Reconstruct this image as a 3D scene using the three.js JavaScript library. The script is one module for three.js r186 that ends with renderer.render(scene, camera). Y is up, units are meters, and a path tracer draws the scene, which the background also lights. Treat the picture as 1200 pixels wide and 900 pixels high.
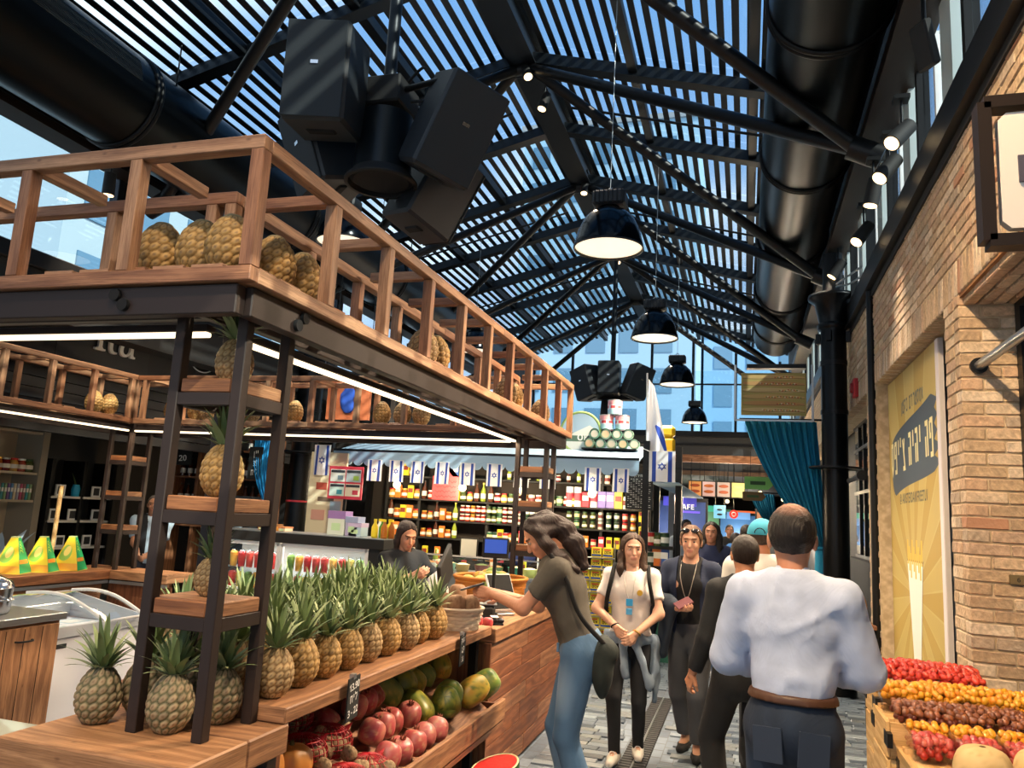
import * as THREE from 'three';
import { RectAreaLightUniformsLib } from 'three/addons/lights/RectAreaLightUniformsLib.js';
import { mergeGeometries, mergeVertices, toCreasedNormals } from 'three/addons/utils/BufferGeometryUtils.js';
import { FontLoader } from 'three/addons/loaders/FontLoader.js';
import { TextGeometry } from 'three/addons/geometries/TextGeometry.js';
RectAreaLightUniformsLib.init();

// ---------------------------------------------------------------- camera, sky, sun, exposure
const scene = new THREE.Scene();
const renderer = new THREE.WebGLRenderer({ antialias: true });
renderer.toneMapping = THREE.LinearToneMapping;
renderer.toneMappingExposure = 1.0;
renderer.shadowMap.enabled = true;
const camera = new THREE.PerspectiveCamera(2 * Math.atan(450 / 905) * 180 / Math.PI, 4 / 3, 0.05, 400);
camera.rotation.order = 'YXZ';
camera.rotation.set(9.37 * Math.PI / 180, 17.07 * Math.PI / 180, 3.16 * Math.PI / 180);
camera.position.set(0, 1.74, 0);

function hash3(x, y, z) { let h = (x * 374761393 + y * 668265263 + z * 2147483647) | 0; h = Math.imul(h ^ (h >>> 13), 1274126177); h ^= h >>> 16; return (h >>> 0) / 4294967296; }
function noise3(x, y, z) {
  const xi = Math.floor(x), yi = Math.floor(y), zi = Math.floor(z); let fx = x - xi, fy = y - yi, fz = z - zi;
  fx = fx * fx * (3 - 2 * fx); fy = fy * fy * (3 - 2 * fy); fz = fz * fz * (3 - 2 * fz);
  const L = (a, b, t) => a + (b - a) * t;
  return L(L(L(hash3(xi, yi, zi), hash3(xi + 1, yi, zi), fx), L(hash3(xi, yi + 1, zi), hash3(xi + 1, yi + 1, zi), fx), fy),
    L(L(hash3(xi, yi, zi + 1), hash3(xi + 1, yi, zi + 1), fx), L(hash3(xi, yi + 1, zi + 1), hash3(xi + 1, yi + 1, zi + 1), fx), fy), fz);
}
const fbm3 = (x, y, z, o = 4) => { let s = 0, a = 0.5, n = 0; for (let i = 0; i < o; i++) { s += a * noise3(x, y, z); n += a; a *= 0.5; x *= 2.03; y *= 2.03; z *= 2.03; } return s / n; };
{ // blue daytime sky with broken white cloud
  const W = 512, Hh = 256, d = new Float32Array(W * Hh * 4);
  for (let j = 0; j < Hh; j++) for (let i = 0; i < W; i++) {
    const lat = ((j + 0.5) / Hh - 0.5) * Math.PI, lon = ((i + 0.5) / W - 0.5) * 2 * Math.PI;
    const y = Math.sin(lat), x = Math.cos(lat) * Math.cos(lon), z = Math.cos(lat) * Math.sin(lon);
    const up = Math.max(0, y), t = Math.pow(1 - up, 2.2);
    let r = 0.085 + 0.56 * t, g = 0.27 + 0.5 * t, b = 0.6 + 0.3 * t;
    const q = 1.5 / (up + 0.35);
    const c = Math.min(1, Math.max(0, (fbm3(x * q + 21.3, up * 2 + 1.7, z * q + 2.49, 5) - 0.45) * 5));
    r += (1.15 - r) * c; g += (1.2 - g) * c; b += (1.22 - b) * c;
    const k = (j * W + i) * 4; d[k] = r; d[k + 1] = g; d[k + 2] = b; d[k + 3] = 1;
  }
  const sky = new THREE.DataTexture(d, W, Hh, THREE.RGBAFormat, THREE.FloatType);
  sky.mapping = THREE.EquirectangularReflectionMapping; sky.magFilter = THREE.LinearFilter; sky.minFilter = THREE.LinearFilter; sky.needsUpdate = true;
  scene.background = sky; scene.backgroundIntensity = 1.6;
}
const sun = new THREE.DirectionalLight(new THREE.Color(1, 0.93, 0.8), 7);
sun.position.set(22, 22, 4); sun.target.position.set(-2.5, 0, -9); scene.add(sun); scene.add(sun.target);
sun.castShadow = true; sun.shadow.mapSize.set(4096, 4096); Object.assign(sun.shadow.camera, { left: -20, right: 20, top: 20, bottom: -20, near: 1, far: 80 });

// ---------------------------------------------------------------- helpers
let seed = 12345; const rnd = (a = 0, b = 1) => { seed = (Math.imul(seed, 1664525) + 1013904223) >>> 0; return a + (b - a) * (seed / 4294967296); };
const V3 = (x, y, z) => new THREE.Vector3(x, y, z);
const used = {};
function numbered(n) { if (!(n in used)) { used[n] = 0; return n; } used[n]++; return n + '_' + String(used[n]).padStart(3, '0'); }
function T(name, label, category, pos = [0, 0, 0], turn = 0, group) {
  const o = new THREE.Group(); o.name = numbered(name); scene.add(o); o.position.set(...pos); o.rotation.y = turn; o.userData = { label, category }; if (group) o.userData.group = group; return o;
}
function S(name, label, category) { const o = new THREE.Group(); o.name = name; scene.add(o); o.userData = { kind: 'structure' }; if (label) o.userData.label = label; if (category) o.userData.category = category; return o; }
function P(parent, name, geo, m, pos, rot) { const o = new THREE.Mesh(geo, m); o.name = name; if (pos) o.position.set(...pos); if (rot) o.rotation.set(...rot); parent.add(o); return o; }
function tag(o, label, category, group) { o.userData.label = label; o.userData.category = category; if (group) o.userData.group = group; return o; }
function one(name, geo, m, pos, rot, label, category, group) { const o = P(scene, numbered(name), geo, m, pos, rot); return tag(o, label, category, group); }
function dup(root, pos, turn = 0, label, group, s = 1) { const r = root.clone(); r.userData = { ...root.userData }; r.name = numbered(root.name.replace(/_\d{3}$/, '')); scene.add(r); r.position.set(...pos); r.rotation.set(0, turn, 0); r.scale.setScalar(s); if (label) r.userData.label = label; if (group) r.userData.group = group; return r; }
// uv in metres, u along the longest side
function metre(geo, off = 0) {
  let g = geo.index ? geo.toNonIndexed() : geo; if (!g.attributes.normal) g.computeVertexNormals(); g.computeBoundingBox(); const s = g.boundingBox.getSize(V3()).toArray();
  const p = g.attributes.position, uv = new Float32Array(p.count * 2), a = V3(), b = V3(), c = V3(), n = V3();
  for (let i = 0; i < p.count; i += 3) {
    a.fromBufferAttribute(p, i); b.fromBufferAttribute(p, i + 1); c.fromBufferAttribute(p, i + 2); n.copy(b).sub(a).cross(c.clone().sub(a));
    const q = [Math.abs(n.x), Math.abs(n.y), Math.abs(n.z)], ax = q.indexOf(Math.max(...q)); let [u, v] = [0, 1, 2].filter((k) => k !== ax); if (s[v] > s[u]) [u, v] = [v, u];
    [a, b, c].forEach((w, k) => { const e = w.toArray(); uv[(i + k) * 2] = e[u] + off * 1.37; uv[(i + k) * 2 + 1] = e[v] + off + ax * 0.31; });
  }
  g.setAttribute('uv', new THREE.BufferAttribute(uv, 2)); return g;
}
let uvOff = 0;
function box(w, h, d, bev = 0) { // chamfered box centred on the origin
  if (!bev) return metre(new THREE.BoxGeometry(w, h, d), (uvOff += 0.137) % 7);
  const X = w / 2, Y = h / 2, Z = d / 2, b = Math.min(bev, X, Y, Z) , vs = [], id = {};
  for (const sx of [-1, 1]) for (const sy of [-1, 1]) for (const sz of [-1, 1]) { id[[sx, sy, sz]] = vs.length; vs.push([sx * X, sy * (Y - b), sz * (Z - b)], [sx * (X - b), sy * Y, sz * (Z - b)], [sx * (X - b), sy * (Y - b), sz * Z]); }
  const pos = [], tri = (i, j, k) => { const a = vs[i], c = vs[j], e = vs[k]; const n = [(c[1] - a[1]) * (e[2] - a[2]) - (c[2] - a[2]) * (e[1] - a[1]), (c[2] - a[2]) * (e[0] - a[0]) - (c[0] - a[0]) * (e[2] - a[2]), (c[0] - a[0]) * (e[1] - a[1]) - (c[1] - a[1]) * (e[0] - a[0])];
    const m = [a[0] + c[0] + e[0], a[1] + c[1] + e[1], a[2] + c[2] + e[2]]; if (n[0] * m[0] + n[1] * m[1] + n[2] * m[2] >= 0) pos.push(...a, ...c, ...e); else pos.push(...a, ...e, ...c); };
  const quad = (i, j, k, l) => { tri(i, j, k); tri(i, k, l); }, I = (x, y, z, k) => id[[x, y, z]] + k;
  for (const s of [-1, 1]) { quad(I(s, -1, -1, 0), I(s, 1, -1, 0), I(s, 1, 1, 0), I(s, -1, 1, 0)); quad(I(-1, s, -1, 1), I(1, s, -1, 1), I(1, s, 1, 1), I(-1, s, 1, 1)); quad(I(-1, -1, s, 2), I(1, -1, s, 2), I(1, 1, s, 2), I(-1, 1, s, 2)); }
  for (const p of [-1, 1]) for (const q of [-1, 1]) {
    quad(I(p, q, -1, 0), I(p, q, 1, 0), I(p, q, 1, 1), I(p, q, -1, 1)); quad(I(p, -1, q, 0), I(p, 1, q, 0), I(p, 1, q, 2), I(p, -1, q, 2)); quad(I(-1, p, q, 1), I(1, p, q, 1), I(1, p, q, 2), I(-1, p, q, 2));
    for (const r of [-1, 1]) tri(I(p, q, r, 0), I(p, q, r, 1), I(p, q, r, 2));
  }
  const g = new THREE.BufferGeometry(); g.setAttribute('position', new THREE.Float32BufferAttribute(pos, 3)); g.computeVertexNormals(); return metre(g, (uvOff += 0.137) % 7);
}
// box spanning two corners
function B(parent, name, x0, x1, y0, y1, z0, z1, m, bev = 0) { return P(parent, name, box(Math.abs(x1 - x0), Math.abs(y1 - y0), Math.abs(z1 - z0), bev), m, [(x0 + x1) / 2, (y0 + y1) / 2, (z0 + z1) / 2]); }
function aim(o, a, b) { o.position.set((a[0] + b[0]) / 2, (a[1] + b[1]) / 2, (a[2] + b[2]) / 2); o.quaternion.setFromUnitVectors(V3(0, 1, 0), V3(b[0] - a[0], b[1] - a[1], b[2] - a[2]).normalize()); return o; }
const dist = (a, b) => Math.hypot(a[0] - b[0], a[1] - b[1], a[2] - b[2]);
function rod(parent, name, a, b, r, m, seg = 12, r2 = r) { return aim(P(parent, name, new THREE.CylinderGeometry(r2, r, dist(a, b), seg), m), a, b); }
function beam(parent, name, a, b, w, d, m, bev = 0) { // rectangular bar, w across (horizontal), d deep
  const L = dist(a, b), o = P(parent, name, box(w, d, L, bev), m); o.position.set((a[0] + b[0]) / 2, (a[1] + b[1]) / 2, (a[2] + b[2]) / 2); o.lookAt(b[0], b[1], b[2]); return o;
}
const tubeGeo = (pts, r, seg = 24, rs = 8, closed = false) => new THREE.TubeGeometry(new THREE.CatmullRomCurve3(pts.map((p) => V3(...p)), closed), seg, r, rs, closed);
const lathe = (pts, seg = 24) => new THREE.LatheGeometry(pts.map((p) => new THREE.Vector2(p[0], p[1])), seg);
const at = (g, x = 0, y = 0, z = 0, rx = 0, ry = 0, rz = 0, s = 1) => g.applyMatrix4(new THREE.Matrix4().compose(V3(x, y, z), new THREE.Quaternion().setFromEuler(new THREE.Euler(rx, ry, rz)), typeof s === 'number' ? V3(s, s, s) : V3(...s)));
const merge = (l) => mergeGeometries(l.map((g) => { let h = g.index ? g.toNonIndexed() : g; const c = new THREE.BufferGeometry(); for (const k of ['position', 'normal', 'uv']) c.setAttribute(k, h.attributes[k] || new THREE.Float32BufferAttribute(new Float32Array(h.attributes.position.count * 2), 2)); return c; }));
// ---------------------------------------------------------------- textures and materials
function tex(w, h, f, srgb = true, rep) {
  const d = new Uint8Array(w * h * 4);
  for (let j = 0; j < h; j++) for (let i = 0; i < w; i++) { const c = f(i / w, j / h, i, j), k = (j * w + i) * 4; for (let q = 0; q < 3; q++) d[k + q] = Math.max(0, Math.min(255, (c.length ? c[q] : c) * 255)); d[k + 3] = 255; }
  const t = new THREE.DataTexture(d, w, h); t.wrapS = t.wrapT = THREE.RepeatWrapping; t.magFilter = THREE.LinearFilter; t.minFilter = THREE.LinearMipmapLinearFilter; t.generateMipmaps = true; if (srgb) t.colorSpace = THREE.SRGBColorSpace; if (rep) t.repeat.set(...rep); t.needsUpdate = true; return t;
}
const per = (u, v, fu, fv, s) => { // noise that tiles in u and v
  const a = u * Math.PI * 2, b = v * Math.PI * 2; return fbm3(Math.cos(a) * fu + s, Math.sin(a) * fu + Math.cos(b) * fv * 0.7 + s * 2.3, Math.sin(b) * fv + s, 3); };
const mixc = (a, b, t) => [a[0] + (b[0] - a[0]) * t, a[1] + (b[1] - a[1]) * t, a[2] + (b[2] - a[2]) * t];
function woodTex(dark, mid, light, s) {
  return tex(512, 256, (u, v) => {
    const w = per(u, v, 0.35, 1.2, s), line = per(u, v, 0.5, 22, s + 9), fine = per(u, v, 2.2, 60, s + 4);
    const ring = 0.5 + 0.5 * Math.sin((v * 46 + w * 16) + 2 * line);
    let c = mixc(mid, light, 0.7 * ring + 0.3 * line - 0.15); c = mixc(c, dark, Math.max(0, fine - 0.45) * 1.5 + 0.25 * (1 - ring));
    const ku = ((u * 3 + s) % 1) - 0.5, kv = ((v * 2 + s * 0.7) % 1) - 0.5, kd = Math.hypot(ku * 2.2, kv * 3.4); if (kd < 0.11) c = mixc(c, dark, 0.9 * (1 - kd / 0.11)); return c;
  }, true, [1.1, 2.2]);
}
const wt = {
  frame: woodTex([0.40, 0.27, 0.18], [0.63, 0.46, 0.33], [0.76, 0.58, 0.43], 1.1),
  shelf: woodTex([0.38, 0.25, 0.16], [0.60, 0.42, 0.28], [0.72, 0.53, 0.37], 2.3),
  oak: woodTex([0.42, 0.28, 0.17], [0.66, 0.47, 0.31], [0.76, 0.57, 0.40], 3.7),
  pine: woodTex([0.70, 0.52, 0.30], [0.88, 0.71, 0.46], [0.95, 0.82, 0.60], 4.4),
  panel: woodTex([0.34, 0.20, 0.12], [0.54, 0.36, 0.24], [0.66, 0.47, 0.33], 5.2),
};
const grainBump = tex(256, 256, (u, v) => per(u, v, 0.5, 30, 3), false, [1.1, 2.2]);
const std = (color, roughness = 0.6, metalness = 0, o = {}) => new THREE.MeshStandardMaterial({ color, roughness, metalness, side: THREE.DoubleSide, ...o });
const woodM = (t, tint = 0xffffff, r = 0.55) => std(tint, r, 0, { map: t, bumpMap: grainBump, bumpScale: 0.0012 });
const speck = tex(256, 256, (u, v) => per(u, v, 9, 9, 5) * 0.7 + 0.3 * per(u, v, 30, 30, 8), false);
const mott = (a, b, f, s) => tex(256, 256, (u, v) => mixc(a, b, Math.min(1, Math.max(0, (per(u, v, f, f, s) - 0.3) * 2.2))));
const fabricBump = tex(128, 128, (u, v) => 0.5 + 0.25 * Math.sin(u * Math.PI * 128) + 0.25 * Math.sin(v * Math.PI * 128), false, [6, 6]);
const M = {
  frame: woodM(wt.frame), frame2: woodM(wt.frame, 0xe8d6cc), shelf: woodM(wt.shelf), shelf2: woodM(wt.shelf, 0xe2cbb6), oak: woodM(wt.oak), pine: woodM(wt.pine), panel: woodM(wt.panel), panel2: woodM(wt.panel, 0xe0c8b8), panel3: woodM(wt.panel, 0xf4dccb),
  black: std(0x17181a, 0.42, 0.5), blackMatt: std(0x131313, 0.75), tower: std(0x2a1d17, 0.55, 0.1), brownSteel: std(0x2b2019, 0.45, 0.4), darkGrey: std(0x26282a, 0.6), fascia: std(0x2c2e30, 0.7),
  slat: std(0x15191d, 0.55, 0.2), steelBlue: std(0x1a2026, 0.42, 0.5), duct: std(0x0f1417, 0.33, 0.8), ductBand: std(0x0c0d0e, 0.5, 0.5),
  white: std(0xe8e8e6, 0.5), offwhite: std(0xd9d4c8, 0.6), chrome: std(0xc8cacc, 0.18, 1), steel: std(0xa8adb0, 0.35, 0.9), plaster: std(0x8a8e90, 0.8),
  mortar: std(0xffffff, 0.95, 0, { map: mott([0.68, 0.60, 0.48], [0.80, 0.72, 0.60], 4, 2) }), dark: std(0x0b0b0c, 0.9), rubber: std(0x101010, 0.8),
  glass: new THREE.MeshPhysicalMaterial({ color: 0xf4fbff, roughness: 0.02, transmission: 1, thickness: 0, ior: 1.45, side: THREE.DoubleSide }),
  paneGlass: new THREE.MeshPhysicalMaterial({ color: 0xf4fbfd, roughness: 0.02, transmission: 1, thickness: 0, ior: 1.45, side: THREE.DoubleSide }),
  led: std(0xfff1d8, 0.5, 0, { emissive: 0xffe6c0, emissiveIntensity: 2.2 }),
  bulb: std(0xfff0d0, 0.5, 0, { emissive: 0xffd9a0, emissiveIntensity: 4 }),
};
// Hebrew letters as strokes, drawn right to left
const HEB = { 'פ': [[[0.1, 0.05], [0.9, 0.05], [0.9, 0.95], [0.1, 0.95]], [[0.1, 0.05], [0.1, 0.45], [0.5, 0.45]]], 'ה': [[[0.05, 0.05], [0.9, 0.05], [0.9, 0.95]], [[0.2, 0.4], [0.2, 0.95]]], 'י': [[[0.3, 0.05], [0.65, 0.05], [0.65, 0.45]]], 'צ': [[[0.1, 0.95], [0.9, 0.95], [0.15, 0.05]], [[0.5, 0.48], [0.88, 0.05]]], 'ס': [[[0.05, 0.05], [0.92, 0.05], [0.86, 0.7], [0.5, 0.95], [0.15, 0.7], [0.15, 0.05]]], 'א': [[[0.1, 0.05], [0.9, 0.95]], [[0.88, 0.05], [0.62, 0.55]], [[0.32, 0.4], [0.12, 0.95]]], 'מ': [[[0.1, 0.95], [0.25, 0.05]], [[0.05, 0.05], [0.3, 0.3], [0.6, 0.05], [0.9, 0.12], [0.9, 0.95], [0.5, 0.95]]], 'ם': [[[0.05, 0.05], [0.9, 0.05], [0.9, 0.95], [0.15, 0.95], [0.15, 0.05]]], 'ט': [[[0.1, 0.05], [0.1, 0.95], [0.9, 0.95], [0.9, 0.05], [0.55, 0.05], [0.5, 0.4]]], 'ר': [[[0.1, 0.05], [0.85, 0.05], [0.85, 0.95]]], 'ד': [[[0.05, 0.05], [0.95, 0.05]], [[0.78, 0.05], [0.78, 0.95]]], 'ב': [[[0.1, 0.05], [0.8, 0.05], [0.8, 0.95]], [[0.05, 0.95], [0.98, 0.95]]], 'ק': [[[0.05, 0.05], [0.9, 0.05], [0.9, 0.4], [0.6, 0.8]], [[0.2, 0.4], [0.2, 1.2]]], 'ן': [[[0.5, 0.05], [0.5, 1.2]]], 'ו': [[[0.5, 0.05], [0.5, 0.95]]], 'ל': [[[0.1, -0.25], [0.1, 0.05], [0.85, 0.05], [0.85, 0.4], [0.4, 0.95]]], 'ח': [[[0.12, 0.95], [0.12, 0.05], [0.9, 0.05], [0.9, 0.95]]], 'ת': [[[0, 0.95], [0.2, 0.95], [0.2, 0.05], [0.9, 0.05], [0.9, 0.95]]], "'": [[[0.6, -0.05], [0.4, 0.25]]], 'ע': [[[0.1, 0.05], [0.45, 0.75]], [[0.88, 0.05], [0.85, 0.4], [0.1, 0.95]]], 'ג': [[[0.3, 0.05], [0.62, 0.05], [0.66, 0.6], [0.82, 0.95]], [[0.64, 0.6], [0.3, 0.95]]] };
function heb(g, text, cx, top, size, lw, wide = 0.72) { const ws = [...text].map((c) => (c === ' ' ? 0.45 : 'יון\''.includes(c) ? 0.5 : 1) * size * wide), gap = size * 0.22; let x = cx + (ws.reduce((a, b) => a + b + gap, -gap)) / 2; g.lineWidth = lw; g.lineCap = 'butt'; g.lineJoin = 'miter'; [...text].forEach((c, i) => { x -= ws[i]; for (const l of HEB[c] || []) { g.beginPath(); l.forEach(([u, v], k) => { const X = x + u * ws[i], Y = top + v * size; k ? g.lineTo(X, Y) : g.moveTo(X, Y); }); g.stroke(); } x -= gap; }); }
function canvasTex(w, h, draw) { const c = document.createElement('canvas'); c.width = w; c.height = h; const g = c.getContext('2d'); draw(g, w, h); const t = new THREE.CanvasTexture(c); t.colorSpace = THREE.SRGBColorSpace; t.magFilter = THREE.LinearFilter; return t; }
const printM = (w, h, draw, r = 0.6) => std(0xffffff, r, 0, { map: canvasTex(w, h, draw) });
// ---------------------------------------------------------------- floor
const WX = 1.15, RX = -2.58, RY = 7.25, LX = -6.31, ZB = -21.8, ZF = 3.2, SL = 0.26;
{
  const fl = S('floor');
  const ft = tex(512, 512, (u, v) => { const bx = u * 16, by = v * 32, row = Math.floor(by), cx = (bx + (row % 2) * 0.5) % 16, id = hash3(Math.floor(cx), row % 32, 7), ed = Math.min(cx % 1, 1 - cx % 1) * 2 < 0.07 || Math.min(by % 1, 1 - by % 1) < 0.06; const n = per(u, v, 20, 20, 3); return ed ? [0.33, 0.35, 0.37] : mixc([0.30, 0.34, 0.39], [0.50, 0.55, 0.60], id * 0.75 + n * 0.35 - 0.05); }, true, [0.33, 0.33]);
  const slab = B(fl, 'paving_bed', -14, 12, -0.12, -0.012, -45, 6, std(0xffffff, 0.5, 0, { map: ft }));
  // paving stones of the aisle that can be told apart
  const tints = [0x4d5762, 0x5d6873, 0x6d7882, 0x7b8790, 0x424d59, 0x686e70].map((c) => std(c, 0.32, 0, { bumpMap: speck, bumpScale: 0.002 }));
  const g1 = [0.17, 0.21, 0.25].map((w) => box(w - 0.008, 0.016, 0.092, 0.003));
  let n = 0;
  for (let z = -5.7; z > -8.6 && n < 300; z -= 0.1) { let x = -1.45 + rnd(0, 0.1); while (x < 1.05 && n < 300) { const k = Math.floor(rnd(0, 3)), w = [0.17, 0.21, 0.25][k]; if (!(x + w > -0.87 && x < -0.66)) { P(fl, 'paving_stone', g1[k], tints[Math.floor(rnd(0, 6))], [x + w / 2, -0.006 + rnd(-0.001, 0.001), z]); n++; } x += w; } }
  const rest = []; for (let z = -8.62; z > -15; z -= 0.1) { let x = -1.45 + rnd(0, 0.1); while (x < 1.05) { const k = Math.floor(rnd(0, 3)), w = [0.17, 0.21, 0.25][k]; rest.push(at(g1[k].clone(), x + w / 2, -0.006, z)); x += w; } }
  const r = P(fl, 'paving_stones_far', merge(rest), std(0xffffff, 0.38, 0, { map: mott([0.32, 0.37, 0.42], [0.50, 0.55, 0.60], 5, 6) })); r.userData.kind = 'stuff';
  const dr = T('floor_drain', 'long dark double slot drain grating set in the grey paving', 'drain', [-0.765, 0, 0]);
  for (const s of [-1, 1]) { B(dr, 'grating_strip', s * 0.052 - 0.043, s * 0.052 + 0.043, -0.012, 0.002, -8.2, -4.6, M.rubber); for (let k = 0; k < 60; k++) B(dr, 'grating_bar', s * 0.052 - 0.04, s * 0.052 + 0.04, 0.002, 0.006, -8.18 + k * 0.06, -8.15 + k * 0.06, std(0x4a4a4c, 0.5, 0.6)); }
  B(dr, 'centre_strip', -0.006, 0.006, -0.012, 0.005, -8.2, -4.6, M.steel);
}
// ---------------------------------------------------------------- roof: slats, rafters, purlins, struts, glass
{
  const c = S('ceiling');
  const roofY = (x) => RY - SL * Math.abs(x - RX);
  const ang = Math.atan(SL), Lz = ZF - ZB, zc = (ZF + ZB) / 2;
  const slg = box(0.074, 0.016, Lz, 0.004);
  for (const s of [-1, 1]) {
    for (let i = 0; i < 24; i++) { const x = RX + s * (0.26 + i * 0.147); P(c, 'slat', slg, M.slat, [x, roofY(x) + 0.03, zc], [0, 0, -s * ang]); }
    for (let k = -6; k <= 8; k++) { const z = -8.2 - 1.725 * k; if (z > ZF || z < ZB) continue; beam(c, 'rafter', [RX, RY - 0.09, z], [RX + s * 3.75, roofY(RX + 3.75) - 0.09, z], 0.09, 0.16, M.steelBlue, 0.006); beam(c, 'rafter_flange', [RX, RY - 0.165, z], [RX + s * 3.75, roofY(RX + 3.75) - 0.165, z], 0.16, 0.014, M.steelBlue); }
    for (const d of [1.32, 2.65]) B(c, 'purlin', RX + s * d - 0.05, RX + s * d + 0.05, roofY(RX + d) - 0.12, roofY(RX + d) + 0.0, ZB, ZF, M.steelBlue);
    for (let k = -6; k <= 7; k++) { const z0 = -8.2 - 1.725 * k, z1 = z0 - 1.725; if (z0 > ZF + 1 || z1 < ZB - 0.5) continue; for (const [d0, d1] of [[0.14, 1.3], [1.34, 2.63], [2.67, 3.85]]) { const m = (d0 + d1) / 2; P(c, 'glass_pane', box((d1 - d0) / Math.cos(ang), 0.008, 1.69), M.paneGlass, [RX + s * m, roofY(RX + m) + 0.11, (z0 + z1) / 2], [0, 0, -s * ang]); } }
    const ex = s > 0 ? 0.87 : RX - 3.45, ey = 4.82;
    for (let k = -2; k <= 4; k++) { const ze = -6.45 - 3.45 * k; for (const dz of [1.725, -1.725]) { const zr = ze + dz; if (zr > ZF || zr < ZB || ze > ZF || ze < ZB) continue; rod(c, 'strut', [ex, ey, ze], [RX + s * 0.08, RY - 0.24, zr], 0.062, M.black, 14); }
      if (ze < ZF && ze > ZB) { const nd = P(c, 'strut_node', new THREE.CylinderGeometry(0.1, 0.1, 0.26, 16), M.black, [ex + s * 0.06, ey - 0.03, ze], [0, 0, Math.PI / 2 - s * 0.45]); } }
    for (const zt of [-9.06, -12.5, -15.9]) rod(c, 'tie_rod', [RX + s * 0.4, roofY(RX + 0.4) - 0.2, zt], [RX + s * 3.3, roofY(RX + 3.3) - 0.2, zt], 0.018, M.black, 8);
    // eave beam and the closing board up to the roof
    const x0 = s > 0 ? 0.965 : LX + 0.19, x1 = s > 0 ? WX + 0.02 : LX - 0.02;
    B(c, 'eave_beam', x0, x1, 4.98, 5.25, ZB, ZF, M.brownSteel, 0.01); B(c, 'eave_beam_flange', x0 - s * 0.05, x1, 4.955, 4.98, ZB, ZF, M.brownSteel); B(c, 'eave_board', x1 - s * 0.06, x1, 5.25, 6.35, ZB, ZF, M.blackMatt);
    B(c, 'conduit', x0 - s * 0.03, x0 - s * 0.01, 5.05, 5.07, ZB, ZF, M.black);
  }
  B(c, 'ridge_beam', RX - 0.11, RX + 0.11, RY - 0.2, RY + 0.06, ZB, ZF, M.steelBlue, 0.01); B(c, 'ridge_flange', RX - 0.16, RX + 0.16, RY - 0.22, RY - 0.2, ZB, ZF, M.steelBlue); B(c, 'ridge_cap', RX - 0.22, RX + 0.22, RY + 0.1, RY + 0.14, ZB, ZF, M.slat);
  for (let k = -2; k <= 5; k++) { const z = -8.2 - 3.45 * (k - 1); if (z < ZF && z > ZB) P(c, 'ridge_node', new THREE.CylinderGeometry(0.09, 0.09, 0.3, 14), M.black, [RX, RY - 0.24, z], [0, 0, Math.PI / 2]); }
}
// ---------------------------------------------------------------- ventilation ducts
function duct(label, x, y, r, z0, z1, bands) {
  const d = T('ventilation_duct', label, 'duct', [x, y, 0]);
  const pts = []; const g = new THREE.CylinderGeometry(r, r, z0 - z1, 48, 1); g.rotateX(Math.PI / 2); P(d, 'pipe', g, M.duct, [0, 0, (z0 + z1) / 2]);
  P(d, 'end_cap', new THREE.CircleGeometry(r, 40), M.duct, [0, 0, z1]); P(d, 'end_cap', new THREE.CircleGeometry(r, 40), M.duct, [0, 0, z0], [0, Math.PI, 0]);
  for (const z of bands) { const b = new THREE.TorusGeometry(r + 0.004, 0.022, 10, 48); P(d, 'joint_band', b, M.ductBand, [0, 0, z]); P(d, 'joint_band', b, M.ductBand, [0, 0, z - 0.05]); }
  for (const z of bands) for (const s of [-1, 1]) rod(d, 'hanger', [s * r * 0.8, r * 0.6, z - 0.3], [s * r * 0.8, r * 1.55, z - 0.3], 0.008, M.black, 6);
  return d;
}
{
  const dr = duct('wide black round ventilation duct along the brick wall side', 0.58, 5.56, 0.43, 2.5, -16.2, [1.3, -0.9, -3.1, -5.5, -7.95, -10.35, -12.75, -15]);
  const dl = duct('wide black round ventilation duct with ribbed air slots above the pineapple stand', -5.62, 5.33, 0.45, 2.5, -16, [0.4, -2.45, -5.3, -8.1, -10.8, -13.4]);
  // perforated slot strips
  for (const [d, r, zz, a0] of [[dr, 0.43, [-4.9, -3.3], -1.9], [dl, 0.45, [-5.1, -3.2], 0.05]]) for (let i = 0; i < 14; i++) { const a = a0 + i * 0.036; rod(d, 'slot_rib', [Math.cos(a) * r, Math.sin(a) * r, zz[0]], [Math.cos(a) * r, Math.sin(a) * r, zz[1]], 0.006, std(0x394143, 0.35, 0.8), 6); }
}
// ---------------------------------------------------------------- right wall: brickwork
const brickT = ['c0a584', 'cfb494', 'b89d7e', 'd2bb9e', 'c2a58a', 'caa98a', 'b7a38c', 'd6c2a8'].map((h, i) => { const c = new THREE.Color('#' + h); const s = [c.r, c.g, c.b].map((v) => Math.pow(v, 1 / 2.2)); return std(0xffffff, 0.92, 0, { map: tex(128, 128, (u, v) => { const n = per(u, v, 3, 3, i + 1), f = per(u, v, 14, 14, i + 3); return s.map((q) => q * (0.78 + 0.34 * n + 0.16 * (f - 0.5))); }, true, [3, 3]), bumpMap: speck, bumpScale: 0.006 }); });
const redBrick = std(0xb08468, 0.92, 0, { bumpMap: speck, bumpScale: 0.006 });
const bm = () => (rnd() < 0.025 ? redBrick : brickT[Math.floor(rnd(0, 8))]);
const CO = 0.0693;
function rough(w, h, d) { const g = box(w, h, d, 0.006), p = g.attributes.position; for (let i = 0; i < p.count; i++) { const x = p.getX(i), y = p.getY(i), z = p.getZ(i), q = (k) => (hash3(Math.round(x * 999), Math.round(y * 999) + k, Math.round(z * 999)) - 0.5) * 0.005; p.setXYZ(i, x + q(1), y + q(2), z + q(3)); } g.computeVertexNormals(); return g; }
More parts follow.
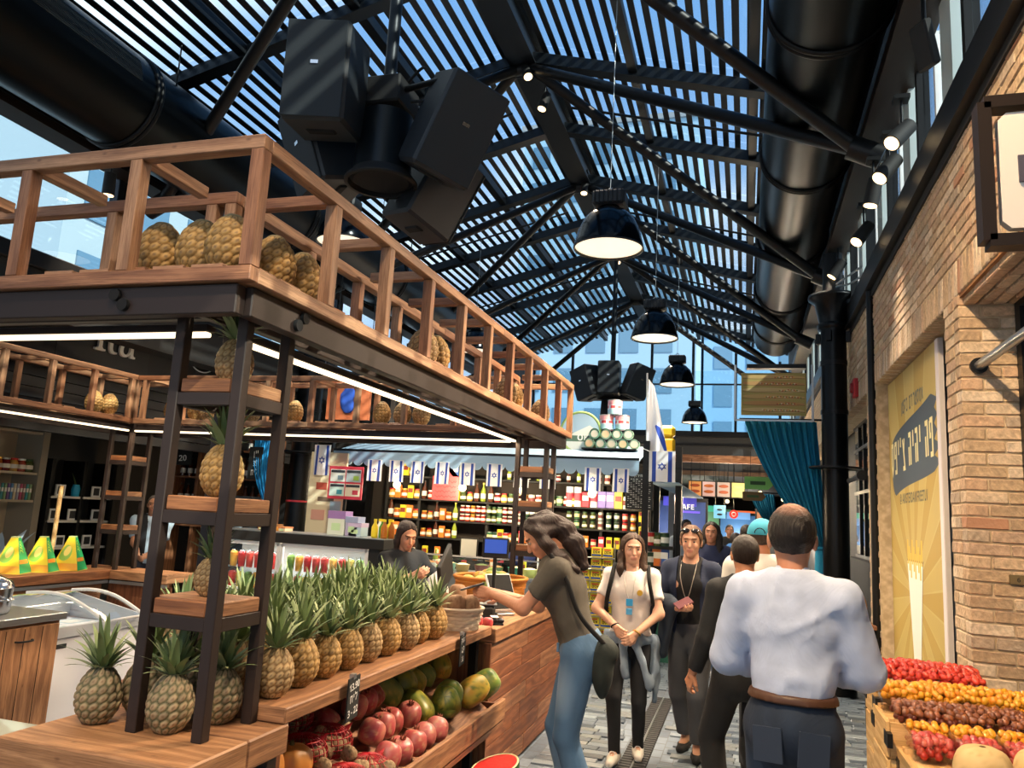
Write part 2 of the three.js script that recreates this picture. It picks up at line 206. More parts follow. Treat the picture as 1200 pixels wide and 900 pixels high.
const brickZ = [0, 1, 2, 3].map((i) => rough(0.11, CO - 0.009 - (i % 2) * 0.002, 0.21)), brickX = [0, 1, 2, 3].map((i) => rough(0.205, CO - 0.009, 0.1)), halfZ = [0, 1].map(() => rough(0.11, CO - 0.009, 0.1)), halfX = [0, 1].map(() => rough(0.1, CO - 0.009, 0.1)), soldier = [0, 1, 2].map(() => rough(0.11, 0.205, 0.06));
const pick = (l) => l[Math.floor(rnd(0, l.length))];
{
  const wr = S('wall_right');
  B(wr, 'backing', WX + 0.008, WX + 0.3, 3.095, 4.03, -21.8, 3.2, M.mortar);
  // upper running bond
  const y0 = 3.3; let n = 0;
  for (let r = 0; r < 10; r++) for (let z = -3.35 - (r % 2) * 0.11; z > -9.9; z -= 0.218) P(wr, 'brick', pick(brickZ), bm(), [WX + 0.055 + rnd(-0.003, 0.003), y0 + CO * (r + 0.5), z]);
  const far = []; for (let r = 0; r < 10; r++) for (let z = -9.95 - (r % 2) * 0.11; z > -18; z -= 0.218) far.push(at(brickZ[0].clone(), WX + 0.055, y0 + CO * (r + 0.5), z)); for (let r = 0; r < 10; r++) for (let z = -3.1; z < 0.5; z += 0.218) far.push(at(brickZ[0].clone(), WX + 0.055, y0 + CO * (r + 0.5), z - (r % 2) * 0.11));
  P(wr, 'bricks_far', merge(far), brickT[1]).userData.kind = 'stuff';
  const li = S('trim_1'); // soldier course of the flat arches
  for (let z = -3.0; z > -12.5; z -= 0.0672) P(li, 'brick', pick(soldier), bm(), [WX + 0.055 + rnd(-0.002, 0.002), 3.197, z]);
  // pier
  const pr = S('wall_pier'); B(pr, 'core', WX + 0.008, 1.43, 0, 3.1, -5.12, -4.79, M.mortar);
  for (let r = 0; r < 45; r++) { const y = CO * (r + 0.5) - 0.02; const odd = r % 2;
    if (odd) { P(pr, 'brick', pick(brickZ), bm(), [WX + 0.055, y, -4.985]); P(pr, 'brick', pick(halfZ), bm(), [WX + 0.055, y, -4.83]); P(pr, 'brick', pick(brickX), bm(), [WX + 0.2205, y, -4.83]); }
    else { P(pr, 'brick', pick(halfZ), bm(), [WX + 0.055, y, -5.06]); P(pr, 'brick', pick(halfZ), bm(), [WX + 0.055, y, -4.955]); P(pr, 'brick', pick(brickX), bm(), [WX + 0.102, y, -4.83]); P(pr, 'brick', pick(halfX), bm(), [WX + 0.2625, y, -4.83]); }
  }
  // shop reveal ceiling with brick pieces, dark shop window behind it
  const rv = S('trim_2'); B(rv, 'reveal_board', WX + 0.01, 1.46, 3.075, 3.095, -4.79, -1.2, std(0xffffff, 0.9, 0, { map: mott([0.52, 0.36, 0.20], [0.64, 0.46, 0.28], 3, 4) }));
  for (let z = -4.68; z < -2; z += 0.218) for (let i = 0; i < 4; i++) P(rv, 'brick', pick(brickZ), bm(), [WX + 0.06 + i * 0.075, 3.09, z - (i % 2) * 0.11], [0, 0, Math.PI / 2]);
  const w3 = S('window_1'); B(w3, 'frame_post', 1.43, 1.5, 0, 3.08, -4.78, -4.7, M.black); B(w3, 'frame_head', 1.43, 1.5, 3.0, 3.08, -4.7, -1.2, M.black); B(w3, 'frame_post', 1.43, 1.5, 0, 3.08, -3.1, -3.02, M.black); B(w3, 'pane', 1.46, 1.47, 0, 3.0, -4.7, -1.2, M.glass); B(w3, 'shop_interior', 2.3, 2.35, 0, 3.1, -5, -1, M.darkGrey);
  // far piers and openings
  const p2 = S('wall_pier_far'); B(p2, 'core', WX + 0.008, 1.5, 0, 3.1, -8.3, -7.72, M.mortar);
  for (let r = 0; r < 45; r++) { const y = CO * (r + 0.5) - 0.02; P(p2, 'brick', pick(brickZ), bm(), [WX + 0.055, y, -7.85 - (r % 2) * 0.1]); P(p2, 'brick', pick(brickZ), bm(), [WX + 0.055, y, -8.07 - (r % 2) * 0.1]); }
  const w4 = S('window_2'); for (let k = 0; k < 7; k++) B(w4, 'frame_bar', 1.4, 1.46, 1.4, 3.1, -8.35 - k * 0.42, -8.31 - k * 0.42, M.black); for (const y of [1.4, 2.2, 2.75, 3.06]) B(w4, 'frame_bar', 1.4, 1.46, y, y + 0.04, -11.3, -8.3, M.black); B(w4, 'pane', 1.42, 1.43, 1.4, 3.1, -11.3, -8.3, M.glass); B(w4, 'stall_riser', 1.3, 1.46, 0, 1.4, -11.3, -8.3, M.darkGrey);
  rod(S('trim_3'), 'downpipe', [WX - 0.02, 0, -7.78], [WX - 0.02, 4.0, -7.78], 0.035, M.black, 12);
  const sh = S('wall_right_shop'); B(sh, 'back_wall', 1.52, 1.8, 0, 4.2, -25, -11.3, M.darkGrey); B(sh, 'outer_wall', 2.6, 2.8, 0, 4.2, -25, 3.2, M.plaster); B(sh, 'shop_roof', WX + 0.25, 2.8, 4.05, 4.2, -25, 3.2, M.plaster);
  // black steel ring beam and clerestory glazing
  const tb = S('trim_4'); B(tb, 'ring_beam', WX - 0.05, WX + 0.14, 4.02, 4.26, ZB, ZF, M.black, 0.012); B(tb, 'ring_beam_flange', WX - 0.07, WX + 0.14, 4.0, 4.02, ZB, ZF, M.black); B(tb, 'lower_channel', WX - 0.015, WX + 0.1, 3.94, 4.0, ZB, ZF, M.blackMatt);
  const wn = S('window_3');
  for (let k = 0; k < 21; k++) { const z = ZF - 0.4 - k * 1.2; B(wn, 'mullion', WX - 0.01, WX + 0.07, 4.26, 4.98, z - 0.03, z + 0.03, M.black); B(wn, 'post', WX - 0.02, WX + 0.04, 4.26, 4.98, z - 0.45, z - 0.2, std(0xb9c6c6, 0.7)); B(wn, 'sash', WX + 0.0, WX + 0.05, 4.26, 4.3, z - 1.2, z, M.steelBlue); B(wn, 'pane', WX + 0.03, WX + 0.036, 4.3, 4.98, z - 1.17, z - 0.03, M.paneGlass); B(wn, 'sash', WX + 0.01, WX + 0.05, 4.3, 4.98, z - 0.78, z - 0.74, M.white); }
}
// ---------------------------------------------------------------- left wall
{
  const wl = S('wall_left'); B(wl, 'wall_panel', LX - 0.25, LX, 3.3, 3.85, ZB, ZF, M.blackMatt); B(wl, 'ring_beam', LX - 0.1, LX + 0.06, 3.72, 3.88, ZB, ZF, M.black, 0.01);
  const wn = S('window_4'); for (let k = 0; k < 11; k++) { const z = ZF - 0.2 - k * 2.3; B(wn, 'mullion', LX - 0.1, LX + 0.02, 3.88, 4.98, z - 0.09, z + 0.09, M.steelBlue, 0.01); B(wn, 'pane', LX - 0.03, LX - 0.024, 3.88, 4.98, z - 2.2, z - 0.1, M.paneGlass); }
}
// ---------------------------------------------------------------- end wall: fascia and glass gable
{
  const wb = S('wall_back'); B(wb, 'fascia', -8.5, WX + 0.3, 3.1, 4.1, ZB - 0.2, ZB, M.fascia); B(wb, 'fascia_rail', -8.5, WX + 0.3, 4.05, 4.2, ZB - 0.1, ZB + 0.1, M.black); B(wb, 'fascia_rail', -8.5, WX + 0.3, 3.8, 3.86, ZB, ZB + 0.03, M.black); B(wb, 'fascia_rail', -8.5, WX + 0.3, 3.0, 3.12, ZB - 0.2, ZB + 0.12, std(0x4a3728, 0.7));
  const wg = S('window_5'); for (let k = 0; k < 7; k++) { const x = LX + 0.3 + k * 1.15, h = RY - SL * Math.abs(x - RX) - 0.2; B(wg, 'mullion', x - 0.035, x + 0.035, 4.2, h, ZB - 0.05, ZB + 0.05, M.steelBlue); }
  for (let k = 0; k < 6; k++) { const x = LX + 0.335 + k * 1.15; B(wg, 'pane', x, x + 1.08, 4.2, 5.9, ZB - 0.01, ZB + 0.0, M.paneGlass); }
  B(wg, 'transom', LX, WX, 5.5, 5.54, ZB - 0.03, ZB + 0.03, M.steelBlue);
  // front wall of the hall behind the viewer, mostly glazed
  const wf = S('wall_front'); B(wf, 'wall_panel', -14, WX + 1.6, 0, 0.9, ZF, ZF + 0.2, M.plaster); B(wf, 'wall_panel', -14, WX + 1.6, 3.6, 4.1, ZF, ZF + 0.2, M.fascia); for (let k = 0; k < 8; k++) B(wf, 'pier', -14 + k * 2.2, -13.6 + k * 2.2, 0.9, 3.6, ZF, ZF + 0.2, M.plaster);
}
// ---------------------------------------------------------------- pineapple stand: timber canopy ring on black steel
const OX0 = -6.62, OX1 = -1.55, OZ0 = -7.05, OZ1 = -2.07, RW = 0.41;
{
  const fr = T('canopy_frame', 'open timber lattice canopy frame carrying pineapples above the fruit stand', 'frame', [0, 0, 0]);
  const w = 0.05, top = 2.95, bot = 2.44; let k = 0; const wm = () => (++k % 3 ? M.frame : M.frame2);
  const post = box(w, top - bot - 0.1, w, 0.003), posts = (x, z) => P(fr, 'post', post, wm(), [x, (top + bot) / 2, z]);
  const rects = [[OX0, OX1, OZ0, OZ1, 0], [OX0 + RW, OX1 - RW, OZ0 + RW, OZ1 - RW, 1]];
  for (const [x0, x1, z0, z1, inner] of rects) {
    for (const [ya, yb] of [[top - 0.05, top], [bot, bot + 0.05]]) {
      for (const z of [z0 + w / 2, z1 - w / 2]) { B(fr, 'rail', x0, (x0 + x1) / 2, ya, yb, z - w / 2, z + w / 2, wm(), 0.003); B(fr, 'rail', (x0 + x1) / 2, x1, ya, yb, z - w / 2, z + w / 2, wm(), 0.003); }
      for (const x of [x0 + w / 2, x1 - w / 2]) { const zm = z0 + (z1 - z0) * 0.45; B(fr, 'rail', x - w / 2, x + w / 2, ya, yb, z0 + w, zm, wm(), 0.003); B(fr, 'rail', x - w / 2, x + w / 2, ya, yb, zm, z1 - w, wm(), 0.003); }
    }
    const s = inner ? RW : 0;
    for (let i = 0; i <= 10; i++) { const z = OZ1 - w / 2 - i * 0.493; if (z < z0 + w / 2 - 0.01 || z > z1 - w / 2 + 0.01) continue; for (const x of [x0 + w / 2, x1 - w / 2]) posts(x, z); }
    for (let i = inner ? 0 : 1; i <= 9; i++) { const x = OX1 - w / 2 - i * 0.5 - (inner ? 0 : 0.0); if (x < x0 + w || x > x1 - w / 2 + 0.01) continue; for (const z of [z0 + w / 2, z1 - w / 2]) posts(x, z); }
    if (inner) for (const x of [x0 + w / 2, x1 - w / 2]) for (const z of [z0 + w / 2, z1 - w / 2]) posts(x, z);
  }
  const cz = box(RW - 2 * w, 0.046, 0.046, 0.003), cx = box(0.046, 0.046, RW - 2 * w, 0.003), boardX = box(RW - 2 * w + 0.03, 0.02, 0.13, 0.002), boardZ = box(0.13, 0.02, RW - 2 * w + 0.03, 0.002);
  for (let i = 0; i <= 10; i++) { const z = OZ1 - w / 2 - i * 0.493; for (const x of [OX1 - RW / 2, OX0 + RW / 2]) { P(fr, 'cross_piece', cz, wm(), [x, top - 0.025, z]); P(fr, 'cross_piece', cz, wm(), [x, bot + 0.025, z]); } }
  for (let i = 1; i <= 9; i++) { const x = OX1 - w / 2 - i * 0.5; for (const z of [OZ1 - RW / 2, OZ0 + RW / 2]) { P(fr, 'cross_piece', cx, wm(), [x, top - 0.025, z]); P(fr, 'cross_piece', cx, wm(), [x, bot + 0.025, z]); } }
  for (const z of [-2.2, -2.36, -2.7, -2.86, -3.8, -3.95, -4.1, -4.25, -5.2, -5.35, -5.5, -5.65, -5.8, -5.95, -6.35, -6.5, -6.65, -6.8]) P(fr, 'shelf_board', boardX, wm(), [OX1 - RW / 2, bot + 0.062, z]);
  for (let i = 0; i < 30; i++) { const x = -1.75 - i * 0.16; if (i < 5 || i % 4 < 3) P(fr, 'shelf_board', boardZ, wm(), [x, bot + 0.062, i < 5 ? OZ1 - RW / 2 : OZ0 + RW / 2]); }
  for (let i = 0; i < 26; i++) { const z = -2.6 - i * 0.155; if (i % 5 < 2) P(fr, 'shelf_board', boardX, wm(), [OX0 + RW / 2, bot + 0.062, z]); }
  const st = T('canopy_beams', 'dark steel beams under the timber canopy with round bolt covers', 'beam');
  for (const [x0, x1, z0, z1] of [[OX0 + 0.05, OX1 - 0.06, OZ0 + 0.05, OZ1 - 0.05], [OX0 + RW - 0.06, OX1 - RW + 0.06, OZ0 + RW - 0.06, OZ1 - RW + 0.06]]) {
    const yb = z1 > OZ1 - 0.2 ? 2.335 : 2.4; for (const z of [z0, z1]) B(st, 'beam', x0, x1, yb, 2.437, z - 0.025, z + 0.025, M.tower, 0.004);
    for (const x of [x0, x1]) B(st, 'beam', x - 0.025, x + 0.025, yb, 2.437, z0 + 0.026, z1 - 0.026, M.tower, 0.004);
  }
  for (const [x, z, ry] of [[-1.585, -2.42, Math.PI / 2], [-1.585, -2.46, Math.PI / 2], [-2.06, -2.095, 0], [-2.1, -2.095, 0]]) { const y = 2.39 + (Math.abs(z + 2.42) < 0.001 || Math.abs(x + 2.06) < 0.001 ? -0.018 : 0.018); P(st, 'bolt_cover', at(new THREE.CylinderGeometry(0.022, 0.022, 0.03, 16), 0, 0, 0, Math.PI / 2), M.dark, [x, y, z], [0, ry, 0]); }
}
// LED strip lights under the inner beams
function ledStrip(label, a, b, power) {
  const L = dist(a, b), g = T('led_strip_light', label, 'light', [(a[0] + b[0]) / 2, a[1], (a[2] + b[2]) / 2], Math.abs(b[0] - a[0]) > Math.abs(b[2] - a[2]) ? Math.PI / 2 : 0, 'led strips under the canopy');
  P(g, 'housing', box(0.05, 0.03, L, 0.003), M.tower, [0, 0.022, 0]); P(g, 'diffuser', box(0.036, 0.018, L - 0.02, 0.004), M.led, [0, -0.002, 0]);
  const l = new THREE.RectAreaLight(0xffdfb4, power, 0.04, L - 0.04); l.position.set(0, -0.014, 0); l.rotation.x = -Math.PI / 2; g.add(l);
}
ledStrip('bright led strip under the canopy side along the aisle', [OX1 - RW - 0.01, 2.362, OZ1 - RW - 0.05], [OX1 - RW - 0.01, 2.362, OZ0 + RW + 0.05], 60);
ledStrip('bright led strip under the canopy edge over the front table', [OX1 - RW - 0.05, 2.362, OZ1 - RW - 0.01], [OX0 + RW + 0.05, 2.362, OZ1 - RW - 0.01], 60);
ledStrip('bright led strip under the canopy side facing the awning shop', [OX1 - RW - 0.05, 2.362, OZ0 + RW + 0.01], [OX0 + RW + 0.05, 2.362, OZ0 + RW + 0.01], 45);
ledStrip('bright led strip under the canopy side by the wine shelves', [OX0 + RW + 0.01, 2.362, OZ1 - RW - 0.05], [OX0 + RW + 0.01, 2.362, OZ0 + RW + 0.05], 60);
// shelf towers
function tower(label, x, z, y0, levels) { // x, z: centre
  const t = T('shelf_tower', label, 'shelf', [x, y0, z], 0, 'steel towers under the canopy'), h = 2.437 - y0, q = 0.13;
  for (const sx of [-1, 1]) for (const sz of [-1, 1]) B(t, 'post', sx * q - 0.021, sx * q + 0.021, 0, h, sz * q - 0.021, sz * q + 0.021, M.tower, 0.003);
  for (const y of [...levels, 2.435 - y0]) { for (const s of [-1, 1]) { B(t, 'rail', -q + 0.021, q - 0.021, y - 0.045, y, s * q - 0.018, s * q + 0.018, M.tower, 0.002); B(t, 'rail', s * q - 0.018, s * q + 0.018, y - 0.045, y, -q + 0.021, q - 0.021, M.tower, 0.002); } }
  for (const y of levels) B(t, 'shelf_block', -q - 0.012, q + 0.012, y, y + 0.05, -q + 0.024, q - 0.024, M.shelf, 0.004), B(t, 'shelf_block', -q + 0.026, q - 0.026, y, y + 0.05, q - 0.023, q + 0.014, M.shelf2, 0.004);
  return t;
}
tower('black steel shelf tower standing on the front wooden table', -1.81, -2.39, 0.953, [0.385, 0.73, 1.14]);
tower('black steel shelf tower beside the wicker mango basket', -1.8, -6.72, 0.99, [0.42, 0.8, 1.1]);
tower('black steel shelf tower on the corner counter by the wine shelves', -6.33, -6.78, 0.93, [0.4, 0.75, 1.12]);
// front table
{
  const t = T('front_table', 'thick wooden table top holding the near steel tower', 'table', [-1.9, 0, -2.32]);
  B(t, 'table_top', -0.36, 0.35, 0.855, 0.953, -0.02, 0.29, M.oak, 0.006); B(t, 'table_top', -0.36, 0.35, 0.855, 0.953, -0.26, -0.022, M.shelf, 0.006);
  for (const sx of [-0.3, 0.3]) for (const sz of [-0.2, 0.24]) B(t, 'leg', sx - 0.03, sx + 0.03, 0, 0.855, sz - 0.03, sz + 0.03, M.tower, 0.003);
  B(t, 'apron', -0.3, 0.3, 0.8, 0.855, 0.22, 0.26, M.panel); for (let i = 0; i < 4; i++) B(t, 'side_board', 0.3, 0.325, 0.05, 0.78, -0.16 + i * 0.09, -0.09 + i * 0.09, M.panel2);
}
// fruit counter with upper shelf and sloped lower bin
{
  const t = T('fruit_counter', 'wooden fruit counter with a pineapple shelf above a sloped fruit bin', 'counter', [0, 0, 0]);
  for (let i = 0; i < 4; i++) B(t, 'shelf_plank', -1.55 - i * 0.19, -1.738 - i * 0.19, 0.955, 1.01, -4.9, -2.545, i % 2 ? M.shelf2 : M.shelf, 0.005);
  B(t, 'back_panel', -2.36, -2.33, 0, 1.0, -4.9, -2.6, M.panel); B(t, 'end_panel', -2.33, -1.6, 0, 0.95, -2.62, -2.59, M.panel2); B(t, 'steel_post', -1.68, -1.63, 0, 0.955, -4.9, -4.85, M.black); B(t, 'steel_post', -1.68, -1.63, 0, 0.955, -2.66, -2.63, M.black);
  const sl = Math.atan2(0.44, 0.72); P(t, 'bin_board', box(0.82, 0.02, 2.2), M.panel, [-1.82, 0.69, -3.74], [0, 0, -sl]);
  B(t, 'bin_lip', -1.445, -1.42, 0.475, 0.594, -4.86, -2.64, M.shelf, 0.004); B(t, 'bin_bottom', -2.3, -1.43, 0.435, 0.465, -4.86, -2.64, M.panel); B(t, 'bin_end', -1.56, -1.43, 0.465, 0.56, -4.86, -4.84, M.panel2);
  B(t, 'base_panel', -1.9, -1.87, 0, 0.43, -4.86, -2.64, M.panel);
}
// cash counter with horizontal planks
{
  const t = T('cash_counter', 'wooden cash counter clad with wide horizontal planks', 'counter', [0, 0, 0]);
  for (let i = 0; i < 3; i++) B(t, 'top_plank', -1.53 - i * 0.26, -1.788 - i * 0.26, 0.9, 0.99, -6.98, -4.93, i % 2 ? M.shelf2 : M.shelf, 0.006);
  for (let r = 0; r < 7; r++) { const y0 = 0.01 + r * 0.1265; let z = -4.935; const L = [0.9, 1.3, 0.75][r % 3]; B(t, 'plank', -1.58, -1.555, y0, y0 + 0.122, z - L, z, [M.panel, M.panel2, M.panel3][r % 3], 0.003); B(t, 'plank', -1.58, -1.555, y0, y0 + 0.122, -6.97, z - L - 0.004, [M.panel3, M.panel, M.panel2][r % 3], 0.003); }
  B(t, 'corner_post', -1.6, -1.552, 0, 0.9, -4.932, -4.91, M.panel2, 0.003); B(t, 'body', -2.25, -1.582, 0, 0.89, -6.95, -4.94, M.panel); 
}
// ---------------------------------------------------------------- pineapples
function pineBody(R, H, cols, s, flatTop) { // cols: [eye, mid, seam]
  const nu = 98, nv = 46, N = 14, rows = 7, pos = [], col = [], idx = [];
  for (let j = 0; j <= nv; j++) for (let i = 0; i <= nu; i++) {
    const v = j / nv, th = (i / nu) * Math.PI * 2, prof = Math.pow(Math.max(0, Math.sin(Math.PI * (0.03 + 0.94 * v))), 0.42) * (1 - 0.16 * (v - 0.45));
    const vv = v * rows, tw = v * 2.6; let best = 9, second = 9, id = 0; // staggered rows of round eyes, borders halfway between centres
    for (let rr = Math.floor(vv) - 1; rr <= Math.floor(vv) + 1; rr++) { const sh2 = (((rr % 2) + 2) % 2) * 0.5, uu = (i / nu) * N + tw, c0 = Math.round(uu - sh2); for (const cc of [c0 - 1, c0, c0 + 1]) { const q = Math.hypot((uu - sh2 - cc), (vv - rr - 0.5) * 0.82); if (q < best) { second = best; best = q; id = hash3(((cc % N) + N) % N, rr + 5, s); } else if (q < second) second = q; } }
    const edge = second - best, d = Math.max(0, 1 - edge * 2.1), e = Math.pow(Math.min(1, edge * 2.0), 0.55); void e;
    const r = R * prof * (0.93 + 0.1 * e); pos.push(Math.cos(th) * r, v * H, Math.sin(th) * r);
    let c = d > 0.8 ? mixc(cols[2], cols[1], (1 - d) / 0.2) : mixc(cols[1], cols[0], Math.min(1, (0.8 - d) * 1.6)); if (best < 0.13) c = mixc(c, [0.2, 0.12, 0.06], 0.8); const q = 0.72 + 0.5 * id; col.push(c[0] * q, c[1] * q, c[2] * q);
  }
  for (let j = 0; j < nv; j++) for (let i = 0; i < nu; i++) { const a = j * (nu + 1) + i, b = a + nu + 1; idx.push(a, b, a + 1, a + 1, b, b + 1); }
  const g = new THREE.BufferGeometry(); g.setAttribute('position', new THREE.Float32BufferAttribute(pos, 3)); g.setAttribute('color', new THREE.Float32BufferAttribute(col, 3)); g.setIndex(idx); g.computeVertexNormals(); return g;
}
function leafGeo(L, w, bend, lift) { // blade rising along y, bending towards +z
  const n = 6, pos = [], idx = [];
  for (let i = 0; i <= n; i++) { const t = i / n, a = lift + bend * t * t, ww = w * (t < 0.25 ? 0.7 + 1.2 * t : 1) * Math.pow(1 - t, 0.75) + 0.0006; const z = Math.sin(lift) * L * t + bend * L * t * t * 0.45, y = Math.cos(lift) * L * t - bend * bend * L * t * t * t * 0.22; pos.push(-ww, y, z + ww * 0.45, 0, y - ww * 0.1, z - ww * 0.05, ww, y, z + ww * 0.45); void a; }
  for (let i = 0; i < n; i++) for (const k of [0, 1]) { const a = i * 3 + k; idx.push(a, a + 3, a + 1, a + 1, a + 3, a + 4); }
  const g = new THREE.BufferGeometry(); g.setAttribute('position', new THREE.Float32BufferAttribute(pos, 3)); g.setIndex(idx); g.computeVertexNormals(); g.setAttribute('uv', new THREE.Float32BufferAttribute(new Float32Array(pos.length / 3 * 2), 2)); return g;
}
const leafM = [0x66784a, 0x7c8d5a, 0x566a48, 0x97a274].map((c) => std(c, 0.5, 0, { bumpMap: speck, bumpScale: 0.0006 })), dryM = std(0x8a7a55, 0.8);
const pineCols = [[[0.42, 0.29, 0.13], [0.29, 0.16, 0.055], [0.05, 0.032, 0.012]], [[0.44, 0.27, 0.09], [0.34, 0.18, 0.04], [0.065, 0.036, 0.012]], [[0.34, 0.25, 0.14], [0.14, 0.13, 0.055], [0.03, 0.035, 0.015]]];
const pineSkin = new THREE.MeshStandardMaterial({ vertexColors: true, roughness: 0.72, bumpMap: speck, bumpScale: 0.0015, side: THREE.DoubleSide });
const pineGeo = pineCols.map((c, i) => pineBody(0.074, 0.185, c, i + 3)), pineBig = pineCols.map((c, i) => pineBody(0.082, 0.205, c, i + 13));
const leafV = [leafGeo(0.15, 0.0155, 0.35, 0.12), leafGeo(0.138, 0.0168, 0.6, 0.38), leafGeo(0.112, 0.0165, 0.85, 0.68), leafGeo(0.075, 0.0145, 1.0, 1.02)];
function crownSpec(s) { const l = []; for (let i = 0; i < 34; i++) { const t = i / 34, tier = t < 0.22 ? 0 : t < 0.5 ? 1 : t < 0.78 ? 2 : 3; l.push([tier, i * 2.39996 + s, 0.004 + 0.02 * t, 0.028 - 0.028 * t, [0, 1, 2, 3][(i * 7 + s * 3) % 4], 0.85 + 0.3 * hash3(i, s, 5)]); } return l; }
function crownMerged(s) { const q = [[], []]; crownSpec(s).forEach(([tier, a, r, y, m, k]) => q[m % 2].push(at(leafV[tier].clone(), Math.sin(a) * r, y, Math.cos(a) * r, 0, a, 0, k))); return q.map(merge); }
const crowns = [0, 1, 2].map(crownMerged);
function pineapple(kind, detail, label, group, big) {
  const p = T('pineapple', label, 'pineapple', [0, 0, 0], 0, group), h = big ? 0.205 : 0.185; P(p, 'fruit', (big ? pineBig : pineGeo)[kind], pineSkin);
  if (detail === 'leaves') { const c = P(p, 'crown', new THREE.ConeGeometry(0.024, 0.06, 10), leafM[2], [0, h + 0.014, 0]); crownSpec(kind).forEach(([tier, a, r, y, m, k]) => { const o = P(c, 'leaf', leafV[tier], leafM[m], [Math.sin(a) * r, y - 0.022, Math.cos(a) * r], [0, a, 0]); o.scale.setScalar(k); }); }
  else if (detail === 'crown') { P(p, 'crown', crowns[kind][0], leafM[0], [0, h - 0.004, 0]); P(p, 'crown', crowns[kind][1], leafM[1], [0, h - 0.004, 0]); }
  else P(p, 'stem_scar', at(new THREE.SphereGeometry(0.034, 12, 8), 0, 0, 0, 0, 0, 0, [1, 0.45, 1]), dryM, [0, h - 0.004, 0]);
  return p;
}
{
  const proto = {}; const place = (kind, detail, pos, label, group, s = 1, big = false, tilt) => { const key = kind + detail + big; let o; if (!proto[key]) o = proto[key] = pineapple(kind, detail, label, group, big); else o = dup(proto[key], pos, 0, label, group); o.position.set(...pos); o.rotation.set(0, rnd(0, 6.28), 0); o.scale.setScalar(s); if (tilt) { o.rotation.set(tilt, 0, tilt * 0.7); } return o; };
  // on the upper shelf: front row with separate leaves, rows behind
  for (let i = 0; i < 9; i++) place(i % 3 === 2 ? 1 : i % 2, 'leaves', [-1.69 + rnd(-0.015, 0.015), 1.01, -2.66 - i * 0.196], 'green crowned pineapple in the front row on the long shelf', 'front row of shelf pineapples', rnd(0.92, 1.04));
  const rows = [[-1.86, 9, 'second'], [-2.03, 9, 'third'], [-2.2, 9, 'rear']];
  for (const [x, n, w] of rows) for (let i = 0; i < n; i++) place(i % 3, 'crown', [x + rnd(-0.02, 0.02), 1.01, -2.68 - i * 0.2 - (x < -2 ? 0.08 : 0)], 'tall crowned pineapple in the ' + w + ' row on the long shelf', w + ' row of shelf pineapples', rnd(0.98, 1.1) * (x < -1.9 ? 1.06 : 1));
  // round the tower on the front table
  const tp = [[-2.12, -2.28], [-2.06, -2.43], [-1.84, -2.3], [-1.77, -2.47], [-1.95, -2.52]];
  tp.forEach(([x, z], i) => place(2, 'leaves', [x, 0.953, z], ['greenish pineapple at the rim of the front table outside the tower', 'greenish pineapple beside the tower legs on the front table', 'greenish pineapple standing between the tower legs', 'pineapple behind the tower leg on the front table', 'pineapple at the back of the front table by the tower'][i], 'pineapples on the front table', [1.0, 1.05, 1.02, 1.0, 1.0][i], false));
  place(0, 'crown', [-1.81, 1.388, -2.39], 'small pineapple on the lowest shelf of the near steel tower', null, 0.72);
  place(1, 'crown', [-1.81, 1.733, -2.39], 'pineapple with thin crown on the middle shelf of the near steel tower', null, 1.02);
  place(0, 'crown', [-1.81, 2.143, -2.39], 'pineapple on the top shelf of the near steel tower', null, 0.92);
  // crownless ones on the canopy
  const y = 2.512; [[-2.1, -2.27], [-1.92, -2.27], [-1.77, -2.24], [-1.74, -2.46], [-1.74, -2.66]].forEach(([x, z]) => place(1, 'none', [x, y, z], 'crownless pineapple at the near corner of the timber canopy', 'pineapples at the near canopy corner', 1.06, true));
  [[-3.95], [-4.13], [-5.55], [-5.74], [-6.6]].forEach(([z], i) => place(i % 2, 'none', [-1.75, y, z], i < 2 ? 'crownless pineapple of the pair midway along the aisle side of the canopy' : i < 4 ? 'crownless pineapple of the far pair on the aisle side of the canopy' : 'lone crownless pineapple at the far end of the aisle side canopy', i < 4 ? (i < 2 ? 'middle canopy pair' : 'far canopy pair') : null, 1.06, true));
  [[-3.0, 0], [-3.2, 0], [-3.42, 1], [-4.4, 1], [-4.9, 0], [-5.9, 1], [-5.6, 1], [-5.45, 0]].forEach(([x, k]) => place(k, 'none', [x, y, OZ0 + RW / 2], 'crownless pineapple on the canopy side facing the awning shop', 'pineapples on the rear canopy side', 1.06, true));
  [[-4.35], [-6.3], [-6.5]].forEach(([z]) => place(1, 'none', [OX0 + RW / 2, y, z], 'crownless pineapple on the canopy side by the wine shelves', 'pineapples on the far left canopy side', 1.06, true));
}
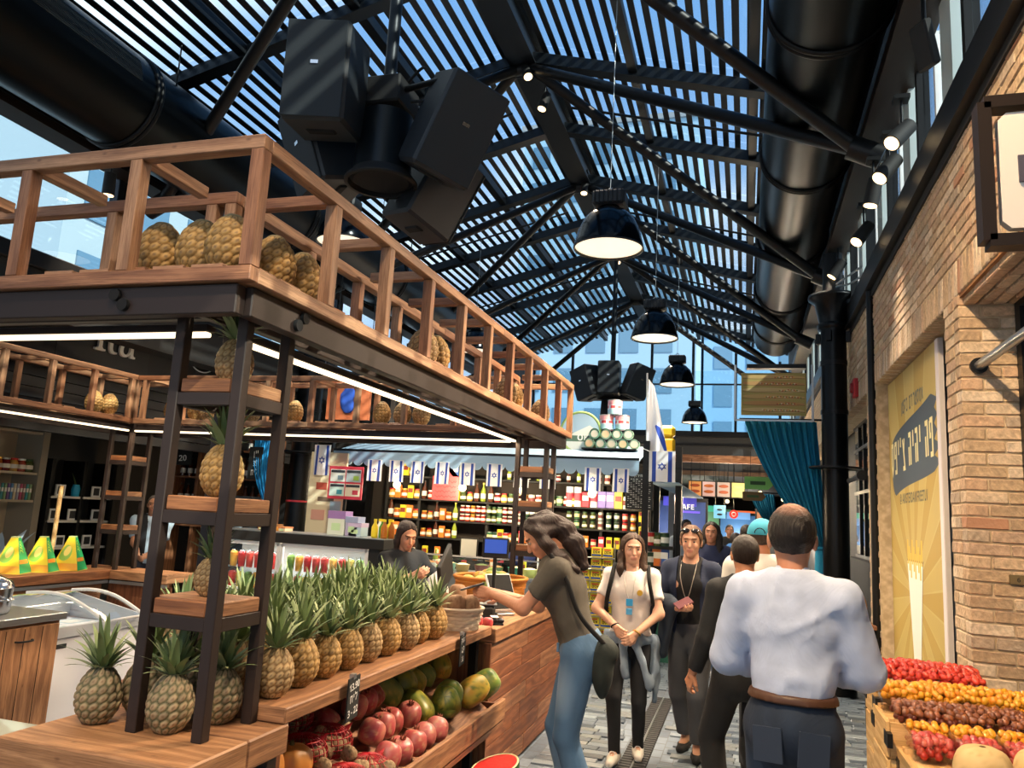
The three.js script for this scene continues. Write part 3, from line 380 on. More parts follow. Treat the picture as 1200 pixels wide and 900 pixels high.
// ---------------------------------------------------------------- figures: distance fields meshed with surface nets
function netMesh(sdf, mn, mx, h, colorFn) {
  const n = [0, 1, 2].map((k) => Math.ceil((mx[k] - mn[k]) / h) + 1), [nx, ny, nz] = n, val = new Float32Array(nx * ny * nz);
  const BS = 5; // whole blocks far from the surface take the value at their centre
  for (let K = 0; K < nz; K += BS) for (let J = 0; J < ny; J += BS) for (let I = 0; I < nx; I += BS) {
    const c = (BS - 1) / 2, d = sdf(mn[0] + (I + c) * h, mn[1] + (J + c) * h, mn[2] + (K + c) * h), far = Math.abs(d) > BS * h * 1.25 + 0.012;
    for (let k = K; k < Math.min(nz, K + BS); k++) for (let j = J; j < Math.min(ny, J + BS); j++) for (let i = I; i < Math.min(nx, I + BS); i++) val[i + nx * (j + ny * k)] = far ? d : sdf(mn[0] + i * h, mn[1] + j * h, mn[2] + k * h);
  }
  const id = new Int32Array(nx * ny * nz).fill(-1), pos = [], idx = [], sx = 1, sy = nx, sz = nx * ny, co = [0, sx, sy, sx + sy, sz, sx + sz, sy + sz, sx + sy + sz];
  const E = [[0, 1], [2, 3], [4, 5], [6, 7], [0, 2], [1, 3], [4, 6], [5, 7], [0, 4], [1, 5], [2, 6], [3, 7]];
  for (let k = 0; k < nz - 1; k++) for (let j = 0; j < ny - 1; j++) for (let i = 0; i < nx - 1; i++) {
    const q = i + j * sy + k * sz; let m = 0; for (let c = 0; c < 8; c++) if (val[q + co[c]] < 0) m |= 1 << c; if (m === 0 || m === 255) continue;
    let x = 0, y = 0, z = 0, t = 0; for (const [a, b] of E) { const ia = (m >> a) & 1, ib = (m >> b) & 1; if (ia === ib) continue; const va = val[q + co[a]], vb = val[q + co[b]], f = va / (va - vb); x += (a & 1) + f * ((b & 1) - (a & 1)); y += ((a >> 1) & 1) + f * (((b >> 1) & 1) - ((a >> 1) & 1)); z += (a >> 2) + f * ((b >> 2) - (a >> 2)); t++; }
    id[q] = pos.length / 3; pos.push(mn[0] + (i + x / t) * h, mn[1] + (j + y / t) * h, mn[2] + (k + z / t) * h);
  }
  const quad = (a, b, c, d, flip) => { if (a < 0 || b < 0 || c < 0 || d < 0) return; if (flip) idx.push(a, c, b, a, d, c); else idx.push(a, b, c, a, c, d); };
  for (let k = 1; k < nz - 1; k++) for (let j = 1; j < ny - 1; j++) for (let i = 1; i < nx - 1; i++) {
    const q = i + j * sy + k * sz, s0 = val[q] < 0;
    if (s0 !== val[q + sx] < 0) quad(id[q - sy - sz], id[q - sz], id[q], id[q - sy], !s0);
    if (s0 !== val[q + sy] < 0) quad(id[q - sx - sz], id[q - sx], id[q], id[q - sz], !s0);
    if (s0 !== val[q + sz] < 0) quad(id[q - sx - sy], id[q - sy], id[q], id[q - sx], !s0);
  }
  const g = new THREE.BufferGeometry(); g.setAttribute('position', new THREE.Float32BufferAttribute(pos, 3)); g.setIndex(idx);
  g.computeVertexNormals();
  const col = new Float32Array(pos.length); for (let i = 0; i < pos.length; i += 3) { const c = colorFn ? colorFn(pos[i], pos[i + 1], pos[i + 2]) : [1, 1, 1]; col[i] = c[0]; col[i + 1] = c[1]; col[i + 2] = c[2]; }
  g.setAttribute('color', new THREE.BufferAttribute(col, 3)); g.setAttribute('uv', new THREE.BufferAttribute(new Float32Array(pos.length / 3 * 2).map((_, i) => (i % 2 ? pos[(i >> 1) * 3 + 1] : pos[(i >> 1) * 3] + pos[(i >> 1) * 3 + 2])), 2));
  return g;
}
const smin = (a, b, k) => { const h = Math.max(k - Math.abs(a - b), 0) / k; return Math.min(a, b) - h * h * k * 0.25; };
const cap = (a, b, ra, rb = ra) => { const [ax, ay, az] = a, dx = b[0] - ax, dy = b[1] - ay, dz = b[2] - az, dd = dx * dx + dy * dy + dz * dz || 1e-9; return (x, y, z) => { let t = ((x - ax) * dx + (y - ay) * dy + (z - az) * dz) / dd; t = t < 0 ? 0 : t > 1 ? 1 : t; return Math.hypot(x - ax - dx * t, y - ay - dy * t, z - az - dz * t) - ra - (rb - ra) * t; }; };
const ell = (c, r, m) => (x, y, z) => { let a = x - c[0], b = y - c[1], d = z - c[2]; if (m) { const e = m; [a, b, d] = [e[0] * a + e[1] * b + e[2] * d, e[3] * a + e[4] * b + e[5] * d, e[6] * a + e[7] * b + e[8] * d]; } const k0 = Math.hypot(a / r[0], b / r[1], d / r[2]), k1 = Math.hypot(a / r[0] ** 2, b / r[1] ** 2, d / r[2] ** 2); return k1 < 1e-9 ? -Math.min(...r) : k0 * (k0 - 1) / k1; };
const uni = (l, k) => (x, y, z) => { let d = 1e9; for (const f of l) { const e = f(x, y, z); d = d > 1e8 ? e : smin(d, e, k); } return d; };
const vadd = (a, b, s = 1) => [a[0] + b[0] * s, a[1] + b[1] * s, a[2] + b[2] * s], vsub = (a, b) => [a[0] - b[0], a[1] - b[1], a[2] - b[2]], vlen = (a) => Math.hypot(...a), vnorm = (a) => { const l = vlen(a) || 1; return [a[0] / l, a[1] / l, a[2] / l]; }, vdot = (a, b) => a[0] * b[0] + a[1] * b[1] + a[2] * b[2], vcross = (a, b) => [a[1] * b[2] - a[2] * b[1], a[2] * b[0] - a[0] * b[2], a[0] * b[1] - a[1] * b[0]], lerp3 = (a, b, t) => [a[0] + (b[0] - a[0]) * t, a[1] + (b[1] - a[1]) * t, a[2] + (b[2] - a[2]) * t];
function ik(a, b, l1, l2, pole) { let d = vsub(b, a), L = vlen(d); const mx = (l1 + l2) * 0.998; if (L > mx) { b = vadd(a, vnorm(d), mx); d = vsub(b, a); L = mx; } const u = vnorm(d), t = (l1 * l1 - l2 * l2 + L * L) / (2 * L), h = Math.sqrt(Math.max(0, l1 * l1 - t * t)); let p = vadd(pole, u, -vdot(pole, u)); p = vnorm(p); return [vadd(vadd(a, u, t), p, h), b]; }
const cut = (f, p, n) => (x, y, z) => Math.max(f(x, y, z), (x - p[0]) * n[0] + (y - p[1]) * n[1] + (z - p[2]) * n[2]);
const fold = (f, amp, fr) => (x, y, z) => { const d = f(x, y, z); return d > 0.06 || d < -0.06 ? d : d + amp * (noise3(x * fr + 3, y * fr * 0.55 + 9, z * fr + 5) - 0.5) * 2; };
const crease = (f, amp, fr) => (x, y, z) => { const d = f(x, y, z); if (d > 0.05 || d < -0.05) return d; const n = noise3(x * fr + 3, y * fr * 0.7 + x * 3 + 9, z * fr * 0.6 + 5), m = noise3(x * fr * 2.1 + 13, y * fr * 1.1 + 2, z * fr + 7); return d - amp * (Math.max(0, 1 - Math.abs(n - 0.5) * 7) + 0.5 * Math.max(0, 1 - Math.abs(m - 0.5) * 7)) + amp * 0.5; };
const bounds = (pts, pad) => [[0, 1, 2].map((k) => Math.min(...pts.map((p) => p[k])) - pad), [0, 1, 2].map((k) => Math.max(...pts.map((p) => p[k])) + pad)];
const lin = (hex) => { const c = new THREE.Color(hex); return [c.r, c.g, c.b]; };
const wrinkle = tex(256, 256, (u, v) => { const n = per(u, v, 2.2, 1.4, 3), m = per(u, v, 5, 3, 7); return 0.6 * (1 - Math.abs(n - 0.5) * 5) + 0.4 * (1 - Math.abs(m - 0.5) * 4); }, false, [2.2, 2.2]), streak = tex(256, 64, (u, v) => per(u, v, 24, 0.5, 4), false, [7, 2.5]);
const clothM = (r = 0.85) => new THREE.MeshStandardMaterial({ vertexColors: true, roughness: r, side: THREE.DoubleSide, bumpMap: wrinkle, bumpScale: 0.0008 });
const CL = clothM(), SK = new THREE.MeshPhysicalMaterial({ vertexColors: true, roughness: 0.52, sheen: 0.2, side: THREE.DoubleSide }), HR = new THREE.MeshStandardMaterial({ vertexColors: true, roughness: 0.55, side: THREE.DoubleSide, bumpMap: streak, bumpScale: 0.004 });
function handSdf(w, dir, side, nrm, s, curl, thumbSign) { // w wrist, dir towards knuckles, side towards thumb, nrm palm outward
  const L = [], k = (a, b, c) => vadd(vadd(vadd(w, dir, a * s), side, b * s), nrm, c * s);
  for (let i = 0; i < 4; i++) { const b = 0.028 - i * 0.018, kn = k(0.088 - Math.abs(i - 1) * 0.005, b, 0.0); L.push(cap(k(0.012, b * 0.55, 0), kn, 0.014 * s, 0.0115 * s));
    const len = [0.068, 0.078, 0.072, 0.055][i]; let p = kn, a = curl * (0.35 + i * 0.05), d = dir; for (let j = 0; j < 3; j++) { const dd = vnorm(vadd([dir[0] * Math.cos(a), dir[1] * Math.cos(a), dir[2] * Math.cos(a)], nrm, Math.sin(a))); const q = vadd(p, dd, len * [0.46, 0.3, 0.24][j] * s); L.push(cap(p, q, (0.0098 - j * 0.0009) * s, (0.0092 - j * 0.0009) * s)); p = q; a += curl * [0.75, 0.55, 0.3][j]; } }
  let p = k(0.02, 0.024, 0.006), q = k(0.052, 0.05, 0.016), r = k(0.083, 0.058, 0.024 + curl * 0.01); L.push(cap(p, q, 0.0145 * s, 0.0115 * s), cap(q, r, 0.011 * s, 0.0085 * s)); L.push(cap(vadd(w, dir, -0.03 * s), k(0.02, 0, 0), 0.022 * s, 0.024 * s));
  return [uni(L, 0.006 * s), [vadd(w, dir, -0.02 * s), k(0.2, 0.07, 0.06), k(0.2, -0.06, -0.04), k(0.0, 0.07, -0.03), k(0.0, -0.05, 0.06), k(0.19, 0.07, -0.03), k(0.08, 0, 0.1)]];
}
function person(o) {
  const H = o.height || 1.7, s = H / 1.7, wS = o.male ? 1.1 : 0.96, wide = (o.wide || 1), det = o.detail ?? 1;
  const root = T('person', o.label, 'person', [o.x, o.y || 0, o.z], o.face, o.group);
  // skeleton in the figure's own frame: +z ahead, +x its left
  const lean = o.lean || 0, pel = o.pelvis || [0, 0.535 * H, 0], up = vnorm([o.tilt || 0, Math.cos(lean), Math.sin(lean)]), rt = [1, 0, 0], fw = vnorm(vcross(rt, up));
  const T3 = (a, b, c) => vadd(vadd(vadd(pel, rt, a * s), up, b * s), fw, c * s), Rm = [...rt, ...up, ...fw];
  const shl = 0.168 * wS * wide, sh = { L: T3(shl, 0.468, -0.01), R: T3(-shl, 0.468, -0.01) }, hip = { L: vadd(pel, [0.088 * s * wide, -0.03 * s, 0]), R: vadd(pel, [-0.088 * s * wide, -0.03 * s, 0]) };
  const foot = o.feet || { L: [0.1, 0, 0.02], R: [-0.1, 0, -0.02] }, leg = {}, arm = {};
  const fdir = (k) => vnorm((o.footDir && o.footDir[k]) || [k === 'L' ? 0.12 : -0.12, 0, 1]);
  for (const k of ['L', 'R']) { const an = vadd(foot[k], [0, 0.085 * s, 0]); const [kn, a2] = ik(hip[k], an, 0.43 * s, 0.42 * s, [k === 'L' ? 0.06 : -0.06, 0, 1]); leg[k] = { kn, an: a2 }; }
  const hd = o.hands || { L: T3(0.26, -0.06, 0.05), R: T3(-0.26, -0.06, 0.05) };
  for (const k of ['L', 'R']) { const sg = k === 'L' ? 1 : -1; const [el, wr] = ik(sh[k], hd[k], 0.285 * s, 0.255 * s, (o.pole && o.pole[k]) || [sg * 0.5, -0.4, -1]); arm[k] = { el, wr }; }
  const neck = T3(0, 0.545, -0.005), hy = o.headYaw || 0, hp = (o.headPitch || 0) + lean * (o.headLean ?? 0.5), ht = o.headTilt || 0;
  const hq = new THREE.Matrix4().makeRotationFromEuler(new THREE.Euler(hp, hy, ht, 'YXZ')).elements, hx = [hq[0], hq[1], hq[2]], hyv = [hq[4], hq[5], hq[6]], hz = [hq[8], hq[9], hq[10]];
  const hs = s * (o.headSize || 1), hc = vadd(vadd(neck, lerp3(up, hyv, 0.5), 0.135 * s), hz, 0.02 * s), hw = (p) => vadd(vadd(vadd(hc, hx, p[0] * hs), hyv, p[1] * hs), hz, p[2] * hs);
  const toH = (x, y, z) => { const d = [x - hc[0], y - hc[1], z - hc[2]]; return [vdot(d, hx) / hs, vdot(d, hyv) / hs, vdot(d, hz) / hs]; };
  const skin = lin(o.skin || '#c68e6e'), lip = mixc(skin, [0.45, 0.08, 0.08], 0.45), hairC = lin(o.hair || '#2a1c14');
  // torso volumes
  const tors = (g, belly = 0) => [ell(T3(0, 0.37, 0), [(0.158 * wS * wide + g) * s, (0.19 + g) * s, (0.108 + g + (o.bust ? 0.012 : 0)) * s], Rm), ell(T3(0, 0.18, 0.0), [(0.132 * wide * (o.male ? 1.1 : 1) + g) * s, (0.17 + g) * s, (0.098 + g + belly) * s], Rm), ell(vadd(pel, [0, 0.0, -0.012 * s]), [(0.158 * wide + g) * s, (0.14 + g) * s, (0.112 + g) * s]), cap(T3(0.04, 0.5, -0.015), sh.L, (0.055 + g) * s, (0.046 + g) * s), cap(T3(-0.04, 0.5, -0.015), sh.R, (0.055 + g) * s, (0.046 + g) * s), cap(T3(0, 0.49, -0.01), vadd(neck, up, 0.04 * s), (0.07 + g) * s, (0.052 + g * 0.4) * s), ...(o.bust ? [ell(T3(0.075, 0.36, 0.085), [0.062 * s, 0.062 * s, 0.05 * s], Rm), ell(T3(-0.075, 0.36, 0.085), [0.062 * s, 0.062 * s, 0.05 * s], Rm)] : [])];
  const armC = (k, g, t1 = 1) => { const l = [cap(sh[k], lerp3(sh[k], arm[k].el, Math.min(1, t1)), (0.05 * wS + g) * s, (0.041 * wS + g) * s)]; if (t1 > 1) l.push(cap(arm[k].el, lerp3(arm[k].el, arm[k].wr, t1 - 1), (0.04 * wS + g) * s, (0.028 + g + (t1 < 1.9 ? 0.006 : 0)) * s)); return l; };
  const legC = (k, g) => [cap(hip[k], leg[k].kn, (0.083 * (o.legW || 1) + g) * s, (0.056 + g) * s), cap(leg[k].kn, leg[k].an, (0.055 + g) * s, (0.036 + g * 1.5) * s)];
  const geos = [], res = det > 0.8 ? 0.013 : 0.02;
  // skin body: trunk, limbs and neck in one, finer head and hands merged in
  const bodyF = uni([...tors(-0.014), ...armC('L', 0, 2), ...armC('R', 0, 2), ...legC('L', -0.012), ...legC('R', -0.012), cap(neck, hc, 0.05 * s, 0.05 * s), ...['L', 'R'].map((k) => cap(leg[k].an, vadd(vadd(foot[k], [0, 0.045 * s, 0]), fdir(k), 0.09 * s), 0.034 * s, 0.03 * s))], 0.035);
  const pts = [hc, sh.L, sh.R, arm.L.el, arm.R.el, arm.L.wr, arm.R.wr, leg.L.kn, leg.R.kn, foot.L, foot.R, pel, leg.L.an, leg.R.an]; const [mn, mx] = bounds(pts, 0.17);
  geos.push(netMesh(bodyF, mn, mx, res * 1.15, () => skin));
  { const q = (f) => (x, y, z) => { const p = toH(x, y, z); return f(p[0], p[1], p[2]) * hs; };
    const base = uni([ell([0, 0.03, -0.012], [0.076, 0.093, 0.096]), ell([0, -0.04, 0.022], [0.056, 0.074, 0.07]), ell([0, -0.088, 0.058], [0.026, 0.022, 0.026])], 0.03), feat = uni([base, cap([0, 0.012, 0.088], [0, -0.024, 0.105], 0.008, 0.013), ell([0.03, -0.022, 0.066], [0.026, 0.024, 0.02]), ell([-0.03, -0.022, 0.066], [0.026, 0.024, 0.02]), ell([0, 0.035, 0.079], [0.05, 0.012, 0.014]), ell([0, -0.052, 0.087], [0.024, 0.006, 0.01]), ell([0, -0.064, 0.084], [0.02, 0.007, 0.01])], 0.012), ears = uni([ell([0.077, 0, -0.008], [0.011, 0.032, 0.02]), ell([-0.077, 0, -0.008], [0.011, 0.032, 0.02])], 0.001), so1 = ell([0.032, 0.012, 0.094], [0.017, 0.0075, 0.012]), so2 = ell([-0.032, 0.012, 0.094], [0.017, 0.0075, 0.012]), nk = cap([0, -0.06, -0.02], [0, -0.16, -0.035], 0.05, 0.053);
    const f = q((x, y, z) => { let d = smin(feat(x, y, z), ears(x, y, z), 0.006); d = smin(d, nk(x, y, z), 0.025); const e = Math.min(so1(x, y, z), so2(x, y, z)); return -smin(-d, e, 0.006); });
    const [a, b] = bounds([hw([0.1, 0.14, 0.13]), hw([-0.1, -0.16, -0.13]), hw([0.1, -0.16, 0.13]), hw([-0.1, 0.14, -0.13]), hw([0.1, 0.14, -0.13]), hw([-0.1, -0.16, 0.13])], 0.005);
    geos.push(netMesh(f, a, b, det > 0.8 ? 0.0048 : 0.009, (x, y, z) => { const p = toH(x, y, z); if (p[2] > 0.075 && Math.abs(p[1] + 0.058) < 0.012 && Math.abs(p[0]) < 0.023) return lip; const by = p[1] - 0.036 + Math.abs(Math.abs(p[0]) - 0.034) * 0.2; if (p[2] > 0.06 && Math.abs(by) < 0.006 && Math.abs(Math.abs(p[0]) - 0.034) < 0.022) return mixc(skin, hairC, 0.8); if (o.stubble && p[1] < -0.035 && p[2] > -0.03) return mixc(skin, hairC, 0.25); if (p[2] > 0.05 && Math.abs(Math.abs(p[0]) - 0.042) < 0.02 && Math.abs(p[1] + 0.025) < 0.02) return mixc(skin, [0.6, 0.2, 0.15], 0.14); return skin; })); }
  for (const k of ['L', 'R']) { if (o.hideHand === k || det < 0.8) continue; const sg = k === 'L' ? 1 : -1, d = vnorm((o.handDir && o.handDir[k]) || vsub(arm[k].wr, arm[k].el)); let nr = (o.palm && o.palm[k]) || [-sg, 0, 0]; nr = vnorm(vadd(nr, d, -vdot(nr, d))); let sd = vcross(nr, d); if (sg > 0) sd = sd.map((v) => -v); if (o.thumbFlip && o.thumbFlip[k]) sd = sd.map((v) => -v); const [f, p] = handSdf(arm[k].wr, d, sd, nr, s, (o.curl && o.curl[k]) ?? 0.6, sg); const [a, b] = bounds(p, 0.012); geos.push(netMesh(f, a, b, 0.0042, () => skin)); }
  P(root, 'body', mergeGeometries(geos), SK);
  // eyes
  if (det > 0.8 && !o.noEyes) for (const sx of [-1, 1]) { const e = P(root, 'eye', new THREE.SphereGeometry(0.0108 * hs, 12, 8), std(0x9c9088, 0.35), hw([sx * 0.032, 0.011, 0.0785])); e.scale.y = 0.62; P(e, 'iris', new THREE.SphereGeometry(0.0085 * hs, 10, 8), std(0x2a1a10, 0.2), [hz[0] * 0.0042 * hs, hz[1] * 0.0042 * hs, hz[2] * 0.0042 * hs]); }
  // clothes
  const c = o.clothes || {};
  const neckCut = (f, t) => { const sc = t.scoop ?? 0.3, q = vadd(vadd(neck, up, (0.055 - 0.03 * sc) * s), fw, (0.025 + 0.03 * sc) * s), r = (0.066 + 0.016 * sc) * s, tp = vadd(neck, up, 0.03 * s); return (x, y, z) => Math.max(f(x, y, z), r - Math.hypot(x - q[0], y - q[1], z - q[2]), (x - tp[0]) * up[0] + (y - tp[1]) * up[1] + (z - tp[2]) * up[2]); };
  const pool = (a, b, pad) => bounds(a, pad);
  if (c.top) { const t = c.top, g = t.loose ?? 0.012, slv = t.sleeve ?? 0.55, l = [...tors(g, t.belly || 0)]; let f = uni(l, 0.04); const arms = ['L', 'R'].map((k) => { let a = uni(armC(k, g + 0.003, slv), 0.02); const e = slv > 1 ? lerp3(arm[k].el, arm[k].wr, slv - 1) : lerp3(sh[k], arm[k].el, slv), n = slv > 1 ? vnorm(vsub(arm[k].wr, arm[k].el)) : vnorm(vsub(arm[k].el, sh[k])); return cut(a, e, n); });
    let full = (x, y, z) => smin(f(x, y, z), Math.min(arms[0](x, y, z), arms[1](x, y, z)), 0.03); full = t.crease ? crease(full, t.crease, 8) : fold(full, t.fold ?? 0.011, t.foldF ?? 13); full = neckCut(full, t); full = cut(full, vadd(pel, up, (t.hem ?? -0.05) * s), [-up[0], -up[1], -up[2]]);
    const [a, b] = bounds([sh.L, sh.R, arm.L.el, arm.R.el, ...(slv > 1 ? [arm.L.wr, arm.R.wr] : []), vadd(pel, up, -0.25 * s), neck, T3(0, 0.3, 0.1), T3(0, 0.3, -0.1)], 0.15); const base = lin(t.color); P(root, t.name || 'shirt', netMesh(full, a, b, res, (x, y, z) => { const n = noise3(x * 25, y * 25, z * 25); let q = 0.9 + 0.2 * n; return t.paint ? t.paint(x, y, z, base, s) : base.map((v) => v * q); }), CL); }
  if (c.over) { const t = c.over, g = t.loose ?? 0.026, slv = t.sleeve ?? 1.92, f = uni(tors(g), 0.04); const arms = slv ? ['L', 'R'].map((k) => { let a = uni(armC(k, g - 0.004, slv), 0.02); const e = slv > 1 ? lerp3(arm[k].el, arm[k].wr, slv - 1) : lerp3(sh[k], arm[k].el, slv), n = slv > 1 ? vnorm(vsub(arm[k].wr, arm[k].el)) : vnorm(vsub(arm[k].el, sh[k])); return cut(a, e, n); }) : []; let full = (x, y, z) => { let d = f(x, y, z); if (arms.length) d = smin(d, Math.min(arms[0](x, y, z), arms[1](x, y, z)), 0.03); return d; }; full = fold(full, 0.007, 10); full = neckCut(full, t); full = cut(full, vadd(pel, up, (t.hem ?? -0.1) * s), [-up[0], -up[1], -up[2]]);
    if (t.open) { const ff = full; full = (x, y, z) => { const d = ff(x, y, z), dx = x - pel[0], p = [x - pel[0], y - pel[1], z - pel[2]], az = vdot(p, fw), w = t.open * s * (0.5 + 0.5 * Math.min(1, Math.max(0, 1.4 - Math.abs(vdot(p, up) - 0.3) * 1.5))); return az > 0.0 ? Math.max(d, w - Math.abs(dx)) : d; }; }
    const [a, b] = bounds([sh.L, sh.R, arm.L.el, arm.R.el, arm.L.wr, arm.R.wr, vadd(pel, up, -0.3 * s), neck, T3(0, 0.3, 0.12), T3(0, 0.3, -0.12)], 0.16), base = lin(t.color); P(root, t.name || 'jacket', netMesh(full, a, b, res, (x, y, z) => { const q = 0.9 + 0.2 * noise3(x * 25, y * 25, z * 25); return base.map((v) => v * q); }), CL); }
  if (c.legs) { const t = c.legs, g = t.loose ?? 0.006; let f = uni([ell(vadd(pel, [0, 0.0, -0.012 * s]), [(0.162 * wide + g) * s, (0.15 + g) * s, (0.116 + g) * s]), ell(vadd(pel, [0.07 * s, -0.045 * s, -0.055 * s]), [0.085 * s, 0.095 * s, 0.075 * s]), ell(vadd(pel, [-0.07 * s, -0.045 * s, -0.055 * s]), [0.085 * s, 0.095 * s, 0.075 * s])], 0.03); const lg = ['L', 'R'].map((k) => uni([cap(hip[k], leg[k].kn, (0.083 * (o.legW || 1) + g) * s, (0.058 + g) * s), cap(leg[k].kn, vadd(leg[k].an, [0, -0.03 * s, 0]), (0.056 + g) * s, (0.042 + g * (t.flare ?? 1)) * s)], 0.02));
    let full = (x, y, z) => smin(f(x, y, z), Math.min(lg[0](x, y, z), lg[1](x, y, z)), 0.03); full = fold(full, t.fold ?? 0.006, 13); full = cut(full, vadd(pel, up, (t.rise ?? 0.09) * s), up); const lo = t.crop ?? 0.06; full = cut(full, [0, Math.min(foot.L[1], foot.R[1]) + lo * s, 0], [0, -1, 0]);
    const [a, b] = bounds([hip.L, hip.R, vadd(pel, [0, 0.1, 0]), leg.L.kn, leg.R.kn, leg.L.an, leg.R.an, foot.L, foot.R], 0.17), base = lin(t.color), fade = t.fade ? lin(t.fade) : null; P(root, t.name || 'trousers', netMesh(full, a, b, res, (x, y, z) => { const n = noise3(x * 22, y * 9, z * 22), m = noise3(x * 7 + 4, y * 4, z * 7); let q = base.map((v) => v * (0.85 + 0.3 * n)); if (fade) q = mixc(q, fade, Math.max(0, m - 0.35) * 1.1); return q; }), CL); }
  if (c.belt) { const f = (x, y, z) => ell(vadd(pel, [0, 0, -0.012 * s]), [(0.19 * wide) * s, 0.25 * s, 0.143 * s])(x, y, z); const g = cut(cut(f, vadd(pel, up, 0.12 * s), up), vadd(pel, up, 0.085 * s), [-up[0], -up[1], -up[2]]); const [a, b] = bounds([vadd(pel, [0.2, 0.14, 0.15]), vadd(pel, [-0.2, 0.03, -0.16])], 0.02); P(root, 'belt', netMesh(g, a, b, 0.012, () => lin(c.belt)), SK); }
  for (const k of ['L', 'R']) { if (!c.shoes) break; const t = c.shoes, d = fdir(k), F = foot[k], hi = t.low ? 0.03 : 0.05; const f = uni([cap(vadd(vadd(F, d, -0.045 * s), [0, 0.042 * s, 0]), vadd(vadd(F, d, 0.06 * s), [0, 0.04 * s, 0]), 0.04 * s, 0.041 * s), cap(vadd(vadd(F, d, 0.06 * s), [0, 0.038 * s, 0]), vadd(vadd(F, d, 0.15 * s), [0, 0.03 * s, 0]), 0.04 * s, 0.03 * s), ...(t.low ? [] : [cap(vadd(F, [0, 0.06 * s, 0]), vadd(F, [0, 0.09 * s, 0]), 0.044 * s, 0.04 * s)])], 0.02); let g = cut(f, [0, F[1] + 0.004, 0], [0, -1, 0]); g = cut(g, [0, F[1] + (t.low ? 0.062 : 0.1) * s, 0], [0, 1, 0]); const [a, b] = bounds([vadd(F, d, -0.1), vadd(F, d, 0.2), vadd(F, [0, 0.1, 0])], 0.05); const base = lin(t.color), sole = lin(t.sole || '#e8e6e0'); P(root, 'shoe', netMesh(g, a, b, 0.009, (x, y) => (y < F[1] + 0.026 ? sole : base)), CL); }
  // hair
  if (o.hairStyle !== 'none') { const st = o.hairStyle || 'short', th = st === 'short' ? 0.005 : 0.009; const L = [ell([0, 0.035, -0.018], [0.079 + th, 0.094 + th, 0.097 + th])]; const low = o.hairLow ?? (st === 'short' ? -0.055 : -0.1);
    const line = (x, y, z) => { const fr = 0.06 + (o.fringe || 0); let d = z - (0.036 + (y - 0.03) * 0.42); const e = y > 0.108 ? -1 : d; const side = st === 'short' ? Math.max(-(y + 0.03 - Math.abs(x) * 0) - 1, 0) : 0; void fr; void side; return e; };
    let strands = []; if (o.locks) for (const l of o.locks) { for (let i = 0; i < l.length - 1; i++) strands.push(cap(l[i].slice(0, 3), l[i + 1].slice(0, 3), l[i][3], l[i + 1][3])); }
    const capF = uni(L, 0.01), loF = strands.length ? uni(strands, 0.03) : null;
    const f = (x, y, z) => { const p = toH(x, y, z); let d = capF(p[0], p[1], p[2]); d = Math.max(d, line(p[0], p[1], p[2]), low - p[1]); if (st === 'short') d = Math.max(d, p[1] < 0 && p[2] > -0.02 ? p[2] - 0.012 : -1); if (loF) d = smin(d, loF(p[0], p[1], p[2]), 0.025); const a = Math.atan2(p[0], p[2]); if (st !== 'short' && p[1] > 0.02) d += 0.008 * Math.exp(-(p[0] * p[0]) / 0.00005) * Math.min(1, Math.max(0, (p[2] + 0.06) * 12)); return (d + (st === 'short' ? 0.004 * (noise3(p[0] * 120, p[1] * 60, p[2] * 120) - 0.5) : 0) + (st === 'short' ? 0.0006 : 0.0019) * Math.sin(a * 58 + 9 * noise3(p[0] * 14, p[1] * 6, p[2] * 14) + p[1] * 20) + (o.wavy || 0) * Math.sin(p[1] * 70 + a * 5)) * hs; };
    const pp = [[0.12, 0.15, 0.13], [-0.12, -0.14, -0.14], [0.12, -0.14, 0.1], [-0.12, 0.15, -0.14]].map(hw); if (o.locks) for (const l of o.locks) for (const q of l) pp.push(hw(q)); const [a, b] = bounds(pp, o.locks ? 0.055 : 0.01); P(root, 'hair', netMesh(f, a, b, det > 0.8 ? 0.0068 : 0.012, (x, y, z) => { const p = toH(x, y, z), n = noise3(Math.atan2(p[0], p[2]) * 22, p[1] * 4, 3), f = noise3(p[0] * 160, p[1] * 160, p[2] * 160); const q = hairC.map((v) => v * (0.6 + 0.9 * n)); if (!o.bald) return q; const t = Math.min(1, Math.max(0, 1.35 - Math.hypot(p[0], (p[1] - 0.115) * 0.9, (p[2] + 0.03) * 0.8) / 0.05)); return mixc(q, skin, t * (0.55 + 0.6 * f)); }), HR); }
  return { root, T3, hw, arm, sh, pel, up, fw, hc, hx, hyv, hz, s, neck, leg };
}
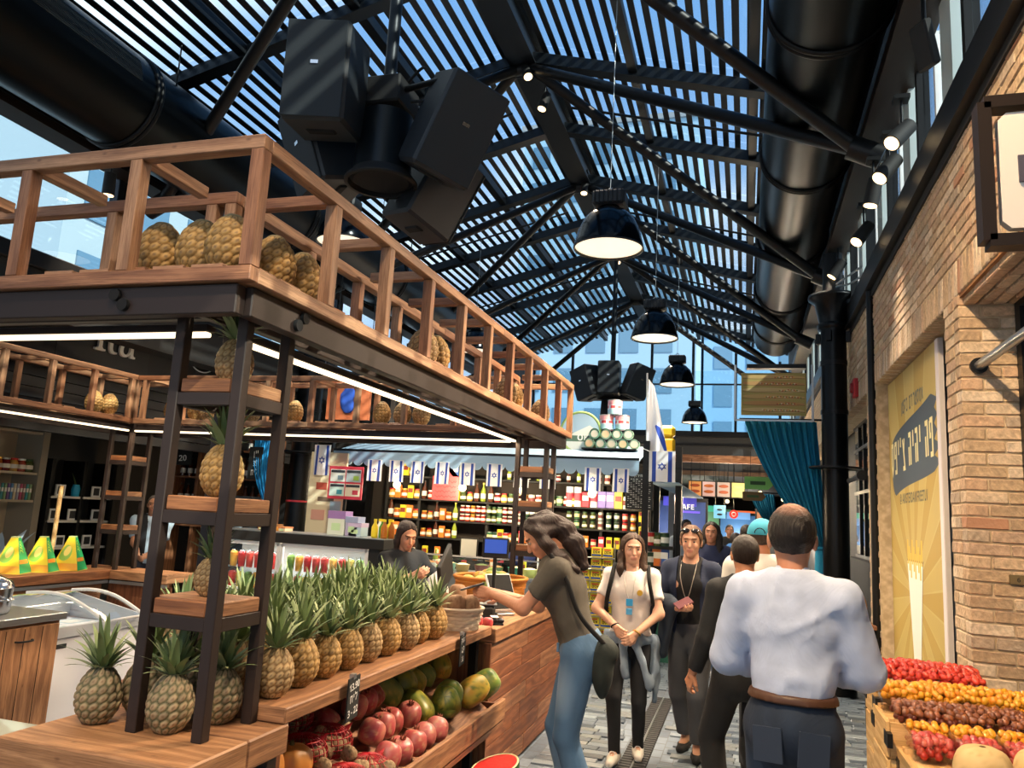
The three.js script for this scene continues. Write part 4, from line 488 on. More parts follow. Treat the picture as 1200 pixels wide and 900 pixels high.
// ---------------------------------------------------------------- the people
const longHair = (n, w = 0.03, spread = 0.07) => [[[0, 0.06, -0.085, 0.05], [0, -0.05, -0.1, 0.055], [0, -0.16, -0.1, 0.055], [0, -n, -0.095, 0.035]], [[spread, 0.06, -0.03, 0.03], [spread + 0.02, -0.05, -0.03, w], [spread + 0.028, -0.15, 0.03, w], [spread + 0.01, -n, 0.085, w * 0.55]], [[-spread, 0.06, -0.03, 0.03], [-spread - 0.02, -0.05, -0.03, w], [-spread - 0.028, -0.15, 0.03, w], [-spread - 0.01, -n, 0.085, w * 0.55]]];
{ // man in the pale shirt, seen from behind
  const p = person({ label: 'balding man seen from behind in a pale blue shirt and dark jeans', x: 0.19, z: -3.5, face: Math.PI - 0.12, height: 1.8, male: true, wide: 0.94, headSize: 1.09, headYaw: 0.05, hair: '#1c1613', skin: '#b87f62', hairStyle: 'short', bald: true, noEyes: true, feet: { L: [0.12, 0, 0.12], R: [-0.11, 0, -0.1] },
    hands: { L: [0.1, 1.14, 0.27], R: [-0.1, 1.14, 0.27] }, pole: { L: [0.75, -0.8, -0.35], R: [-0.75, -0.8, -0.35] }, palm: { L: [-1, 0, 0], R: [1, 0, 0] },
    clothes: { top: { color: '#b3bfd8', sleeve: 1.8, loose: 0.024, hem: 0.105, belly: 0.01, crease: 0.009, neck: 0.01, scoop: 0.1, name: 'shirt' }, legs: { color: '#1b2738', fade: '#33455c', loose: 0.016, rise: 0.13, name: 'jeans' }, belt: '#4a2c18', shoes: { color: '#2a201a', sole: '#181412' } } });
  // collar, yoke seam and back pockets
  P(p.root, 'collar', at(new THREE.CylinderGeometry(0.066, 0.076, 0.036, 28, 1, true), 0, 0, 0, 0, 0, 0, [1, 1, 1]), std(0xb9c5da, 0.8), vadd(p.neck, [0, 0.018, 0.002]), [0.12, 0, 0]);
  for (const sx of [-1, 1]) P(p.root, 'back_pocket', box(0.12, 0.13, 0.007, 0.002), std(0x1e2b3e, 0.85), [sx * 0.085, 0.9, -0.146], [0.1, sx * -0.35, sx * -0.06]);
}
{ // figure in black suit, from behind
  person({ label: 'dark haired person in a black blazer and black trousers walking away', x: 0.0, z: -4.95, face: Math.PI + 0.55, height: 1.66, male: false, wide: 1.12, headYaw: -0.3, hair: '#1d1410', skin: '#b9805f', hairStyle: 'short', hairLow: -0.085, noEyes: true, feet: { L: [0.1, 0, 0.1], R: [-0.1, 0, -0.12] }, hands: { L: [0.27, 0.86, 0.12], R: [-0.2, 0.93, 0.16] }, curl: { L: 0.9, R: 0.9 },
    clothes: { over: { color: '#15171a', sleeve: 1.9, hem: -0.16, loose: 0.024, name: 'blazer' }, legs: { color: '#111214', loose: 0.018, flare: 2, crop: 0.03, name: 'trousers' }, shoes: { color: '#101010', sole: '#0c0c0c', low: true } } });
}
{ // man with the blue cap
  const p = person({ label: 'man in a turquoise baseball cap and white t-shirt walking away', x: 0.12, z: -6.1, face: Math.PI - 0.15, height: 1.76, male: true, hair: '#4a3a30', skin: '#b97c5e', hairStyle: 'short', hairLow: -0.06, noEyes: true, clothes: { top: { color: '#d8d5cc', sleeve: 0.6, loose: 0.02, hem: -0.06 }, legs: { color: '#3c3f44', loose: 0.015 }, shoes: { color: '#333333' } } });
  const capM = std(0x2f8fa8, 0.8), c = P(p.root, 'cap', at(new THREE.SphereGeometry(0.112, 28, 14, 0, 6.29, 0, 1.62), 0, 0, 0, 0, 0, 0, [0.93, 1.02, 1.08]), capM, vadd(p.hc, [0, 0.032, -0.015])); P(c, 'brim', at(new THREE.CylinderGeometry(0.085, 0.085, 0.006, 24, 1, false, -1.57, 3.14), 0, 0, 0, 0, 0, 0, [0.9, 1, 1.2]), capM, [0, 0.005, 0.09], [0.15, 0, 0]); P(c, 'strap', at(new THREE.TorusGeometry(0.035, 0.006, 8, 16, 3.14), 0, 0, 0), M.dark, [0, 0.005, -0.108], [0, 0, 0]);
}
{ // woman with sunglasses on her head
  const p = person({ label: 'woman in black top and navy cardigan holding a phone, sunglasses on her head', x: -0.4, z: -6.3, face: -0.12, height: 1.69, bust: true, hair: '#5a3f2a', skin: '#c9967a', hairStyle: 'long', headYaw: 0.08, headPitch: 0.05, hairLow: -0.07, locks: [[[0, 0.05, -0.09, 0.04], [0, -0.04, -0.1, 0.035], [0, -0.08, -0.1, 0.02]]], feet: { L: [0.07, 0, 0.02], R: [-0.06, 0, -0.22] }, hands: { L: [0.17, 0.9, 0.14], R: [-0.05, 1.1, 0.24] }, pole: { L: [1, -0.2, -0.6], R: [-1, -0.6, -0.3] }, palm: { L: [-0.3, 0, -1], R: [0.3, 1, 0.2] }, curl: { L: 1.1, R: 0.9 },
    clothes: { top: { color: '#101114', sleeve: 0.3, loose: 0.012, hem: -0.04, scoop: 0.7, neck: 0.0 }, over: { color: '#1c2740', sleeve: 0.95, open: 0.085, hem: -0.04, name: 'cardigan', loose: 0.022 }, legs: { color: '#3b3d42', fade: '#55585e', loose: 0.012, crop: 0.12 }, shoes: { color: '#0e0e10', sole: '#0a0a0a', low: true } } });
  const sg = P(p.root, 'sunglasses', merge([-1, 1].map((q) => at(new THREE.SphereGeometry(0.028, 14, 10), q * 0.035, 0, 0, 0, 0, 0, [1.1, 0.8, 0.35]))), std(0x15100e, 0.15), p.hw([0, 0.095, 0.066]), [-0.8, 0, 0]); P(sg, 'arm', tubeGeo([[0.066, 0, 0], [0.088, 0.01, -0.05], [0.086, 0.02, -0.11]], 0.003, 10, 6), M.dark); P(sg, 'arm', tubeGeo([[-0.066, 0, 0], [-0.088, 0.01, -0.05], [-0.086, 0.02, -0.11]], 0.003, 10, 6), M.dark);
  P(p.root, 'necklace', tubeGeo([p.T3(0.06, 0.54, 0.06), p.T3(0.05, 0.42, 0.155), p.T3(0.0, 0.26, 0.155), p.T3(-0.05, 0.42, 0.155), p.T3(-0.06, 0.54, 0.06)], 0.0028, 40, 6), std(0xc9c3b4, 0.3, 0.8));
  const w = p.arm.R.wr; P(p.root, 'mobile_phone', box(0.072, 0.145, 0.01, 0.004), std(0x551f24, 0.3), [w[0] + 0.055, w[1] + 0.045, w[2] + 0.06], [-0.9, 0.2, -0.7]);
  // jacket hung over her right forearm
  const e = p.arm.R.el, f = netMesh(fold(uni([cap(vadd(e, [0, 0.0, 0]), lerp3(e, w, 0.75), 0.075, 0.06), cap(vadd(e, [-0.02, -0.02, 0.02]), vadd(e, [-0.05, -0.3, 0.04]), 0.075, 0.05), cap(lerp3(e, w, 0.6), vadd(lerp3(e, w, 0.6), [-0.03, -0.34, 0.02]), 0.06, 0.045)], 0.05), 0.014, 16), vadd(e, [-0.2, -0.45, -0.15]), vadd(e, [0.25, 0.14, 0.35]), 0.013, (x, y, z) => lin('#1d2836').map((v) => v * (0.7 + 0.6 * noise3(x * 30, y * 12, z * 30)))); P(p.root, 'folded_jacket', f, CL);
}
{ // young woman in the white t-shirt
  const p = person({ label: 'young woman in white t-shirt and black jeans with a jacket round her waist', x: -0.82, z: -6.02, face: 0.02, height: 1.61, bust: true, hair: '#3d2717', skin: '#cf9f84', hairStyle: 'long', headYaw: 0.25, headPitch: 0.06, locks: longHair(0.34, 0.032, 0.062), feet: { L: [0.07, 0, -0.12], R: [-0.075, 0, 0.1] }, hands: { L: [0.075, 0.93, 0.22], R: [-0.085, 0.965, 0.21] }, pole: { L: [1, -0.3, -0.5], R: [-1, -0.3, -0.5] }, palm: { L: [-0.8, -0.2, -0.5], R: [0.8, -0.2, -0.5] }, handDir: { L: [-0.5, -0.45, 0.55], R: [0.55, -0.4, 0.55] }, curl: { L: 1.0, R: 1.0 },
    clothes: { top: { color: '#e3dcd6', sleeve: 0.62, loose: 0.016, hem: 0.02, scoop: 0.8 }, legs: { color: '#121317', fade: '#26282e', loose: 0.002, name: 'jeans' }, shoes: { color: '#d9d4c9', sole: '#f0eee8' } } });
  const cloth = (x, y, z) => lin('#7d8ea0').map((v) => v * (0.65 + 0.7 * noise3(x * 26, y * 11, z * 26)));
  const q = p.pel; P(p.root, 'tied_jacket', netMesh(fold(uni([ell(vadd(q, [0, 0.0, -0.005]), [0.185, 0.062, 0.15]), ell(vadd(q, [0.0, -0.14, -0.1]), [0.19, 0.17, 0.06]), cap(vadd(q, [0.06, -0.0, 0.15]), vadd(q, [0.16, -0.3, 0.1]), 0.03, 0.034), cap(vadd(q, [-0.03, 0.0, 0.16]), vadd(q, [-0.01, -0.24, 0.15]), 0.03, 0.028), ell(vadd(q, [0.19, -0.2, -0.03]), [0.035, 0.24, 0.11]), ell(vadd(q, [-0.18, -0.12, -0.03]), [0.03, 0.15, 0.1])], 0.035), 0.016, 22), vadd(q, [-0.32, -0.5, -0.24]), vadd(q, [0.34, 0.12, 0.26]), 0.013, cloth), CL);
  P(p.root, 'lanyard', tubeGeo([p.T3(0.05, 0.55, 0.04), p.T3(0.04, 0.42, 0.15), p.T3(0.01, 0.3, 0.165), p.T3(-0.03, 0.42, 0.155), p.T3(-0.055, 0.55, 0.04)], 0.003, 30, 6), std(0xd0c9c0, 0.6)); P(p.root, 'badge', box(0.05, 0.05, 0.006, 0.002), std(0x3aa4e0, 0.4), p.T3(0.01, 0.285, 0.172)); P(p.root, 'badge', box(0.045, 0.045, 0.006, 0.002), std(0x5bb0e6, 0.4), p.T3(0.008, 0.215, 0.165)); P(p.root, 'shirt_emblem', at(new THREE.CylinderGeometry(0.022, 0.022, 0.004, 18), 0, 0, 0, Math.PI / 2), std(0xc9a23a, 0.6), p.T3(0.085, 0.36, 0.153), [0.1, 0.5, 0]);
  P(p.root, 'backpack_strap', tubeGeo([p.T3(-0.12, 0.46, -0.15), p.T3(-0.135, 0.555, -0.02), p.T3(-0.14, 0.46, 0.12), p.T3(-0.17, 0.3, 0.13), p.T3(-0.19, 0.16, 0.03)], 0.017, 24, 8), M.dark); P(p.root, 'backpack_strap', tubeGeo([p.T3(0.12, 0.46, -0.15), p.T3(0.135, 0.555, -0.02), p.T3(0.15, 0.46, 0.11), p.T3(0.18, 0.3, 0.1), p.T3(0.19, 0.16, 0.0)], 0.014, 24, 8), M.dark);
  const w = p.arm.L.wr; P(p.root, 'bracelet', at(new THREE.TorusGeometry(0.029, 0.006, 8, 20), 0, 0, 0), std(0xc8a050, 0.3, 0.9), w, [1.1, -0.5, 0]); P(p.root, 'bracelet', at(new THREE.TorusGeometry(0.029, 0.005, 8, 20), 0, 0, 0), M.dark, p.arm.R.wr, [1.1, 0.5, 0]); P(p.root, 'phone', box(0.07, 0.03, 0.012, 0.003), M.dark, p.T3(0.0, 0.03, 0.26));
  for (const k of ['L', 'R']) P(p.root, 'shoe_lace', merge([0, 1, 2].map((i) => at(new THREE.TorusGeometry(0.022, 0.003, 6, 12, 3.14), 0, 0, i * 0.018))), M.white, vadd(p.leg[k].an, [k === 'L' ? 0.006 : -0.006, -0.025, 0.045]), [-0.5, 0, 0]);
}
{ // woman leaning on the cash counter
  const p = person({ label: 'dark haired woman in olive t-shirt and blue jeans leaning on the cash counter', x: -1.03, z: -4.68, face: -1.42, height: 1.75, bust: true, hair: '#2b1a14', skin: '#c48a6b', hairStyle: 'long', lean: 0.33, headPitch: 0.5, headLean: 0.6, headYaw: 0.12, wavy: 0.0035, hairLow: -0.09, locks: [[[0, 0.06, -0.09, 0.055], [0, -0.05, -0.13, 0.062], [0.02, -0.15, -0.13, 0.058], [0.03, -0.27, -0.1, 0.035]], [[0.07, 0.05, 0.0, 0.035], [0.095, -0.05, 0.0, 0.035], [0.1, -0.16, -0.01, 0.04], [0.09, -0.27, -0.04, 0.028]], [[-0.07, 0.05, 0.02, 0.035], [-0.085, -0.05, 0.055, 0.03], [-0.08, -0.13, 0.06, 0.022]]],
    pelvis: [0, 0.96, -0.1], feet: { L: [0.1, 0, -0.2], R: [-0.1, 0, -0.1] }, legW: 1.08, hands: { L: [0.02, 1.245, 0.44], R: [-0.1, 1.23, 0.4] }, pole: { L: [0.55, -1, -0.1], R: [-0.5, -1, 0.0] }, palm: { L: [-1, 0, 0], R: [1, 0.2, 0] }, handDir: { L: [-0.2, 0.1, 1], R: [0.3, 0.05, 1] }, curl: { L: 1.1, R: 0.9 },
    clothes: { top: { color: '#4d483f', sleeve: 0.66, loose: 0.018, hem: -0.01, neck: 0.0, scoop: 0.3 }, legs: { color: '#41607f', fade: '#86a0b8', loose: 0.014, flare: 2.2, crop: 0.04, name: 'jeans' }, shoes: { color: '#303030' } } });
  for (const sx of [-1, 1]) P(p.root, 'back_pocket', box(0.12, 0.13, 0.012, 0.004), std(0x4d6d8c, 0.85), [sx * 0.08, 0.86, -0.185], [0.15, sx * -0.35, 0]);
  const w = p.arm.L.wr; P(p.root, 'held_phone', box(0.075, 0.15, 0.012, 0.004), std(0x2a2a2c, 0.3), [w[0] - 0.02, w[1] + 0.03, w[2] + 0.13], [-1.25, 0, 0.3]); P(p.root, 'belt_loop', box(0.012, 0.05, 0.01), std(0x4a6a89, 0.8), [0.15, 0.985, 0.02], [0, 1.3, 0]);
  const b = vadd(p.pel, [0.1, 0.02, -0.17]); P(p.root, 'backpack', netMesh(fold(uni([ell(vadd(b, [0.0, -0.1, 0.03]), [0.12, 0.17, 0.06]), cap(vadd(b, [-0.04, 0.05, 0.03]), vadd(b, [0.03, 0.0, 0.0]), 0.03, 0.06)], 0.05), 0.01, 12), vadd(b, [-0.2, -0.38, -0.16]), vadd(b, [0.2, 0.16, 0.14]), 0.013, (x, y, z) => lin('#17201d').map((v) => v * (0.7 + 0.6 * noise3(x * 30, y * 30, z * 30)))), CL); P(p.root, 'backpack_strap', tubeGeo([vadd(b, [0.06, 0.02, 0.0]), p.T3(0.19, 0.2, -0.07), p.T3(0.2, 0.42, -0.05), p.T3(0.16, 0.56, 0.0)], 0.014, 20, 8), M.dark);
}
{ // seller behind the pineapples
  const p = person({ label: 'young woman seller in black holding a white plastic bag behind the pineapples', x: -2.74, z: -6.1, face: 0.75, height: 1.6, bust: true, hair: '#2c1b14', skin: '#c78d6d', hairStyle: 'long', headPitch: 0.34, headYaw: 0.12, locks: [[[0, 0.06, -0.085, 0.055], [0.03, -0.05, -0.1, 0.06], [0.05, -0.15, -0.08, 0.05], [0.07, -0.26, -0.02, 0.03]], [[-0.07, 0.05, -0.02, 0.03], [-0.08, -0.05, -0.01, 0.026], [-0.08, -0.14, 0.02, 0.02], [-0.07, -0.26, 0.05, 0.014]]], hands: { L: [0.2, 1.27, 0.36], R: [-0.03, 1.2, 0.36] }, pole: { L: [0.6, -1, -0.2], R: [-0.6, -1, -0.2] }, palm: { L: [-0.6, -0.6, 0.1], R: [0.6, 0.4, 0] }, curl: { L: 1.0, R: 0.8 }, clothes: { top: { color: '#131519', sleeve: 1.35, loose: 0.016, hem: -0.06 }, legs: { color: '#1a1a1c', loose: 0.01 }, shoes: { color: '#222222' } } });
  const w = lerp3(p.arm.L.wr, p.arm.R.wr, 0.35); P(p.root, 'plastic_bag', netMesh(fold(uni([cap(vadd(w, [0.05, -0.0, 0.06]), vadd(w, [0.03, -0.08, 0.06]), 0.02, 0.07), ell(vadd(w, [0.03, -0.17, 0.07]), [0.1, 0.11, 0.08])], 0.05), 0.014, 22), vadd(w, [-0.15, -0.32, -0.08]), vadd(w, [0.2, 0.06, 0.22]), 0.01, () => [0.82, 0.78, 0.76]), new THREE.MeshPhysicalMaterial({ vertexColors: true, roughness: 0.4, transmission: 0.3, thickness: 0, side: THREE.DoubleSide }));
}
{ // shopkeeper on the far left and passers-by in the passage
  person({ label: 'shopkeeper in a dark waistcoat and pale blue shirt by the wine shelves', x: -7.25, z: -8.3, face: 0.6, height: 1.68, male: true, hair: '#3a2c22', skin: '#b98465', detail: 0.9, hairStyle: 'short', hands: { L: [0.06, 1.0, 0.3], R: [-0.08, 0.98, 0.3] }, clothes: { top: { color: '#aec6da', sleeve: 0.75, loose: 0.02 }, over: { color: '#1a1d22', sleeve: 0, open: 0.03, name: 'waistcoat' }, legs: { color: '#1c2030', loose: 0.012 }, shoes: { color: '#202020' } } });
  person({ label: 'dark haired woman in a navy zip jacket walking towards the viewer', x: -0.38, z: -9.6, face: -0.05, height: 1.73, bust: true, detail: 0.9, hair: '#17100d', skin: '#b98265', hairStyle: 'long', locks: longHair(0.3, 0.038, 0.066), feet: { L: [0.08, 0, 0.12], R: [-0.08, 0, -0.15] }, clothes: { over: { color: '#182345', sleeve: 1.9, name: 'jacket', hem: -0.1 }, top: { color: '#cdb9a8', sleeve: 0.3, scoop: 0.8, neck: -0.02 }, legs: { color: '#3d5878', loose: 0.008 }, shoes: { color: '#2a2a2a' } } });
  const far = [['man in a bright blue jacket walking away down the passage', 0.02, -10.9, 3.0, 1.72, '#2563a8', '#2a2c33'], ['person in a navy jacket bending over further down the passage', -0.12, -11.6, 2.6, 1.6, '#1c2f57', '#22252c'], ['person in a white shirt and beige trousers by the far shop', -0.92, -13.2, 0.3, 1.75, '#cfd9e2', '#8a7a58'], ['person in grey at the far end of the passage', 0.5, -14.5, 2.9, 1.68, '#6b6f74', '#2b2d30'], ['person in black near the far lit shops', -0.3, -16.5, 0.1, 1.7, '#1b1b1d', '#26282c'], ['person in a pale top by the far red sign', 0.7, -17.5, 3.1, 1.66, '#b9b4ac', '#3a3d44']];
  for (const [label, x, z, f, h, c1, c2] of far) person({ label, x, z, face: f, height: h, detail: 0.5, male: true, hair: '#221812', hairStyle: 'short', hairLow: -0.07, noEyes: true, group: 'passers-by in the passage', feet: { L: [0.09, 0, 0.14], R: [-0.09, 0, -0.14] }, clothes: { top: { color: c1, sleeve: 1.9, loose: 0.025, hem: -0.1 }, legs: { color: c2, loose: 0.012 }, shoes: { color: '#222222' } } });
}
// ---------------------------------------------------------------- fruit in the bin
function fruitGeo(R, H, lobes, lobeAmp, power, cols, s, bump = 0) { // lathe-like fruit with coloured patches; y from 0 to H
  const nu = 32, nv = 22, pos = [], col = [], idx = [];
  for (let j = 0; j <= nv; j++) for (let i = 0; i <= nu; i++) { const v = j / nv, th = (i / nu) * Math.PI * 2; const prof = Math.pow(Math.max(0, Math.sin(Math.PI * v)), power); const x = Math.cos(th), z = Math.sin(th), n = fbm3(x * 1.6 + s * 3, v * 3 + s, z * 1.6 + 5), m = fbm3(x * 6 + s, v * 12, z * 6, 3); const r = R * prof * (1 + lobeAmp * Math.cos(th * lobes)) * (1 + bump * (m - 0.5)); pos.push(x * r, H * (0.5 - 0.5 * Math.cos(Math.PI * v)), z * r); let c = mixc(cols[0], cols[1], Math.min(1, Math.max(0, (n - 0.35) * 3.2))); if (cols[2]) c = mixc(c, cols[2], Math.min(1, Math.max(0, (m - 0.56) * 6))); col.push(...c); }
  for (let j = 0; j < nv; j++) for (let i = 0; i < nu; i++) { const a = j * (nu + 1) + i, b = a + nu + 1; idx.push(a, b, a + 1, a + 1, b, b + 1); }
  const g = new THREE.BufferGeometry(); g.setAttribute('position', new THREE.Float32BufferAttribute(pos, 3)); g.setAttribute('color', new THREE.Float32BufferAttribute(col, 3)); g.setIndex(idx); g.computeVertexNormals(); return g;
}
const fruitM = new THREE.MeshPhysicalMaterial({ vertexColors: true, roughness: 0.42, clearcoat: 0.25, clearcoatRoughness: 0.4, side: THREE.DoubleSide }), mattFruit = new THREE.MeshStandardMaterial({ vertexColors: true, roughness: 0.85, bumpMap: speck, bumpScale: 0.002, side: THREE.DoubleSide });
{
  const binY = (x) => 0.475 + (-1.445 - x) * 0.61; // height of the sloped board
  const sets = [[[0.13, 0.2, 0.03], [0.42, 0.36, 0.04], [0.05, 0.09, 0.02]], [[0.45, 0.38, 0.05], [0.62, 0.33, 0.04], [0.16, 0.2, 0.03]], [[0.2, 0.27, 0.05], [0.1, 0.2, 0.03], [0.4, 0.36, 0.06]], [[0.62, 0.3, 0.04], [0.5, 0.36, 0.04], [0.35, 0.18, 0.03]]];
  const gs = sets.map((c, i) => fruitGeo(0.082, 0.21, 5, 0.035, 0.5, c, i + 1)), names = ['mottled green papaya', 'yellow papaya', 'green papaya with yellow flecks', 'orange ripe papaya'];
  const spots = []; { const order = [2, 1, 0, 2, 0, 1, 2, 1, 0, 2, 3, 2, 3, 0, 0, 0, 1, 0]; let q = 0; for (let r = 0; r < 4; r++) for (let i = 0; i < 5 - (r > 2 ? 1 : 0); i++) spots.push([-1.535 - r * 0.165, -4.76 + i * 0.168 + r * 0.03, order[q++ % 18]]); }
  for (const [x, z, k] of spots) { const p = T('papaya', names[k] + ' lying in the sloped bin beside the cash counter', 'papaya', [x, binY(x) + 0.055, z], 0, 'papayas in the bin'); const b = P(p, 'fruit', gs[k], fruitM, [-0.09, 0.02, 0]); b.rotation.set(rnd(-0.2, 0.2), rnd(0, 6), -1.05 + rnd(-0.15, 0.15)); P(b, 'stem_scar', at(new THREE.SphereGeometry(0.011, 10, 6), 0, 0, 0, 0, 0, 0, [1, 0.5, 1]), std(0x3a2c14, 0.8), [0, 0.188, 0]); }
  // pomegranates with calyx crowns
  const cal = []; for (let i = 0; i < 6; i++) cal.push(at(new THREE.ConeGeometry(0.007, 0.022, 6), Math.cos(i * 1.047) * 0.011, 0.011, Math.sin(i * 1.047) * 0.011, 0.3 * Math.sin(i * 1.047), 0, -0.3 * Math.cos(i * 1.047))); cal.push(at(new THREE.CylinderGeometry(0.014, 0.011, 0.014, 10), 0, 0, 0)); const calyx = merge(cal);
  const pg = [[[0.45, 0.06, 0.07], [0.5, 0.15, 0.12]], [[0.36, 0.05, 0.06], [0.55, 0.2, 0.14]], [[0.4, 0.05, 0.05], [0.42, 0.1, 0.08]]].map((c, i) => fruitGeo(0.062, 0.118, 5, 0.02, 0.5, [...c, [0.5, 0.28, 0.16]], i + 21));
  const ps = [[-1.53, -3.95], [-1.54, -3.81], [-1.53, -3.67], [-1.54, -3.53], [-1.66, -3.9], [-1.67, -3.75], [-1.66, -3.6], [-1.67, -3.46], [-1.8, -3.84], [-1.81, -3.69], [-1.8, -3.54], [-1.81, -3.4], [-1.94, -3.78], [-1.95, -3.63], [-1.94, -3.48], [-1.55, -3.4], [-1.95, -3.32]];
  ps.forEach(([x, z], i) => { const p = T('pomegranate', i < 4 ? 'red pomegranate in the row behind the wooden bin lip' : 'red pomegranate in the pile between papayas and net bags', 'pomegranate', [x, binY(x) + 0.028, z], 0, i < 4 ? 'front pomegranates' : 'pomegranates in the pile'); const b = P(p, 'fruit', pg[i % 3], fruitM, [0, 0, 0], [rnd(-0.7, 0.7), rnd(0, 6), rnd(-0.9, 0.2)]); P(b, 'calyx', calyx, std(0x7a3a22, 0.7), [0, 0.12, 0]); });
  // red net bags with brown tubers
  const lump = fruitGeo(0.028, 0.06, 3, 0.06, 0.6, [[0.3, 0.2, 0.1], [0.42, 0.3, 0.17], [0.12, 0.07, 0.03]], 31, 0.2), netM = std(0xa81822, 0.45), netG = merge([...Array.from({ length: 12 }, (_, i) => at(new THREE.TorusGeometry(0.1, 0.0022, 4, 24), 0, 0.055, 0, 0, i * Math.PI / 12, 0, [1.08, 0.72, 1.08])), ...[-0.8, -0.5, -0.2, 0.1, 0.4, 0.7].map((q) => at(new THREE.TorusGeometry(0.1 * Math.sqrt(1 - q * q), 0.0022, 4, 28), 0, 0.055 + q * 0.072, 0, Math.PI / 2, 0, 0, 1.08))]), netNeck = new THREE.ConeGeometry(0.03, 0.09, 10, 1, true);
  [[-1.56, -3.26], [-1.57, -3.08], [-1.74, -3.22], [-1.75, -3.02], [-1.58, -2.92], [-1.9, -3.14]].forEach(([x, z], i) => { const y = binY(x); const b = T('net_bag', ['red net bag of brown tubers against the bin lip by the pomegranates', 'red net bag of brown tubers in the middle of the bin lip', 'red net bag of brown tubers behind the front bags', 'red net bag of brown tubers lying deep in the bin', 'red net bag of brown tubers next to the orange pumpkins', 'red net bag of brown tubers at the back under the shelf'][i], 'bag', [x, y, z], rnd(0, 3), 'net bags in the bin'); for (let k = 0; k < 14; k++) { const o = P(b, 'tuber', lump, mattFruit, [Math.cos(k * 2.4) * (0.03 + 0.004 * k), 0.02 + 0.055 * Math.abs(Math.sin(k * 1.7)), Math.sin(k * 2.4) * (0.03 + 0.005 * k)], [rnd(0, 3), rnd(0, 3), rnd(0, 3)]); o.scale.setScalar(1.15); } P(b, 'net', netG, netM); P(b, 'tied_neck', netNeck, netM, [0.06, 0.1, 0.04], [0.6, 0, -0.5]); });
  // squashes next to the table
  const sq = fruitGeo(0.085, 0.14, 9, 0.04, 0.5, [[0.6, 0.24, 0.05], [0.66, 0.32, 0.08]], 41);
  [[-1.57, -2.78, 'orange squash lying in the bin next to the net bags'], [-1.7, -2.86, 'orange ribbed squash beside the front table'], [-1.74, -2.72, 'orange squash behind the front table leg'], [-1.88, -2.94, 'orange squash deeper in the bin behind the net bags']].forEach(([x, z, l]) => { const p = T('squash', l, 'squash', [x, binY(x) + 0.02, z], rnd(0, 3)); P(p, 'fruit', sq, fruitM); P(p, 'stem', new THREE.CylinderGeometry(0.008, 0.012, 0.03, 8), std(0x6a5a30, 0.8), [0, 0.14, 0]); });
  // half watermelon under the bin
  { const w = T('watermelon_half', 'cut watermelon half with red flesh on a low crate under the bin', 'watermelon', [-1.27, 0.4, -4.2]); w.rotation.set(0.12, 0.3, 0.25); const pts = []; for (let i = 0; i <= 12; i++) { const a = (i / 12) * Math.PI / 2; pts.push([Math.sin(a) * 0.135, -Math.cos(a) * 0.12]); } P(w, 'rind', lathe(pts, 32), std(0x2d5a24, 0.45)); P(w, 'white_rim', at(new THREE.TorusGeometry(0.129, 0.006, 8, 40), 0, 0, 0, Math.PI / 2), std(0xd8d9a8, 0.5)); P(w, 'flesh', new THREE.CylinderGeometry(0.124, 0.12, 0.014, 36), std(0xffffff, 0.35, 0, { map: mott([0.78, 0.13, 0.13], [0.9, 0.25, 0.22], 6, 3) }), [0, -0.004, 0]); 
    const c = T('low_crate', 'low wooden crate on the floor under the watermelon half', 'crate', [-1.27, 0, -4.2]); for (let i = 0; i < 3; i++) for (const s of [-1, 1]) { B(c, 'slat', -0.15, 0.15, 0.02 + i * 0.09, 0.1 + i * 0.09, s * 0.14 - 0.008, s * 0.14 + 0.008, M.pine); B(c, 'slat', s * 0.15 - 0.008, s * 0.15 + 0.008, 0.02 + i * 0.09, 0.1 + i * 0.09, -0.13, 0.13, M.pine); } B(c, 'base', -0.14, 0.14, 0, 0.02, -0.13, 0.13, M.pine); B(c, 'lid_slat', -0.14, 0.14, 0.262, 0.278, -0.1, 0.1, M.pine); }
}
// price boards in chalk
const chalk = (lines, w = 128, h = 192, bg = '#1d201f') => printM(w, h, (g) => { g.fillStyle = bg; g.fillRect(0, 0, w, h); g.fillStyle = g.strokeStyle = '#e6e6e0'; g.textAlign = 'center'; const lh = h / (lines.length + 0.3); lines.forEach((t, i) => { g.save(); g.translate(w / 2, (i + 0.2) * lh); g.rotate(-0.08); if (HEB[t[0]]) heb(g, t, 0, lh * 0.15, Math.min(lh * 0.6, w / t.length * 0.9), 6); else { g.font = 'bold ' + Math.floor(lh * 0.8) + 'px sans-serif'; g.fillText(t, 0, lh * 0.75, w * 0.9); } g.restore(); }); }, 0.8);
[['small chalk price board under the pineapple shelf by the net bags', -3.02, ['13.90', 'ליח', '3 - 22']], ['small chalk price board under the pineapple shelf by the basket', -4.32, ['מתוק', 'קג', '39']]].forEach(([l, z, t]) => { const b = T('price_board', l, 'sign', [-1.535, 0.952, z], Math.PI / 2 + 0.12); P(b, 'board', box(0.13, 0.17, 0.006, 0.002), M.blackMatt); P(b, 'writing', new THREE.PlaneGeometry(0.124, 0.164), chalk(t), [0, 0, 0.0038]); P(b, 'clip', box(0.03, 0.02, 0.02), M.steel, [0, 0.085, -0.006]); });
